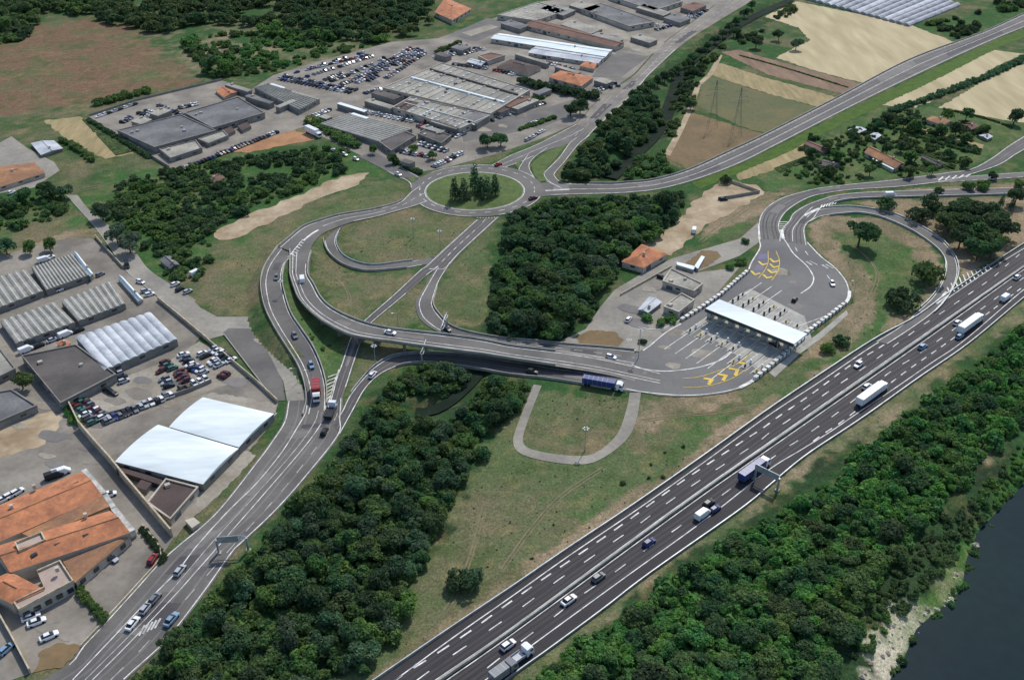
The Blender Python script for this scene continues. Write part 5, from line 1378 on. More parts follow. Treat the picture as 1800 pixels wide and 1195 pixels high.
for i in range(8):
    u = -UL / 2 + UL * i / 8
    v0, v1 = (-15, 24) if i < 5 else (-17, 17)
    if i in (5, 6, 7): v0 = -22
    isl = empty('toll_island', tp(u, 0, 0), ['raised concrete toll island with booth, outermost at the office end', 'raised toll island with booth, second from the office end', 'raised toll island with booth, third from the office end', 'raised toll island with booth, fourth from the office end', 'raised toll island with booth in the middle of the canopy', 'raised toll island with booth, third from the motorway end', 'raised toll island with booth, second from the motorway end', 'raised toll island with booth, outermost at the motorway end'][i], 'toll island', 'toll islands under the white canopy')
    MB().box(tp(u, (v0 + v1) / 2, .3), (1.9, v1 - v0, .34), TA).build('kerb_island', M['concrete'], isl)
    b = MB().box(tp(u, 0, 1.75), (1.5, 3.2, 2.5), TA).build('booth', M['steel'], isl)
    MB().box(tp(u, 0, 2.0), (1.54, 2.7, .9), TA).build('window', M['window'], b)
    for v in (v0 + 4.5, v1 - 5, v1 - 9):
        MB().box(tp(u + .3, v, 1.2), (.6, .5, 1.5), TA).build('ticket_machine', M['steel_dark' if v > 0 else 'lamp'], isl)
    for v in (4.6, -4.4):
        MB().tube(tp(u + .8, v, 1.3), tp(u + 3.4, v, 1.35), .07, n=5).build('barrier_arm', M['lamp'], isl)
    for v in (v0 + 1.2, v1 - 1.2):
        MB().tube(tp(u, v, .47), tp(u, v, 1.5), .35, .3, 8).build('impact_post', M['yellow' if i % 2 else 'black'], isl)
    for du in (-1.25, 1.25):
        stroke(LN, np.array([tp(u + du, v, .215) for v in (v0 - 1, v0 + 6, v1 - 6, v1 + 1)]), .22)
    if i < 6:
        q = np.array([tp(u, v0 - k_ * 1.0, .215) for k_ in (0, 3, 7, 12 + (i % 2) * 2, 15)]); stroke(LN, q, .3)
    if i < 3 or i == 6:
        q = np.array([tp(u + (.3 * k_ if i > 5 else 0), v1 + k_, .215) for k_ in (0, 4, 9, 13)]); stroke(LN, q, .3)
LN.build('toll_lane_markings', M['paint'], kind='structure')

# ---------------------------------------------------------------- masts, gantries, pylons
def mast(px, h, label, heads=6, group='tall lamp masts', k_=.42):
    x, y, _ = P(*px)
    z0 = ground_z(x, y)
    r = empty('lamp_mast', (x, y, z0), label, 'lamp mast', group)
    MB().tube((x, y, z0 - .2), (x, y, z0 + h), .16, .09, 8).build('pole', M['steel'], r)
    rg = MB()
    for k in range(12):
        a, b = 6.2832 * k / 12, 6.2832 * (k + 1) / 12
        rg.tube((x + 1.5 * k_ * math.cos(a), y + 1.5 * k_ * math.sin(a), z0 + h - .3), (x + 1.5 * k_ * math.cos(b), y + 1.5 * k_ * math.sin(b), z0 + h - .3), .09, n=5)
    for k in range(3):
        a = 6.2832 * k / 3
        rg.tube((x, y, z0 + h - .3), (x + 1.5 * k_ * math.cos(a), y + 1.5 * k_ * math.sin(a), z0 + h - .3), .07, n=5)
    rg.build('crown_ring', M['steel'], r)
    for k in range(heads):
        a = 6.2832 * k / heads
        MB().box((x + 1.75 * k_ * math.cos(a), y + 1.75 * k_ * math.sin(a), z0 + h - .4), (.55, .35, .2), a).build('lamp', M['lamp'], r)


mast((727, 418), 9.5, 'tall lamp mast on the grassy loop, nearer the ramp')
mast((774, 440), 9.5, 'tall lamp mast on the grassy loop, nearer the link road')
mast((1122, 630), 12, 'tall lamp mast at the tip of the toll plaza')
mast((1028, 792), 9, 'lamp mast inside the oval footpath loop')
mast((660, 640), 8, 'lamp mast between viaduct and exit bend')
mast((499, 535), 7, 'lamp mast on the grass strip between the two ramps')


def lamp_post(px, h, label, z=0):
    x, y, _ = P(*px, z)
    r = empty('lamp_post', (x, y, z), label, 'lamp post', 'single lamp posts along the ramps')
    MB().tube((x, y, z), (x, y, z + h), .12, .08, 6).build('pole', M['steel'], r)
    MB().tube((x, y, z + h), (x - 1.5, y - .3, z + h + .2), .06, n=5).build('arm', M['steel'], r)
    MB().box((x - 1.7, y - .34, z + h + .18), (.8, .35, .16), .2).build('lamp', M['lamp'], r)


lamp_post((700, 579), 7, 'lamp post on the upper side of the viaduct', 0)
lamp_post((549, 676), 6, 'lamp post on the barrier left of red truck', 0)
lamp_post((1500, 521), 7, 'lamp post at the outer bend of the toll plaza', 0)
lamp_post((524, 673), 6, 'lamp post on the service road edge', 0)


def gantry(name, pa, pb, h, label, cat, panels, z=0, pm='steel'):
    a, b = Vector(P(*pa)), Vector(P(*pb))
    c = (a + b) / 2
    r = empty(name, (c.x, c.y, 0), label, cat)
    d = (b - a).normalized(); ang = math.atan2(d.y, d.x)
    for p in (a, b):
        MB().box((p.x, p.y, h / 2), (.55, .55, h), ang).build('post', M['steel'], r)
        MB().box((p.x, p.y, .2), (1.3, 1.3, .5), ang).build('footing', M['concrete'], r)
    tr = MB()
    for dz, dn in ((0, .5), (0, -.5), (1.0, 0)):
        nn = Vector((-d.y, d.x, 0)) * dn
        tr.tube(a + nn + Vector((0, 0, h + dz)), b + nn + Vector((0, 0, h + dz)), .12, n=5)
    L = (b - a).length; k = max(3, int(L / 1.6))
    for i in range(k):
        p, q = a.lerp(b, i / k), a.lerp(b, (i + .5) / k)
        tr.tube(p + Vector((-d.y * .5, d.x * .5, h)), q + Vector((0, 0, h + 1)), .06, n=4)
        tr.tube(q + Vector((0, 0, h + 1)), p + Vector((d.y * .5, -d.x * .5, h)), .06, n=4)
    tr.build('truss', M['steel'], r)
    for t, w, hh in panels:
        p = a.lerp(b, t)
        MB().box((p.x + d.y * .7, p.y - d.x * .7, h + .6), (w, .15, hh), ang).build('sign_panel', M[pm], r)


gantry('sign_gantry', (385, 972), (437, 968), 4.8, 'grey sign gantry spanning half of the lower left avenue', 'gantry', [(.4, 5.5, 2.2)])
gantry('sign_gantry', (1326, 842), (1366, 862), 4.6, 'grey gantry over the river side carriageway by the blue lorry', 'gantry', [(.25, 4, 2.2), (.75, 4, 2.2)])
gantry('sign_gantry', (778, 600), (786, 576), 5.5, 'small gantry across slip road beside the dark wood', 'gantry', [(.5, 3, 1.8)])
gantry('height_gauge', (742, 640), (750, 618), 4.2, 'thin height gauge across the exit road', 'gauge', [])


def pylon(px, h, label):
    x, y, _ = P(*px)
    r = empty('transmission_pylon', (x, y, 0), label, 'pylon', 'transmission pylons in the brown field')
    t = MB()
    corners = [(-1, -1), (1, -1), (1, 1), (-1, 1)]
    lv = [(0, 2.6), (h * .3, 1.7), (h * .55, 1.0), (h * .75, .6), (h, .15)]
    for (z0, w0), (z1, w1) in zip(lv[:-1], lv[1:]):
        for i in range(4):
            a, b = corners[i], corners[(i + 1) % 4]
            t.tube((x + a[0] * w0, y + a[1] * w0, z0), (x + a[0] * w1, y + a[1] * w1, z1), .055, n=4)
            t.tube((x + a[0] * w0, y + a[1] * w0, z0), (x + b[0] * w1, y + b[1] * w1, z1), .03, n=4)
            t.tube((x + b[0] * w0, y + b[1] * w0, z0), (x + a[0] * w1, y + a[1] * w1, z1), .03, n=4)
    t.build('tower', M['pylon'], r)
    for k, zz in enumerate((h * .68, h * .8, h * .92)):
        cm = MB(); L = (5.2, 4.2, 3.2)[k]
        cm.tube((x - L, y - .6 * L * .3, zz), (x + L, y + .6 * L * .3, zz), .09, n=4)
        cm.tube((x - L, y - .18 * L, zz), (x, y, zz + 1.5), .06, n=4).tube((x + L, y + .18 * L, zz), (x, y, zz + 1.5), .06, n=4)
        cm.build('crossarm', M['pylon'], r)


pylon((1252, 222), 26, 'thin lattice pylon in the field, left of the two')
pylon((1294, 236), 26, 'thin lattice pylon in the field, right of the two')

# ---------------------------------------------------------------- vegetation
rng = np.random.default_rng(5)


def crown_cards(n, leaf, kind='round', seed=0):
    """leaf clumps (small quads) spread through a lumpy crown of radius about 1"""
    g = np.random.default_rng(seed)
    if kind == 'round':
        k = int(g.integers(6, 15))
        ang = g.uniform(0, 6.2832, k); rad = np.sqrt(g.uniform(0, 1, k)) * g.uniform(.5, .78)
        lc = np.stack([rad * np.cos(ang), rad * np.sin(ang), .95 + g.uniform(-.35, .5, k) * (1.1 - rad)], 1)
        lr = g.uniform(.24, .58, k)
    elif kind == 'tall':
        k = 12
        t = np.linspace(0.02, 1, k)
        lc = np.stack([g.uniform(-.12, .12, k), g.uniform(-.12, .12, k), .5 + t * 3.6], 1)
        lr = .62 * (1 - t) ** .7 + .14
    else:
        k = 9
        ang = g.uniform(0, 6.2832, k); rad = np.sqrt(g.uniform(0, 1, k)) * .65
        lc = np.stack([rad * np.cos(ang), rad * np.sin(ang), .3 + g.uniform(-.1, .3, k)], 1)
        lr = g.uniform(.3, .5, k)
    w = lr ** 2 / (lr ** 2).sum()
    which = g.choice(k, n, p=w)
    d = g.normal(size=(n, 3)); d /= np.linalg.norm(d, axis=1)[:, None]
    d[:, 2] = np.where(d[:, 2] < -.35, -d[:, 2], d[:, 2])
    pos = lc[which] + d * (lr[which] * g.uniform(.72, 1.08, n))[:, None] * np.array([1, 1, .85 if kind != 'tall' else 1.25])
    nrm = d + g.normal(size=(n, 3)) * .55; nrm /= np.linalg.norm(nrm, axis=1)[:, None]
    a = np.cross(nrm, g.normal(size=(n, 3))); a /= np.linalg.norm(a, axis=1)[:, None]
    b = np.cross(nrm, a)
    s = leaf * g.uniform(.6, 1.25, n)[:, None]
    sb = s * g.uniform(.55, 1.0, n)[:, None]
    V = np.stack([pos - a * s - b * sb * .4, pos + a * s * .3 - b * sb, pos + a * s + b * sb * .35, pos - a * s * .2 + b * sb], 1).reshape(-1, 3)
    V[:, 2] = np.maximum(V[:, 2], .02)
    return V


CROWN = {}
for kind in ('round', 'tall', 'bush'):
    CROWN[kind, 'near'] = [crown_cards(1700 if kind == 'round' else 800, .105, kind, s) for s in range(6)]
    CROWN[kind, 'mid'] = [crown_cards(420 if kind == 'round' else 260, .2, kind, s + 20) for s in range(5)]
    CROWN[kind, 'tuft'] = [crown_cards(14, .5, kind, s + 60) for s in range(5)]
    CROWN[kind, 'far'] = [crown_cards(170, .3, kind, s + 40) for s in range(5)]


def quads(n):
    return np.arange(n * 4).reshape(n, 4)


_mesh = {}


def crown_mesh(kind, lod, i, m):
    key = (kind, lod, i, m)
    if key not in _mesh:
        V = CROWN[kind, lod][i]
        o = np_mesh('crown', V, quads(len(V) // 4), M[m])
        _mesh[key] = o.data
        bpy.data.objects.remove(o)
    return _mesh[key]


def trunk_mesh(kind):
    if kind not in _mesh:
        mb = MB()
        top = 1.0 if kind != 'tall' else 2.2
        mb.tube((0, 0, -.1), (.02, .01, top * .6), .075, .05, 7).tube((.02, .01, top * .6), (.0, .03, top), .05, .02, 6)
        for k in range(4):
            a = 1.5708 * k + .4
            mb.tube((.01, .01, .5 + .08 * k), (.4 * math.cos(a), .4 * math.sin(a), .85 + .07 * k), .035, .012, 5)
        o = mb.build('trunk', M['bark'])
        _mesh[kind] = o.data
        bpy.data.objects.remove(o)
    return _mesh[kind]


def plant(name, x, y, r, m, label, cat='tree', group=None, kind='round', lod='near', hs=1.0, trunk=True, z=None):
    z = ground_z(x, y) if z is None else z
    t = empty(name, (x, y, z), label, cat, group, random.uniform(0, 6.28))
    t.scale = (r, r * random.uniform(.88, 1.12), r * hs)
    i = random.randrange(len(CROWN[kind, lod]))
    c = bpy.data.objects.new('crown', crown_mesh(kind, lod, i, m)); COL.objects.link(c); c.parent = t
    if trunk:
        k = bpy.data.objects.new('trunk', trunk_mesh(kind)); COL.objects.link(k); k.parent = t
    return t


# plan outlines of everything paved, to keep trunks off it
PAVED = [np.array([p[:2] for p in poly]) for poly in ROADPOLY]
for Ld, Rd, _ in ROADS:
    PAVED.append(np.concatenate([Ld[:, :2], Rd[::-1, :2]]))
PAVBB = [(p[:, 0].min() - 9, p[:, 0].max() + 9, p[:, 1].min() - 9, p[:, 1].max() + 9) for p in PAVED]


def clear_of_paving(x, y, r):
    ok = np.ones(len(x), bool)
    for p, bb in zip(PAVED, PAVBB):
        c = np.where((x > bb[0]) & (x < bb[1]) & (y > bb[2]) & (y < bb[3]) & ok)[0]
        if not len(c): continue
        hit = np.zeros(len(c), bool)
        for a in range(9):
            k = 0 if a == 8 else .8
            hit |= pip(x[c] + r[c] * k * math.cos(a * .785), y[c] + r[c] * k * math.sin(a * .785), p)
        ok[c[hit]] = False
    return ok


def scatter(px, spacing, r0, r1, zc=3.5, holes=(), keep=1.0, clump=0.0, seed=0, paving=True):
    w = [P(p[0], p[1], zc)[:2] for p in px]
    g = np.random.default_rng(seed + 100)
    xs, ys = [p[0] for p in w], [p[1] for p in w]
    gx_, gy_ = np.meshgrid(np.arange(min(xs), max(xs), spacing), np.arange(min(ys), max(ys), spacing * .87))
    gx_ = gx_ + (np.arange(gx_.shape[0]) % 2)[:, None] * spacing / 2
    x = gx_.ravel() + g.uniform(-.42, .42, gx_.size) * spacing
    y = gy_.ravel() + g.uniform(-.42, .42, gx_.size) * spacing
    ok = pip(x, y, w)
    for h in holes:
        ok &= ~pip(x, y, [P(p[0], p[1], 1)[:2] for p in h])
    if clump: ok &= fbm(x, y, 22, seed + 7, 3) > clump
    ok &= g.uniform(0, 1, len(x)) < keep
    x, y = x[ok], y[ok]
    r = (r0 + (r1 - r0) * g.uniform(0, 1, len(x)) ** 1.5) * (1 + .3 * (g.uniform(0, 1, len(x)) > .88))
    if paving and len(x):
        ok = clear_of_paving(x, y, r)
        x, y, r = x[ok], y[ok], r[ok]
    return x, y, r


WOOD_A = [(232, 1215), (330, 1085), (425, 985), (505, 905), (605, 790), (655, 705), (700, 655), (760, 640), (835, 650), (905, 672), (935, 670), (915, 722), (862, 742), (822, 792), (795, 872), (765, 925), (745, 985), (715, 1045), (695, 1105), (640, 1165), (560, 1195), (540, 1215)]
WOOD_B = [(900, 1230), (965, 1166), (1065, 1103), (1145, 1050), (1210, 1000), (1305, 935), (1415, 872), (1480, 838), (1520, 785), (1612, 718), (1710, 640), (1830, 552), (2070, 385), (2070, 520), (1830, 705), (1770, 765), (1700, 840), (1625, 915), (1570, 985), (1510, 1075), (1478, 1140), (1455, 1230)]
WOOD_C = [(893, 375), (965, 352), (1100, 347), (1205, 338), (1190, 378), (1155, 412), (1125, 422), (1088, 448), (1075, 480), (1045, 515), (1050, 540), (1000, 565), (985, 592), (940, 606), (885, 596), (862, 565), (866, 500), (885, 440)]
WOOD_D = [(1662, 368), (1755, 360), (1795, 395), (1800, 415), (1745, 452), (1715, 452), (1675, 420)]
CREEKHOLE = [(688, 700), (735, 690), (790, 688), (822, 655), (858, 655), (842, 692), (808, 732), (762, 750), (705, 738)]
woods = [
    ('avenue wood', WOOD_A, 4.6, 1.9, 3.9, [CREEKHOLE, [(415, 1110), (445, 1108), (450, 1135), (420, 1140)], [(655, 990), (690, 960), (700, 965), (665, 1010)]], 1, 0, ('leaf_dark', 'leaf_blue', 'leaf_mid', 'leaf_dark'), 'wood between curving avenue and dry field'),
    ('river wood', WOOD_B, 4.0, 1.5, 3.4, [[(1700, 800), (1760, 790), (1760, 850), (1690, 900)]], 1, 0, ('leaf_mid', 'leaf_bright', 'leaf_dark', 'leaf_bright'), 'wood between motorway and river'),
    ('toll wood', WOOD_C, 5.2, 2.2, 4.6, [], 1, 0, ('leaf_dark', 'leaf_dark', 'leaf_mid', 'leaf_blue'), 'wood between roundabout and toll offices'),
]
cand = []
for wi, (wn_, px, sp, r0, r1, holes, keep, cl, mats_, where) in enumerate(woods):
    x, y, r = scatter(px, sp, r0, r1, 4.0, holes, keep, cl, wi)
    mi = (fbm(x, y, 30, 60 + wi) * .6 + rng.uniform(0, 1, len(x)) * .4)
    for k in range(len(x)):
        m = mats_[int(np.clip((mi[k] - .25) / .5, 0, .999) * 4)]
        cand.append((r[k] / math.sqrt(x[k] ** 2 + y[k] ** 2 + CAM_H ** 2), x[k], y[k], r[k], m, wi))
cand.sort(reverse=True)
ADJ = {'leaf_dark': 'dark green', 'leaf_mid': 'mid green', 'leaf_bright': 'bright green', 'leaf_blue': 'bluish green'}
NTREE = 215
for s, x, y, r, m, wi in cand[:NTREE]:
    plant('broadleaf_tree', x, y, r, m, '%s tree packed in the %s' % (ADJ[m], woods[wi][-1]), group='%s trees in the %s' % (ADJ[m], woods[wi][-1]), hs=random.uniform(.65, 1.2) * (.8 if wi == 1 else 1))


def mass(name, items, lod, m, label, kind='round', cat='wood'):
    """a wood that reads as one mass"""
    Vs = []
    for x, y, r in items:
        V = CROWN[kind, lod][random.randrange(5)]
        a = random.uniform(0, 6.28); ca, sa = math.cos(a), math.sin(a)
        hs = random.uniform(.8, 1.15)
        Vs.append(np.stack([(V[:, 0] * ca - V[:, 1] * sa) * r + x, (V[:, 0] * sa + V[:, 1] * ca) * r + y, V[:, 2] * r * hs + ground_z(x, y) - (.25 * r if kind == 'round' else .05)], 1))
    if not Vs: return
    V = np.concatenate(Vs)
    o = np_mesh(name, V, quads(len(V) // 4), M[m])
    tag(o, label, cat, kind='stuff')


rest = cand[NTREE:]
for wi, nm in ((0, 'avenue'), (1, 'riverside'), (2, 'toll side')):
    for m in set(c[4] for c in rest):
        it = [(x, y, r) for s, x, y, r, mm, w_ in rest if w_ == wi and mm == m]
        mass('woodland', it, 'mid', m, '%s rest of the %s' % (ADJ[m], woods[wi][-1]))
# undergrowth that closes the woods' floors
for px, nm, m, sd in ((WOOD_A, 'dark undergrowth below the avenue wood', 'leaf_mid', 1), (WOOD_B, 'green undergrowth below the riverside wood', 'leaf_bright', 2), (WOOD_C, 'dark undergrowth below the wood by the toll offices', 'leaf_dark', 3)):
    x, y, r = scatter(px, 3.1, 1.4, 3.0, 1.0, [CREEKHOLE], 1, 0, sd + 20)
    mass('undergrowth', list(zip(x, y, r)), 'mid', m, nm, 'bush', 'undergrowth')

# far and middle-distance woods and scrub: one mass each
far = [
    ('woodland', [(-40, -10), (0, -15), (150, -15), (235, 0), (200, 30), (150, 34), (60, 38), (-40, 72)], 8, 3.5, 6, .42, 'leaf_bright', 'green wood at the top left corner', 'mid', 'round'),
    ('woodland', [(160, 26), (260, 5), (380, -15), (760, -15), (752, 55), (700, 62), (560, 52), (480, 45), (400, 40), (330, 38), (300, 55), (250, 50), (190, 36)], 8, 3.8, 6.2, .44, 'leaf_mid', 'dark wood along the top edge left of centre', 'mid', 'round'),
    ('woodland', [(450, 45), (560, 56), (680, 66), (760, 64), (755, 74), (660, 70), (560, 66), (470, 62)], 7, 3.5, 5.5, 0, 'leaf_dark', 'dark belt of trees above the far car park', 'far', 'round'),
    ('scrub', [(330, 60), (430, 55), (560, 75), (640, 80), (560, 105), (450, 130), (350, 135), (325, 100)], 6, 1.6, 4.2, .38, 'leaf_bright', 'green scrub between brown field and far car park', 'far', 'bush'),
    ('scrub', [(-40, 40), (60, 48), (50, 70), (-40, 80)], 6, 2, 5, .35, 'leaf_mid', 'scrub at the upper left of the brown field', 'far', 'bush'),
    ('scrub', [(200, 320), (300, 300), (430, 275), (540, 258), (615, 262), (600, 300), (520, 335), (430, 372), (350, 420), (300, 460), (250, 430), (190, 385)], 4.6, 1.3, 4.0, .34, 'leaf_mid', 'tangled scrub between the grey warehouse and the dirt strip', 'mid', 'bush'),
    ('scrub', [(300, 400), (380, 425), (360, 470), (330, 520), (290, 490), (275, 440)], 4.6, 1.1, 3.2, .36, 'leaf_bright', 'bright scrub around the tilted grey shed', 'mid', 'bush'),
    ('scrub', [(-40, 345), (110, 345), (140, 370), (60, 395), (-40, 410)], 4.8, 1.2, 3.6, .36, 'leaf_bright', 'scrub left of the narrow lane', 'mid', 'bush'),
    ('woodland', [(985, 306), (1010, 285), (1050, 225), (1105, 165), (1155, 172), (1162, 205), (1140, 235), (1105, 265), (1078, 300), (1050, 318), (1005, 316)], 6.0, 2.6, 4.4, .36, 'leaf_dark', 'dark wood on the bank between avenue and canal', 'mid', 'round'),
    ('scrub', [(1105, 290), (1130, 268), (1170, 260), (1210, 300), (1150, 316), (1100, 316)], 5.5, 1.8, 3.6, .40, 'leaf_bright', 'bright bushes between canal and country road', 'mid', 'bush'),
    ('scrub', [(1180, 170), (1215, 120), (1250, 90), (1340, 45), (1390, 5), (1400, 20), (1290, 85), (1260, 100), (1230, 140), (1215, 190), (1185, 240), (1170, 245)], 6, 1.8, 4, .42, 'leaf_mid', 'bushes along the field side of the canal', 'far', 'bush'),
    ('scrub', [(1615, 45), (1700, 25), (1810, -15), (1810, 10), (1690, 70)], 7, 1.8, 4, .45, 'leaf_mid', 'low green scrub above the country road', 'far', 'bush'),
    ('scrub', [(1425, 230), (1540, 215), (1560, 195), (1640, 190), (1740, 225), (1740, 265), (1680, 300), (1540, 312), (1430, 318), (1400, 290)], 5.0, 1.0, 2.8, .40, 'leaf_mid', 'low bushes scattered through the garden plots', 'mid', 'bush'),
    ('scrub', [(1360, 300), (1470, 290), (1490, 318), (1380, 330)], 5, 1.2, 2.4, .5, 'leaf_bright', 'bushes at the left end of the garden plots', 'mid', 'bush'),
    ('scrub', [(505, 500), (530, 545), (610, 605), (585, 650), (540, 590)], 7, .6, 1.3, .5, 'leaf_bright', 'low bushes on the grass between the two ramps', 'mid', 'bush'),
    ('scrub', [(1150, 800), (1330, 710), (1500, 620), (1500, 650), (1330, 760), (1150, 880), (950, 1010), (830, 1090), (820, 1060), (980, 930)], 6, .5, 1.1, .52, 'leaf_mid', 'tufts in the dry field beside the motorway', 'mid', 'bush'),
    ('reeds', [(1700, 880), (1770, 800), (1830, 745), (1830, 800), (1740, 900), (1690, 960), (1600, 1060), (1500, 1160), (1500, 1090), (1560, 1010), (1640, 930)], 2.5, .8, 1.8, .12, 'leaf_bright', 'bright green reeds along the river bank', 'mid', 'bush'),
    ('reeds', [(1765, 870), (1745, 915), (1725, 960), (1710, 1010), (1690, 1055), (1650, 1070), (1610, 1110), (1590, 1160), (1575, 1200), (1560, 1200), (1590, 1110), (1650, 1050), (1690, 1010), (1710, 950)], 2.6, .7, 1.5, .36, 'leaf_bright', 'grey green plants at the water edge', 'mid', 'bush'),
    ('scrub', [(1440, 1225), (1500, 1110), (1540, 1090), (1520, 1180), (1510, 1225)], 4, 1, 2, .42, 'leaf_bright', 'low growth behind the pale river bank', 'mid', 'bush'),
]
for i, (nm, px, sp, r0, r1, cl, m, lab, lod, kd) in enumerate(far):
    x, y, r = scatter(px, sp, r0, r1, 2.5 if kd == 'round' else 1.0, (), 1, cl, 300 + i)
    it = list(zip(x, y, r))
    alt = {'leaf_mid': 'leaf_dark', 'leaf_dark': 'leaf_mid', 'leaf_bright': 'leaf_mid', 'leaf_grey': 'leaf_mid'}[m]
    tone = fbm(x, y, 18, 900 + i, 2) if len(x) else x
    mass(nm, [q for q, t in zip(it, tone) if t < .52], lod, m, lab, kd, nm)
    mass(nm, [q for q, t in zip(it, tone) if t >= .52], lod, alt, 'further ' + lab, kd, nm)
tuft_px = [[(700, 1100), (830, 840), (930, 700), (1330, 680), (1520, 600), (1350, 720), (1100, 895), (900, 1030), (700, 1170)], [(390, 470), (480, 395), (700, 312), (725, 335), (560, 395), (470, 480), (465, 550), (360, 520)], [(600, 420), (730, 370), (835, 388), (740, 455), (620, 450)], [(550, 450), (640, 485), (725, 480), (640, 560), (560, 520)], [(800, 465), (890, 395), (860, 570), (775, 540)], [(1440, 400), (1600, 410), (1650, 480), (1560, 580), (1420, 640), (1500, 520)]]
for i, px in enumerate(tuft_px):
    x, y, r = scatter(px, 3.4, .15, .4, 0, (), .5, .5, 700 + i)
    mass('grass_tufts', list(zip(x, y, r)), 'tuft', 'leaf_bright' if i % 2 else 'leaf_grey', ['tufts in the dry field beside motorway', 'tufts on the slope below the dirt strip', 'tufts inside the small slip loop', 'tufts on the grass beside viaduct', 'tufts on the verge by the toll side wood', 'tufts inside the long loop ramp'][i], 'bush', 'grass')
# brush on the motorway side: loose rocks on the bank
rb = MB()
w = [P(p[0], p[1], -.5)[:2] for p in [(1505, 1225), (1525, 1140), (1560, 1080), (1610, 1045), (1650, 1058), (1690, 985), (1725, 920), (1742, 905), (1730, 935), (1700, 1000), (1665, 1068), (1615, 1110), (1590, 1166), (1572, 1225)]]
for k in range(900):
    x, y = random.uniform(min(p[0] for p in w), max(p[0] for p in w)), random.uniform(min(p[1] for p in w), max(p[1] for p in w))
    if not pip(np.array([x]), np.array([y]), w)[0]: continue
    z = ground_z(x, y); s = random.uniform(.25, .8)
    vs = []
    for a in range(6):
        t = a * 1.047
        vs.append((x + s * math.cos(t) * random.uniform(.7, 1.2), y + s * math.sin(t) * random.uniform(.7, 1.2), z + random.uniform(-.05, .1)))
    vs.append((x + random.uniform(-.2, .2) * s, y + random.uniform(-.2, .2) * s, z + s * random.uniform(.5, .9)))
    rb.add(vs, [(a, (a + 1) % 6, 6) for a in range(6)])
rb.build('bank_rocks', M['rock'], kind='stuff', label='pale broken rocks along the river bank', cat='rocks')

# trees one can tell apart
def tree_at(px, r, m, label, name='broadleaf_tree', cat='tree', kind='round', hs=1.0, zc=None, group=None, lod='near', trunk=True):
    zc = r * hs * (.9 if kind == 'round' else .3) if zc is None else zc
    x, y, _ = P(px[0], px[1], zc)
    return plant(name, x, y, r, m, label, cat, group, kind, lod, hs, trunk)


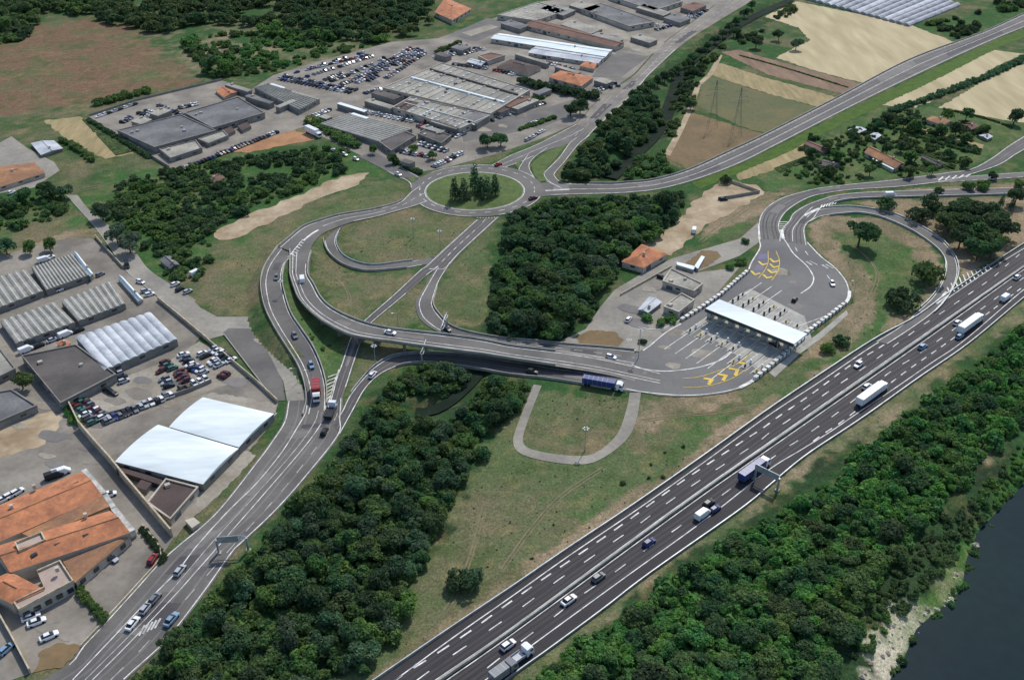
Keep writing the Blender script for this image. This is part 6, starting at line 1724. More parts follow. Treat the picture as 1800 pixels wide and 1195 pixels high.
for px, r, m, lab in (
        ((1513, 410), 7.0, 'leaf_dark', 'big dark round tree alone inside the loop ramp'),
        ((1625, 492), 6.6, 'leaf_mid', 'broad green bush near the inner edge of loop ramp'),
        ((1585, 536), 6.0, 'leaf_dark', 'dark bush at lower end of loop ramp lawn'),
        ((1557, 364), 4.6, 'leaf_dark', 'dark bushy tree just above the loop ramp'),
        ((1612, 384), 5.4, 'leaf_dark', 'dark bush beside the outer bend of the loop ramp'),
        ((1634, 367), 5.8, 'leaf_dark', 'dark bush left of the grove at right edge'),
        ((1700, 328), 3.4, 'leaf_mid', 'low green bush tree between the two ramps at right, left one'),
        ((1728, 329), 3.6, 'leaf_mid', 'low green bush tree between the two ramps at right, right one'),
        ((1650, 335), 2.2, 'leaf_dark', 'small dark bush beside the slip road at right'),
        ((1745, 309), 2.4, 'leaf_dark', 'small dark tree by the upper slip road at right edge'),
        ((1790, 325), 3.2, 'leaf_mid', 'green bush at the right picture edge between ramps'),
        ((1785, 205), 5.0, 'leaf_dark', 'dark tree at right edge below the ripe field'),
        ((812, 1030), 3.9, 'leaf_dark', 'dark oval shrub in dry field, lower half of a pair'),
        ((828, 1016), 3.3, 'leaf_blue', 'bluish shrub in dry field, upper half of a pair'),
        ((845, 798), 2.9, 'leaf_dark', 'round dark bush at upper edge of dry field by the wood'),
        ((682, 1105), 3.2, 'leaf_blue', 'bluish bush at the lower right tip of avenue wood'),
        ((1480, 602), 3.0, 'leaf_dark', 'dark bush on the bank above the motorway, right of two'),
        ((1455, 612), 2.6, 'leaf_mid', 'green bush on the bank above the motorway, left of two'),
        ((36, 668), 4.0, 'leaf_mid', 'green tree at left corner of dark grey warehouse'),
        ((50, 435), 3.4, 'leaf_mid', 'round green tree on dry strip above halls, left of two'),
        ((86, 430), 3.4, 'leaf_mid', 'round green tree on dry strip above halls, right of two'),
        ((8, 432), 4.6, 'leaf_blue', 'bluish tree at left edge above the ribbed halls'),
        ((203, 410), 5.2, 'leaf_grey', 'silvery tree beside lane, nearer the top'),
        ((226, 428), 5.0, 'leaf_grey', 'silvery tree beside lane, nearer the junction'),
        ((178, 372), 5.0, 'leaf_blue', 'bluish green tree by the narrow lane bend'),
        ((40, 345), 4.6, 'leaf_dark', 'dark tree below yellow brown roofed house, left one'),
        ((78, 335), 4.8, 'leaf_dark', 'dark tree below yellow brown roofed house, middle one'),
        ((110, 336), 4.2, 'leaf_blue', 'bluish tree below yellow brown house, right one'),
        ((18, 358), 4.2, 'leaf_dark', 'dark tree at left edge under the yellow house'),
        ((368, 112), 6.5, 'leaf_dark', 'wide dark tree at right corner of brown field, left of pair'),
        ((396, 118), 6.0, 'leaf_mid', 'wide green tree at right corner of brown field, right of pair'),
        ((1003, 192), 5.0, 'leaf_dark', 'oval dark tree in the car park beside the avenue, left half'),
        ((1020, 188), 5.0, 'leaf_dark', 'oval dark tree in the car park beside the avenue, right half'),
        ((880, 245), 4.6, 'leaf_dark', 'dark tree on the bank above the roundabout, right'),
        ((856, 248), 4.4, 'leaf_dark', 'dark tree on the bank above the roundabout, left'),
        ((1214, 184), 3.6, 'leaf_dark', 'small dark tree at the bend of the field track'),
        ((1118, 395), 4.2, 'leaf_bright', 'bright tree at the edge of toll side wood by sandy yard'),
        ((1275, 318), 3.0, 'leaf_dark', 'dark bush at the upper corner of sandy yard'),
        ((1290, 55), 4.5, 'leaf_dark', 'dark tree by the canal at top'),
        ((1330, 74), 5.0, 'leaf_dark', 'dark tree among sheds beside ripe field, left'),
        ((1370, 62), 4.6, 'leaf_dark', 'dark tree among sheds beside ripe field, middle'),
        ((1400, 78), 4.6, 'leaf_blue', 'bluish tree among sheds beside ripe field, right'),
        ((760, 273), 2.6, 'leaf_dark', 'dark little tree in the lower market car park, right'),
        ((726, 262), 2.6, 'leaf_mid', 'little green tree in the lower market car park, middle'),
        ((655, 263), 2.8, 'leaf_mid', 'green tree on the corner island of market road'),
        ((690, 280), 3.0, 'leaf_mid', 'green tree beside the exit lane above roundabout')):
    low = any(w_ in lab for w_ in ('bush', 'shrub'))
    if low: tree_at((px[0], px[1] + 3), r * 1.12, m, lab, 'round_bush', 'bush', 'bush', 1.15, .3, trunk=False)
    else: tree_at(px, r, m, lab)
for i, (x, y, r, m, lab) in enumerate(((1676, 372, 5, 'leaf_dark', 'grove tree at the upper left corner'), (1700, 368, 5, 'leaf_dark', 'grove tree on the upper side'), (1728, 372, 5, 'leaf_dark', 'grove tree in the upper middle'), (1752, 378, 5, 'leaf_dark', 'grove tree at the upper right'), (1670, 390, 4.6, 'leaf_mid', 'paler grove tree at the left end'), (1700, 388, 4.8, 'leaf_dark', 'grove tree in the centre'), (1735, 396, 5, 'leaf_dark', 'grove tree right of the centre'), (1765, 398, 5, 'leaf_dark', 'grove tree at the far right'), (1690, 418, 4.6, 'leaf_dark', 'grove tree at the lower left'), (1720, 415, 4.8, 'leaf_dark', 'grove tree in the lower middle'), (1748, 420, 4.8, 'leaf_mid', 'grove tree at the lower right'), (1722, 438, 4.6, 'leaf_dark', 'lowest grove tree, nearest the motorway'), (1745, 436, 4, 'leaf_dark', 'grove tree beside the lowest one'), (1788, 345, 3.8, 'leaf_dark', 'outlying grove tree by the right picture edge'))):
    tree_at((x, y), r * 1.25, m, 'dark ' + lab if m == 'leaf_dark' else 'mid green ' + lab, group='trees of the grove above the motorway')
for x, y, lab in ((1758, 357, 'slim dark cypress above the grove, left of two'), (1776, 362, 'slim dark cypress above the grove, right of two')):
    tree_at((x, y + 9), 2.0, 'leaf_pine', lab, 'cypress_tree', 'tree', 'tall', .9, 0)
# the planting in the roundabout
for x, y, r, hs, m, lab in ((800, 352, 3.7, .8, 'leaf_pine', 'tall dark conifer at left front of roundabout planting'), (816, 350, 3.8, .72, 'leaf_blue', 'bluish conifer left of centre on roundabout'), (835, 337, 4.0, .92, 'leaf_pine', 'tallest dark conifer at the back of roundabout'), (856, 349, 4.0, .74, 'leaf_blue', 'bluish conifer right of centre on roundabout'), (871, 343, 3.5, .8, 'leaf_pine', 'slim conifer at right of roundabout planting'), (846, 343, 3.5, .7, 'leaf_pine', 'shorter dark conifer in the middle of roundabout planting')):
    tree_at((x, y), r, m, lab, 'conifer_tree', 'tree', 'tall', hs, .8)
for x, y, r, m, lab in ((836, 345, 1.9, 'leaf_bright', 'yellow green bush in front on roundabout'), (846, 351, 1.5, 'leaf_dark', 'dark bush in front on the roundabout, right'), (826, 352, 1.5, 'leaf_dark', 'dark bush in front on the roundabout, left')):
    tree_at((x, y), r, m, lab, 'round_bush', 'bush', 'bush', 1.0, .9, trunk=False)
# avenue trees along the canal
for i in range(17):
    t = i / 16
    x, y = 1118 + (1322 - 1118) * t, 168 + (8 - 168) * t + 8 * math.sin(t * 3.1)
    tree_at((x, y), 4.2, 'leaf_dark', 'dark tree in the row between avenue and canal', group='row of trees between avenue and canal', lod='mid')
# garden trees
for i, (x, y, r, m, lab) in enumerate(((1560, 208, 4, 'leaf_dark', 'below the ripe field corner'), (1590, 214, 4, 'leaf_dark', 'left of small orange brown house'), (1612, 222, 4.4, 'leaf_mid', 'under the small orange brown house'), (1655, 228, 4.2, 'leaf_dark', 'in front of the small orange brown house'), (1682, 226, 4.2, 'leaf_dark', 'right of the small orange brown house'), (1700, 200, 4, 'leaf_dark', 'behind the reddish shed'), (1668, 202, 4, 'leaf_mid', 'behind the small orange brown house'), (1730, 228, 3.6, 'leaf_mid', 'near the right end of gardens'), (1700, 243, 3.8, 'leaf_mid', 'above the striped crop strip end'), (1560, 262, 4.4, 'leaf_dark', 'behind the long farmhouse roof'), (1598, 276, 4.4, 'leaf_mid', 'at right end of long farmhouse'), (1585, 258, 3.6, 'leaf_dark', 'behind right end of farmhouse'), (1472, 275, 4, 'leaf_mid', 'left of the long farmhouse'), (1455, 255, 3.8, 'leaf_mid', 'behind the dark long shed'), (1500, 236, 3.4, 'leaf_dark', 'beside the grey blue shed'), (1545, 222, 3.6, 'leaf_dark', 'between crop strip and verge'), (1460, 300, 3.6, 'leaf_mid', 'below the little grey shed'), (1600, 300, 3.6, 'leaf_mid', 'below right end of the farmhouse'), (1668, 270, 3.2, 'leaf_dark', 'by the striped vegetable plot'), (1700, 285, 3.2, 'leaf_mid', 'at the lower right of gardens'), (1640, 300, 3.0, 'leaf_mid', 'near the ramp below gardens'), (1530, 300, 3.4, 'leaf_mid', 'below the white lean-to'), (1425, 268, 3.2, 'leaf_dark', 'at left end of the gardens'))):
    tree_at((x, y), r, m, ('dark' if m == 'leaf_dark' else 'green') + ' garden tree ' + lab, 'garden_tree', group='garden trees', lod='mid')
# toll side green patches
for x, y, r, lab in ((1140, 560, 2.6, 'leafy bush on the green patch below blue shed, left'), (1160, 568, 2.6, 'leafy bush on the green patch below blue shed, middle'), (1180, 563, 2.6, 'leafy bush on the green patch below blue shed, right'), (1285, 470, 2.4, 'bush on the grass strip above chequered wall, left'), (1303, 462, 2.6, 'bush on the grass strip above chequered wall, right'), (1310, 425, 2.2, 'bush beside the lane above toll lanes'), (1130, 600, 1.8, 'dark bush at the tip of toll plaza')):
    tree_at((x, y), r, 'leaf_bright' if r > 2 else 'leaf_dark', lab, 'round_bush', 'bush', 'bush', 1.0, .6, lod='mid', trunk=False)


def hedge(pts, w, m, label, dens=5.5, hgt=1.0, lod='mid'):
    A = resample(catmull(PP(pts, .8), 6) if len(pts) > 2 else np.array(PP(pts, .8)), w * .55)
    Vs = []
    for p in A:
        V = CROWN['bush', lod][random.randrange(5)]
        r = w * random.uniform(.5, .72)
        x, y = p[0] + random.uniform(-.2, .2) * w, p[1] + random.uniform(-.2, .2) * w
        a = random.uniform(0, 6.28); ca, sa = math.cos(a), math.sin(a)
        Vs.append(np.stack([(V[:, 0] * ca - V[:, 1] * sa) * r + x, (V[:, 0] * sa + V[:, 1] * ca) * r + y, V[:, 2] * r * hgt], 1))
    V = np.concatenate(Vs)
    o0 = A[len(A) // 2].copy(); o0[2] = 0
    o = np_mesh('hedge', V - o0, quads(len(V) // 4), M[m])
    o.location = o0
    tag(o, label, 'hedge')


hedge([(138, 1033), (158, 1058), (182, 1088)], 2.2, 'leaf_mid', 'green hedge between the two car parks of tiled building', hgt=1.2, lod='near')
hedge([(249, 927), (268, 952), (284, 972), (284, 985)], 1.8, 'leaf_dark', 'dark hedge at the right edge of tiled building car park', hgt=1.1, lod='near')
hedge([(75, 937), (130, 912), (186, 886)], 1.2, 'leaf_mid', 'narrow green strip between two orange roofs', lod='near')
hedge([(114, 714), (125, 728), (133, 742)], 2.4, 'leaf_bright', 'bright hedge at left end of scrap car rows')
hedge([(545, 213), (580, 232), (620, 255)], 7, 'leaf_mid', 'thick green hedge in front of diagonal ribbed hall', hgt=.8)
hedge([(925, 146), (970, 158), (1020, 168), (1048, 172)], 7, 'leaf_dark', 'long dark hedge below bright orange house')
hedge([(770, 92), (800, 80), (806, 76)], 5, 'leaf_mid', 'green hedge above the market car rows')
hedge([(905, 190), (930, 178), (958, 168)], 4, 'leaf_mid', 'green strip in the avenue side car park')
hedge([(916, 226), (945, 216), (975, 205)], 3, 'leaf_mid', 'thin green strip near the oval trees')
hedge([(155, 210), (190, 232), (230, 256), (262, 275)], 3, 'leaf_dark', 'dark hedge along left fence of grey warehouse yard')
hedge([(170, 182), (220, 170), (258, 160)], 6, 'leaf_mid', 'green hedge at lower edge of brown field')
hedge([(110, 245), (150, 270), (160, 282)], 4, 'leaf_mid', 'green strip at left of the crop plot')
hedge([(697, 285), (720, 296), (738, 303)], 3.5, 'leaf_dark', 'dark hedge round the lower corner of market car park')
hedge([(1565, 196), (1640, 170), (1750, 128), (1800, 102)], 4.5, 'leaf_blue', 'grey green hedge between two ripe fields')
hedge([(1300, 96), (1380, 118), (1490, 152)], 1.2, 'leaf_mid', 'thin broken hedge below the ploughed strip')
hedge([(1585, 226), (1650, 250), (1720, 268)], 2.0, 'leaf_mid', 'hedge below the pale crop strip in the gardens')
hedge([(1660, 190), (1720, 203), (1780, 222)], 1.6, 'leaf_mid', 'thin hedge below the ripe field at right edge')


# rows of vegetables and low crops in the plots
ROWS = MB()
def crop_rows(q, n, w=1.1, h=.35, brk=.12):
    a, b, c, d = [Vector(P(*p, 0)[:2]) for p in q]
    for i in range(n):
        t = (i + .5) / n
        p, r_ = a.lerp(d, t), b.lerp(c, t)
        k = max(2, int((r_ - p).length / 4))
        for j in range(k):
            if random.random() < brk: continue
            u, v = p.lerp(r_, j / k), p.lerp(r_, (j + .9) / k)
            m_ = (u + v) / 2; dd = v - u
            ROWS.box((m_.x + random.uniform(-.1, .1), m_.y + random.uniform(-.1, .1), h / 2 + .03), (dd.length, w * random.uniform(.7, 1.1), h * random.uniform(.6, 1.2)), math.atan2(dd.y, dd.x))


crop_rows([(145, 210), (205, 274), (232, 268), (168, 216)], 11)
crop_rows([(1600, 222), (1722, 258), (1712, 265), (1588, 228)], 4, .9)
crop_rows([(1624, 262), (1690, 284), (1668, 300), (1610, 274)], 8, .9)
crop_rows([(1360, 296), (1430, 270), (1440, 276), (1372, 304)], 5, .8)
crop_rows([(1600, 285), (1640, 296), (1630, 304), (1592, 294)], 5, .8)
ROWS.build('crop_rows', M['leaf_mid'], kind='stuff', label='rows of low green crops in the plots', cat='crops')

# ---------------------------------------------------------------- vehicles
PAINTS = {'white': (222, 224, 226), 'silver': (168, 172, 178), 'grey': (112, 116, 122), 'black': (28, 29, 33), 'blue': (44, 60, 118), 'red': (138, 30, 28), 'dark red': (92, 36, 34), 'brown': (92, 78, 66), 'green': (52, 104, 92), 'pale blue': (120, 150, 176)}
for k, c in PAINTS.items():
    M['car_' + k] = mat('car_paint_' + k.replace(' ', '_'), lin(c), lin(c), 1, .35, .02, 3, spec=.5)


def loft(mb, st, mi=0):
    """st: (x, half width, z low, z high, shoulder inset) along the length"""
    vs, fs = [], []
    for x, w, z0, z1, s in st:
        vs += [(x, -w * .94, z0), (x, -w, z0 + (z1 - z0) * .35), (x, -w + s * .3, z1 - s), (x, -w + s, z1), (x, w - s, z1), (x, w - s * .3, z1 - s), (x, w, z0 + (z1 - z0) * .35), (x, w * .94, z0)]
    n = len(st)
    for i in range(n - 1):
        for j in range(8):
            fs.append((8 * i + j, 8 * i + (j + 1) % 8, 8 * i + 8 + (j + 1) % 8, 8 * i + 8 + j)[::-1])
    fs += [tuple(range(8)), tuple(range(8 * n - 8, 8 * n))[::-1]]
    mb.add(vs, fs, mi)


def wheel(mb, x, y, r=.33, w=.22, mi=0):
    mb.tube((x, y - w / 2, r), (x, y + w / 2, r), r, n=12, mi=mi)
    mb.tube((x, y - w / 2 - .01, r), (x, y + w / 2 + .01, r), r * .55, n=8, mi=mi)


BODY = {'saloon': ([(-2.2, .72, .38, .78, .1), (-2.1, .84, .25, .92, .12), (-1.2, .9, .22, .98, .12), (.9, .9, .22, .95, .12), (1.8, .86, .24, .82, .12), (2.2, .7, .34, .66, .1)],
                   [(-1.75, .72, .9, .96, .1), (-1.15, .72, .9, 1.4, .2), (.1, .72, .9, 1.43, .2), (.6, .72, .9, 1.2, .16), (1.1, .74, .9, .95, .06)]),
        'hatch': ([(-1.95, .74, .36, .9, .1), (-1.88, .84, .25, .98, .12), (-.9, .88, .22, 1.0, .12), (.8, .88, .22, .98, .12), (1.6, .84, .24, .84, .12), (1.98, .7, .34, .68, .1)],
                  [(-1.86, .72, .95, 1.1, .12), (-1.6, .72, .95, 1.46, .2), (0, .72, .95, 1.5, .2), (.5, .72, .95, 1.28, .16), (1.05, .74, .95, 1.0, .06)]),
        'van': ([(-2.6, .92, .4, 2.05, .15), (-2.5, .98, .28, 2.15, .18), (1.1, .98, .26, 2.15, .2), (1.45, .98, .26, 1.85, .2), (2.1, .95, .26, 1.15, .15), (2.6, .84, .36, .9, .12)],
                [(1.12, .9, 1.25, 2.02, .2), (1.5, .9, 1.25, 1.75, .2), (1.98, .86, 1.1, 1.25, .1)])}


def car_pieces(style):
    b, g, r, wl = MB(), MB(), MB(), [MB() for _ in range(4)]
    loft(b, BODY[style][0])
    loft(g, BODY[style][1])
    if style != 'van':
        ga = BODY[style][1]
        x0, x1 = ga[1][0] + .08, ga[2][0] + .12
        zt = max(q[3] for q in ga)
        r.box(((x0 + x1) / 2, 0, zt + .012), (x1 - x0, 1.06, .04))
        r.box((x0 - .1, 0, zt - .2), (.06, 1.1, .02))
    L = 1.35 if style != 'van' else 1.6
    for i, (x, y) in enumerate(((-L, -.78), (-L, .78), (L, -.78), (L, .78))):
        wheel(wl[i], x, y * (1.1 if style == 'van' else 1))
    hl = [MB(), MB()]
    xf = BODY[style][0][-1][0] - .06
    for i, s in enumerate((-1, 1)):
        hl[i].box((xf, s * .52, .62 if style != 'van' else .8), (.16, .3, .14))
    return b, g, r, wl, hl


_cars = {}


def car_parts(style, colr):
    key = (style, colr)
    if key not in _cars:
        b, g, r, wl, hl = car_pieces(style)
        bo = MB(); bo.v, bo.f, bo.m = list(b.v), list(b.f), list(b.m)
        if r.v: bo.add(r.v, r.f)
        objs = [bo.build('body', M['car_' + colr], smooth=False), g.build('window', M['glass'])]
        objs += [w.build('wheel', M['tyre']) for w in wl] + [h.build('headlight', M['lamp']) for h in hl]
        _cars[key] = [(o.name.split('.')[0], o.data) for o in objs]
        for o in objs: bpy.data.objects.remove(o)
    return _cars[key]


def car_simple(style, colr):
    key = (style, colr, 1)
    if key not in _cars:
        b, g, r, wl, hl = car_pieces(style)
        mb = MB(); mb.add(b.v, b.f, 0).add(g.v, g.f, 1)
        if r.v: mb.add(r.v, r.f, 0)
        for w in wl: mb.add(w.v, w.f, 2)
        o = mb.build('parked_car', [M['car_' + colr], M['glass'], M['tyre']])
        _cars[key] = o.data
        bpy.data.objects.remove(o)
    return _cars[key]


def put_car(x, y, z, ang, style, colr, label, group=None, parts=True, cat='car', name=None):
    name = name or ('delivery_van' if style == 'van' else 'car')
    if not parts:
        o = bpy.data.objects.new(name, car_simple(style, colr)); COL.objects.link(o)
        o.location = (x, y, z); o.rotation_euler = (0, 0, ang)
        return tag(o, label, cat, group)
    t = empty(name, (x, y, z), label, cat, group, ang)
    for nm, me in car_parts(style, colr):
        c = bpy.data.objects.new(nm, me); COL.objects.link(c); c.parent = t
    return t


def heading(a, b, z=0):
    p, q = P(*a, z), P(*b, z)
    return math.atan2(q[1] - p[1], q[0] - p[0])


def drive(px, to, style, colr, label, z=.2, group=None, scale=1.0):
    x, y, _ = P(px[0], px[1], z + .6)
    o = put_car(x, y, z, heading(px, to), style, colr, label, group, True, 'van' if style == 'van' else 'car')
    o.scale = (1 + (scale - 1) * .3,) * 3
    return o


NE, SW = (1, -.74), (-1, .74)
mw = lambda x, y, d=1: (x + 40 * d, y - 29 * d)
drive((893, 1133), mw(893, 1133), 'hatch', 'white', 'white car near bottom of motorway beside the lorry', .16, scale=1.25)
drive((1000, 1054), mw(1000, 1054), 'saloon', 'white', 'white car with blue tint behind, inner river side lane', .16, scale=1.25)
drive((1052, 1014), mw(1052, 1014), 'hatch', 'grey', 'grey car ahead of white car on the inner river side lane', .16, scale=1.15)
drive((1141, 953), mw(1141, 953), 'hatch', 'blue', 'dark blue car alone on the inner river side lane', .16, scale=1.15)
drive((1246, 884), mw(1246, 884), 'hatch', 'black', 'black car left of white van below the gantry', .16, scale=1.2)
drive((1257, 894), mw(1257, 894), 'hatch', 'blue', 'blue car ahead of white van below the gantry', .16)
drive((1235, 904), mw(1235, 904), 'van', 'white', 'white van on the hard shoulder lane below gantry', .16, scale=1.2)
drive((1524, 679), mw(1524, 679), 'hatch', 'white', 'white car overtaking the white tank lorry', .16, scale=1.2)
drive((1509, 641), mw(1509, 641, -1), 'hatch', 'white', 'white car on the field side carriageway', .16, scale=1.15)
drive((1622, 609), mw(1622, 609), 'hatch', 'pale blue', 'pale blue car on the inner lane right of centre line', .16, scale=1.3)
drive((1683, 567), mw(1683, 567), 'hatch', 'white', 'white car left of the upper white lorry', .16, scale=1.2)
drive((1687, 591), mw(1687, 591), 'hatch', 'pale blue', 'pale blue car behind the upper white lorry', .16, scale=1.2)
drive((1788, 487), mw(1788, 487), 'hatch', 'white', 'white car at right edge on inner motorway lane', .16, scale=1.3)
drive((1767, 524), mw(1767, 524), 'van', 'white', 'white van at right edge of the motorway', .16, scale=1.35)
# southern avenue
drive((233, 1095), (255, 1068), 'saloon', 'white', 'white car, last in the avenue queue of three', .19, scale=1.15)
drive((256, 1068), (270, 1050), 'hatch', 'silver', 'silver car in the middle of the avenue queue of three', .19, scale=1.15)
drive((272, 1051), (290, 1030), 'hatch', 'grey', 'grey car leading the avenue queue of three', .19, scale=1.1)
drive((316, 1002), (335, 978), 'hatch', 'silver', 'silver grey car alone on avenue above the queue', .19, scale=1.15)
drive((301, 1088), (320, 1066), 'saloon', 'pale blue', 'blue grey car on right hand lane of avenue by the wood', .19, scale=1.3)
drive((570, 758), (582, 735), 'hatch', 'black', 'black car behind the grey flatbed on avenue', .19, scale=1.1)
drive((655, 658), (664, 648), 'hatch', 'white', 'white and dark car on the exit bend', .2, scale=1.1)
drive((547, 641), (556, 665), 'hatch', 'pale blue', 'pale blue car above red lorry on left hand ramp', 1.5)
drive((518, 589), (527, 610), 'hatch', 'grey', 'grey car halfway down the left hand ramp', 3.0)
drive((486, 487), (481, 505), 'hatch', 'grey', 'grey car at the top of the left hand ramp', 4.0)
drive((531, 491), (530, 475), 'van', 'white', 'white van on the viaduct ramp bend', 3.5)
drive((686, 584), (700, 587), 'saloon', 'white', 'white car on the viaduct above the link road', 5.3)
drive((785, 578), (800, 585), 'hatch', 'black', 'dark car on slip road under the small gantry', .2)
drive((935, 652), (955, 656), 'saloon', 'black', 'black car on the toll exit road left of blue lorry', .2, scale=1.1)
drive((1074, 627), (1090, 631), 'hatch', 'white', 'white car on slip road approaching toll tip', .2)
drive((876, 289), (895, 281), 'saloon', 'red', 'red car leaving the roundabout for the upper avenue', .2, scale=1.25)
drive((937, 348), (952, 343), 'saloon', 'dark red', 'dark red car entering the roundabout from the right', .2, scale=1.4)
drive((700, 306), (712, 312), 'saloon', 'white', 'white car waiting to enter the roundabout at left', .2, scale=1.2)
drive((1463, 498), (1468, 508), 'hatch', 'white', 'white car on the right of the toll plaza', .2)
drive((1361, 604), (1350, 598), 'hatch', 'black', 'dark car leaving beneath the toll canopy', .2, scale=1.1)
drive((1397, 526), (1405, 515), 'hatch', 'black', 'black car waiting behind the toll canopy', .2)
drive((1565, 343), (1590, 342), 'van', 'white', 'white van on the lower straight ramp at right', .2, scale=1.2)
drive((1745, 314), (1730, 316), 'hatch', 'silver', 'silver car on the upper slip road at right edge', .2)
drive((1220, 405), (1222, 392), 'van', 'white', 'white van parked by the sandy yard', .1)
drive((1105, 561), (1112, 552), 'hatch', 'white', 'white car parked on the lane below toll offices', .1)
drive((1163, 487), (1172, 490), 'hatch', 'black', 'black car beside the upper toll office', .1)
drive((1072, 484), (1082, 486), 'hatch', 'white', 'white car below the orange toll side house', .1)
drive((1080, 461), (1090, 463), 'hatch', 'silver', 'silver car at left wall of orange toll side house', .1)
drive((1272, 350), (1285, 349), 'hatch', 'black', 'black car by the dark wall in the sandy yard', .1)
drive((223, 466), (226, 478), 'van', 'black', 'black van at the mouth of the hangar yard', .12)
drive((247, 495), (256, 498), 'hatch', 'white', 'white car in front of narrow white shed, upper', .1)
drive((256, 511), (266, 509), 'hatch', 'silver', 'silver car in front of narrow white shed, middle', .1)
drive((263, 517), (273, 514), 'hatch', 'white', 'white car in front of narrow white shed, lower', .1)
drive((308, 499), (318, 494), 'hatch', 'white', 'white car on the dirt verge by service road, upper', .1)
drive((316, 508), (326, 503), 'hatch', 'black', 'black car on the dirt verge by service road', .1)
drive((330, 512), (340, 507), 'hatch', 'silver', 'silver car on the dirt verge by service road, lower', .1)
drive((344, 480), (354, 475), 'van', 'white', 'white van standing among grass below the grey shed', .02)
drive((77, 457), (90, 453), 'van', 'white', 'white van behind the fine ribbed hall', .1)
drive((88, 452), (100, 448), 'hatch', 'white', 'white car next to van behind fine ribbed hall', .1)
drive((176, 482), (184, 478), 'hatch', 'grey', 'grey car at the end of white storage strip', .1)
drive((106, 508), (116, 504), 'hatch', 'white', 'white car between the two rows of ribbed halls', .1)
drive((20, 338), (30, 333), 'hatch', 'white', 'white car under the yellow brown roofed house', .1)
# rows beside the kiosk
for x, y, c in ((46, 615, 'white'), (68, 607, 'black'), (92, 597, 'silver'), (115, 588, 'white'), (138, 580, 'black')):
    drive((x, y), (x + 10, y - 4), 'van' if c == 'white' else 'saloon', c, c + ' vehicle in the lane between ribbed halls and kiosk, %s' % {46: 'beside the orange kiosk', 68: 'second from left', 92: 'third from left', 115: 'fourth from left', 138: 'at the right end'}[x], .1)
# tiled building car parks
for x, y, hx, hy, st, c, lab in ((54, 1083, 70, 1077, 'saloon', 'white', 'white car parked nearest the pink terrace wall'), (64, 1092, 80, 1086, 'saloon', 'white', 'white car parked second from the pink terrace wall'), (86, 1117, 102, 1110, 'saloon', 'white', 'long white car alone in the pale car park'), (197, 980, 205, 985, 'hatch', 'silver', 'silver car parked by the orange lean-to roof'), (268, 982, 276, 970, 'hatch', 'red', 'bright red car parked in corner by dark hedge'), (11, 1140, 20, 1132, 'hatch', 'pale blue', 'bluish car at the lower left edge behind wall'), (95, 836, 104, 833, 'van', 'black', 'black van parked behind orange roof ridge'), (108, 830, 117, 827, 'van', 'white', 'white van parked behind orange roof ridge'), (192, 868, 200, 866, 'hatch', 'white', 'white car in the passage beside orange roof'), (30, 864, 42, 857, 'hatch', 'white', 'white car in the row behind tiled building, right'), (18, 870, 30, 864, 'hatch', 'white', 'white car in the row behind tiled building, middle'), (4, 878, 16, 872, 'hatch', 'white', 'white car in the row behind tiled building, left')):
    drive((x, y), (hx, hy), st, c, lab, .1, scale=1.12)

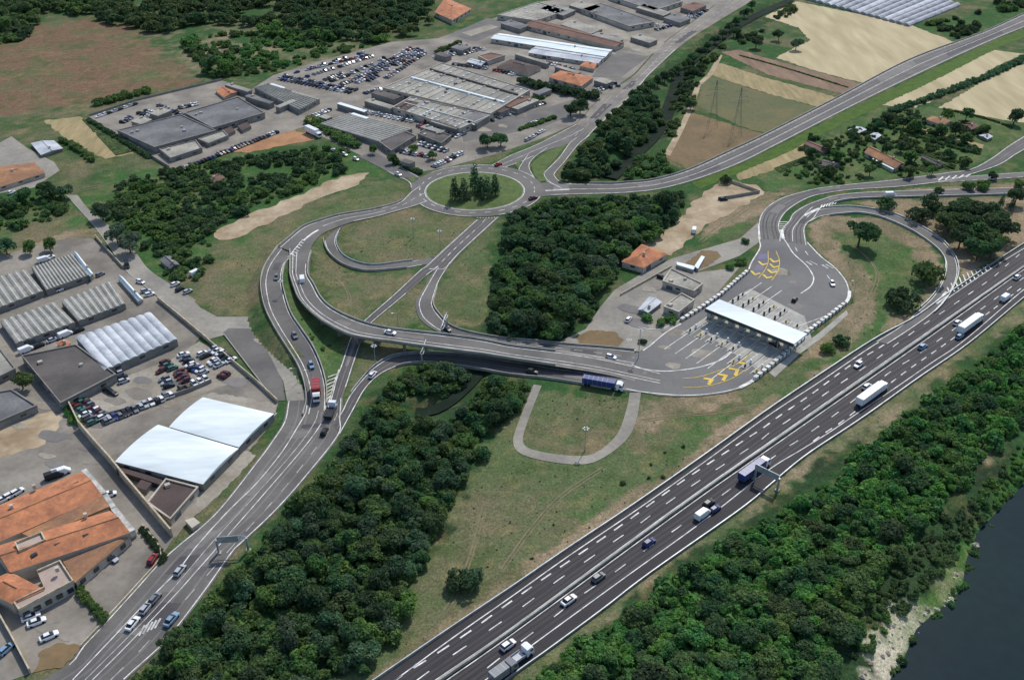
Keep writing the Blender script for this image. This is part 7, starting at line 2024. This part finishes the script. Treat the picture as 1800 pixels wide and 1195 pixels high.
# lorries
def lorry(px, to, L, box, cabc, label, z=.16, W=2.5, Hb=3.0, cab=2.3, flat=False, name='lorry', tank=False):
    x, y, _ = P(px[0], px[1], z + 1.2)
    t = empty(name, (x, y, z), label, 'lorry', None)
    ang = heading(px, to)
    loc = lambda mb: mb
    x1 = L / 2
    bl = x1 - cab - .5
    pieces = []
    cb = MB()
    prof = [(x1 - cab, .5), (x1 - cab, 2.95), (x1 - cab * .45, 3.05), (x1 - .28, 2.5), (x1, 1.35), (x1, .5)]
    vs = [(a, -1.18, b) for a, b in prof] + [(a, 1.18, b) for a, b in prof]
    cb.add(vs, [(0, 1, 2, 3, 4, 5), (11, 10, 9, 8, 7, 6)] + [(i, 6 + i, 6 + (i + 1) % 6, (i + 1) % 6) for i in range(6)])
    pieces.append(('cab', cb, M['car_' + cabc]))
    ws = MB()
    ws.add([(x1 - .24, -1.05, 2.45), (x1 - .24, 1.05, 2.45), (x1 + .0, 1.05, 1.45), (x1 + .0, -1.05, 1.45)], [(0, 1, 2, 3)])
    ws.v = [(p[0] + .03, p[1], p[2] + .03) for p in ws.v]
    ws.f = [ws.f[0][::-1]]
    for s in (-1, 1): ws.box((x1 - .85, s * 1.19, 2.0), (.9, .03, .7))
    pieces.append(('windscreen', ws, M['glass']))
    ch = MB().box(((-x1 + x1 - .6) / 2, 0, .8), (L - .9, .9, .35))
    pieces.append(('chassis', ch, M['steel_dark']))
    bx = MB()
    c0_ = (-x1 + bl) / 2
    if tank:
        bx.tube((-x1, 0, 2.1), (bl, 0, 2.1), 1.2, n=16)
        pieces.append(('tank', bx, M['car_' + box]))
    elif flat:
        bx.box((c0_, 0, 1.15), (bl + x1, W, .25))
        for s in (-1, 1): bx.box((c0_, s * (W / 2 - .05), 1.55), (bl + x1, .08, .6))
        bx.box((-x1 + .05, 0, 1.55), (.08, W - .2, .6))
        pieces.append(('load_bed', bx, M['car_' + box]))
    else:
        bx.box((c0_, 0, 1.0 + Hb / 2), (bl + x1, W, Hb))
        pieces.append(('cargo_box', bx, M['car_' + box]))
        rb_ = MB()
        for k in range(max(3, int((bl + x1) / 1.6))):
            xx = -x1 + .4 + k * 1.6
            rb_.box((xx, 0, 1.0 + Hb + .015), (.08, W - .1, .03))
            for s in (-1, 1): rb_.box((xx, s * (W / 2 + .015), 1.0 + Hb / 2), (.08, .03, Hb - .1))
        pieces.append(('box_rib', rb_, M['steel']))
    axles = [-x1 + 1.2, -x1 + 2.4, x1 - 1.2] + ([x1 - 3.4] if L > 9 else [])
    for a in axles:
        for s in (-1, 1):
            w = MB(); wheel(w, a, s * 1.05, .5, .35)
            pieces.append(('wheel', w, M['tyre']))
    for nm, mb, m in pieces:
        mb.v = [(p[0] + x, p[1] + y, p[2] + z) for p in mb.v]
        mb.build(nm, m, t)
    t.rotation_euler = (0, 0, ang)
    return t


lorry((912, 1153), mw(912, 1153), 8, 'silver', 'white', 'white cab lorry with pale load at the bottom of motorway', .16, flat=True, W=2.3)
lorry((885, 1180), mw(885, 1180), 7.5, 'grey', 'grey', 'long grey trailer lorry at the very bottom of motorway', .16, W=2.4, Hb=2.2)
lorry((1326, 826), mw(1326, 826), 13.5, 'blue', 'white', 'blue box lorry with white cab passing below the gantry', .16, W=2.4, Hb=2.4)
lorry((1533, 693), mw(1533, 693), 16.5, 'white', 'white', 'white lorry beside white car, middle of river side carriageway', .16, W=2.6, Hb=2.5)
lorry((1706, 570), mw(1706, 570), 16.5, 'white', 'white', 'white lorry farther up the motorway near loop ramp', .16, W=2.6, Hb=2.5)
lorry((1060, 675), (1095, 681), 14, 'blue', 'white', 'long blue lorry with white cab on the toll exit road', .2, W=2.5, Hb=2.1)
lorry((556, 689), (557, 712), 9.5, 'red', 'white', 'red lorry with white cab coming down left hand ramp', .5, W=2.9)
lorry((581, 721), (590, 700), 8.5, 'black', 'white', 'dark flatbed lorry with white cab on the merging lane', .2, flat=True, W=2.8)
lorry((551, 234), (566, 241), 13, 'white', 'white', 'long white trailer lorry parked beside red earth patch', .1, W=2.8)

# parked cars in rows
PARK = []


def row(a, b, n, colours, label, group, face='perp', rows=1, keep=1.0, gap=5.2, jit=.25, z=.1, turn=0.0):
    A, B = np.array(P(*a, .6)[:2]), np.array(P(*b, .6)[:2])
    d = (B - A) / np.linalg.norm(B - A)
    nn = np.array([-d[1], d[0]])
    for r_ in range(rows):
        for i in range(n):
            if random.random() > keep: continue
            p = A + (B - A) * ((i + .5) / n) + nn * gap * r_ + d * random.uniform(-jit, jit) + nn * random.uniform(-jit, jit)
            ang = math.atan2(d[1], d[0]) + (math.pi / 2 if face == 'perp' else 0) + random.choice([0, math.pi]) + random.uniform(-.05, .05) + turn
            c = random.choice(colours)
            PARK.append((p[0], p[1], z, ang, random.choice(['saloon', 'hatch', 'hatch']), c, c + ' ' + label, c + ' ' + group))


MIX = ['black', 'black', 'grey', 'grey', 'white', 'silver', 'black', 'blue', 'red', 'silver', 'white']
DK = ['black', 'black', 'grey', 'black', 'blue', 'silver']
F_ = 'cars in the far car park'
row((488, 138), (619, 163), 21, DK + ['white'], 'car in the long double row at left of far car park', F_ + ' double row', rows=2)
row((517, 128), (650, 96), 14, MIX, 'car along the upper edge of far car park', 'cars along the far car park edge', keep=.7, face='along')
row((537, 135), (657, 98), 20, MIX, 'car in the second row of far car park', 'cars in the second far row', keep=.85)
row((580, 143), (614, 131), 8, DK, 'car in the short dark row of far car park', 'cars in the short far row', rows=2)
row((616, 130), (680, 100), 8, ['white', 'black', 'white'], 'car in the sparse middle row of far car park', 'cars in the sparse far row', keep=.7)
row((626, 146), (736, 85), 26, MIX, 'car in the long slanting row of far car park', 'cars in the slanting far row', rows=2, keep=.93)
row((668, 142), (690, 130), 5, MIX, 'car at the lower end of slanting rows', 'cars at the end of slanting rows', keep=.8)
row((693, 128), (748, 92), 13, MIX, 'car in the last row before the market hall', 'cars in the last row by the market hall')
row((640, 164), (670, 156), 6, MIX, 'car beside the left corner of market hall', 'cars by the market hall corner')
row((774, 104), (820, 86), 11, MIX + ['red', 'white'], 'car in the rows above the market hall', 'cars above the market hall', rows=2)
row((795, 112), (858, 121), 12, DK, 'car in the dark row behind market hall', 'cars behind the market hall')
row((815, 81), (854, 88), 7, MIX, 'car near the white halls at top', 'cars near the white halls', keep=.8)
row((868, 122), (905, 132), 7, ['red', 'red', 'white', 'black'], 'car behind the right end of market hall', 'cars at the right end of the market hall')
row((1216, 34), (1243, 17), 9, ['white', 'black', 'blue', 'silver'], 'car in the lot at the top of the avenue', 'cars at the top of the avenue', rows=2, keep=.8)
row((1152, 53), (1180, 45), 6, DK, 'car in the open lot below grey warehouse', 'cars in the open lot')
row((1072, 24), (1160, 46), 12, ['white', 'white', 'black'], 'car along the grey warehouse at top', 'cars along the top warehouse', keep=.6)
row((1070, 146), (1085, 146), 4, DK, 'car beside the bright orange house', 'cars by the bright orange house')
row((737, 252), (786, 266), 10, ['white', 'white', 'black', 'silver'], 'car in the upper row of the lower market lot', 'cars in the upper row of the lower lot')
row((704, 266), (757, 275), 10, ['red', 'white', 'black', 'silver', 'black'], 'car in the middle row of the lower market lot', 'cars in the middle row of the lower lot', rows=1)
row((762, 293), (812, 268), 11, ['white', 'white', 'black', 'silver', 'dark red'], 'car in the row at the lower edge of market lot', 'cars at the lower edge of the market lot')
row((320, 297), (488, 231), 28, ['black', 'white', 'black', 'grey', 'blue', 'dark red'], 'car in the curved row below grey warehouse', 'cars in the row below the grey warehouse', z=.1)
row((160, 209), (240, 182), 9, ['white', 'black', 'black', 'silver'], 'car along the fence of grey warehouse yard', 'cars along the warehouse fence', face='along', keep=.85)
row((214, 216), (232, 205), 4, DK, 'car in the left corner of grey warehouse yard', 'cars in the yard corner')
row((242, 198), (268, 206), 5, ['white', 'black', 'black'], 'car in the middle of grey warehouse yard', 'cars in the middle of the yard', rows=2)
row((278, 184), (322, 202), 8, DK + ['white'], 'car in the row between two dark warehouses', 'cars between the dark warehouses')
row((314, 190), (348, 182), 7, ['white', 'black', 'silver'], 'car behind the second dark warehouse', 'cars behind the second dark warehouse')
row((625, 193), (728, 214), 14, ['white', 'black', 'white', 'silver'], 'car in the shaded lane below market hall', 'cars in the shaded lane')
row((733, 220), (806, 241), 13, MIX + ['white'], 'car in the crowded lot right of diagonal ribbed hall', 'cars in the crowded lot', rows=2, keep=.9)
row((550, 205), (580, 192), 7, ['black', 'white', 'silver', 'red'], 'car by the red brick tower', 'cars by the brick tower')
row((909, 194), (958, 180), 10, ['white', 'black', 'silver'], 'car along the green strip near avenue', 'cars along the green strip')
row((930, 219), (958, 209), 6, ['black', 'white', 'silver'], 'car below the oval dark trees', 'cars below the oval trees')
row((924, 247), (957, 229), 6, ['white', 'black', 'silver'], 'car on the verge by the avenue', 'cars on the avenue verge', face='along')
row((582, 262), (640, 286), 6, ['white', 'black', 'white'], 'car along the market exit lane', 'cars along the exit lane', face='along', keep=.7)
row((500, 134), (640, 92), 22, MIX, 'car along the top lane of far car park', 'cars along the top lane', keep=.6)
row((596, 150), (640, 134), 9, MIX, 'car between the short far rows', 'cars between the short rows', keep=.8)
row((640, 146), (742, 88), 22, MIX, 'car in the inner slanting row of far car park', 'cars in the inner slanting row', keep=.8)
row((812, 96), (838, 88), 6, MIX, 'car left of rust brown building', 'cars by the rust brown building')
row((950, 108), (1010, 122), 12, MIX, 'car between white halls and orange house', 'cars before the white halls', keep=.7)
row((1090, 150), (1040, 160), 7, MIX, 'car in the lot beside the avenue', 'cars in the avenue lot', keep=.8)
row((860, 212), (905, 196), 9, ['white', 'silver', 'black', 'red'], 'car before the right end of lower market hall', 'cars before the lower hall', keep=.6)
# scrap yard
row((180, 741), (240, 718), 7, ['grey', 'blue', 'silver', 'black', 'grey'], 'scrap car in left part of the row along the fence', 'scrap cars along the fence left')
row((242, 716), (304, 692), 7, ['silver', 'grey', 'white', 'black'], 'scrap car in right part of the row along the fence', 'scrap cars along the fence right')
row((314, 686), (368, 664), 5, ['brown', 'brown', 'white', 'white'], 'scrap car at the right end of the fence row', 'scrap cars at the row end')
row((120, 708), (166, 744), 9, ['dark red', 'black', 'white', 'dark red', 'grey', 'green'], 'scrap car in the stack at left of scrap yard', 'scrap cars stacked at left', turn=math.pi * 0, rows=2, gap=3.5)
row((205, 654), (220, 672), 3, ['silver', 'black', 'white'], 'scrap car beside corner of dark warehouse', 'scrap cars by the warehouse corner')
row((184, 684), (204, 692), 2, ['black', 'black'], 'scrap car out in the open gravel', 'scrap cars in the open', face='along')
row((288, 664), (298, 680), 3, ['black', 'grey', 'silver'], 'scrap car in the short middle stack', 'scrap cars in the middle stack')
row((314, 650), (326, 672), 4, ['dark red', 'dark red', 'red', 'dark red'], 'scrap car in the reddish stack', 'scrap cars in the reddish stack')
row((286, 634), (306, 650), 3, ['green', 'white', 'dark red'], 'scrap car at the upper end of scrap yard', 'scrap cars at the upper end')
row((320, 620), (342, 650), 5, ['black', 'white', 'grey'], 'scrap car in the upper middle stack', 'scrap cars in the upper middle stack')
row((338, 642), (360, 656), 4, ['silver', 'white', 'blue', 'silver'], 'scrap car in the pale middle stack', 'scrap cars in the pale stack')
row((352, 620), (388, 644), 6, ['white', 'black', 'silver', 'white'], 'scrap car in the far right stack', 'scrap cars in the far right stack', rows=2, gap=4.6, keep=.9)
row((386, 664), (400, 654), 2, ['dark red', 'dark red'], 'scrap van at right end of scrap yard', 'dark red scrap vans')
row((278, 650), (286, 654), 1, ['dark red'], 'scrap car alone on the gravel edge', 'scrap car at the gravel edge')

PARK.sort(key=lambda c: c[0] ** 2 + c[1] ** 2)
NPARK = 225
for x, y, z, ang, st, c, lab, grp in PARK[:NPARK]:
    near_ = x * x + y * y < 300 ** 2
    put_car(x, y, z, ang, st, c, lab, grp, near_, 'car', 'parked_car')
by = {}
for x, y, z, ang, st, c, lab, grp in PARK[NPARK:]:
    me = car_simple(st, c)
    by.setdefault(0, []).append((x, y, z, ang, st, c))
mb = MB()
cols = sorted(PAINTS)
for x, y, z, ang, st, c in by.get(0, []):
    b, g_, r_, wl__, hl_ = car_pieces(st)
    ca, sa = math.cos(ang), math.sin(ang)
    T = lambda V: [(p[0] * ca - p[1] * sa + x, p[0] * sa + p[1] * ca + y, p[2] + z) for p in V]
    mb.add(T(b.v), b.f, cols.index(c)); mb.add(T(g_.v), g_.f, len(cols))
    if r_.v: mb.add(T(r_.v), r_.f, cols.index(c))
if mb.v:
    mb.build('parked_cars', [M['car_' + c] for c in cols] + [M['glass']], kind='stuff', label='farthest rows of parked cars at the top of the market complex', cat='cars')
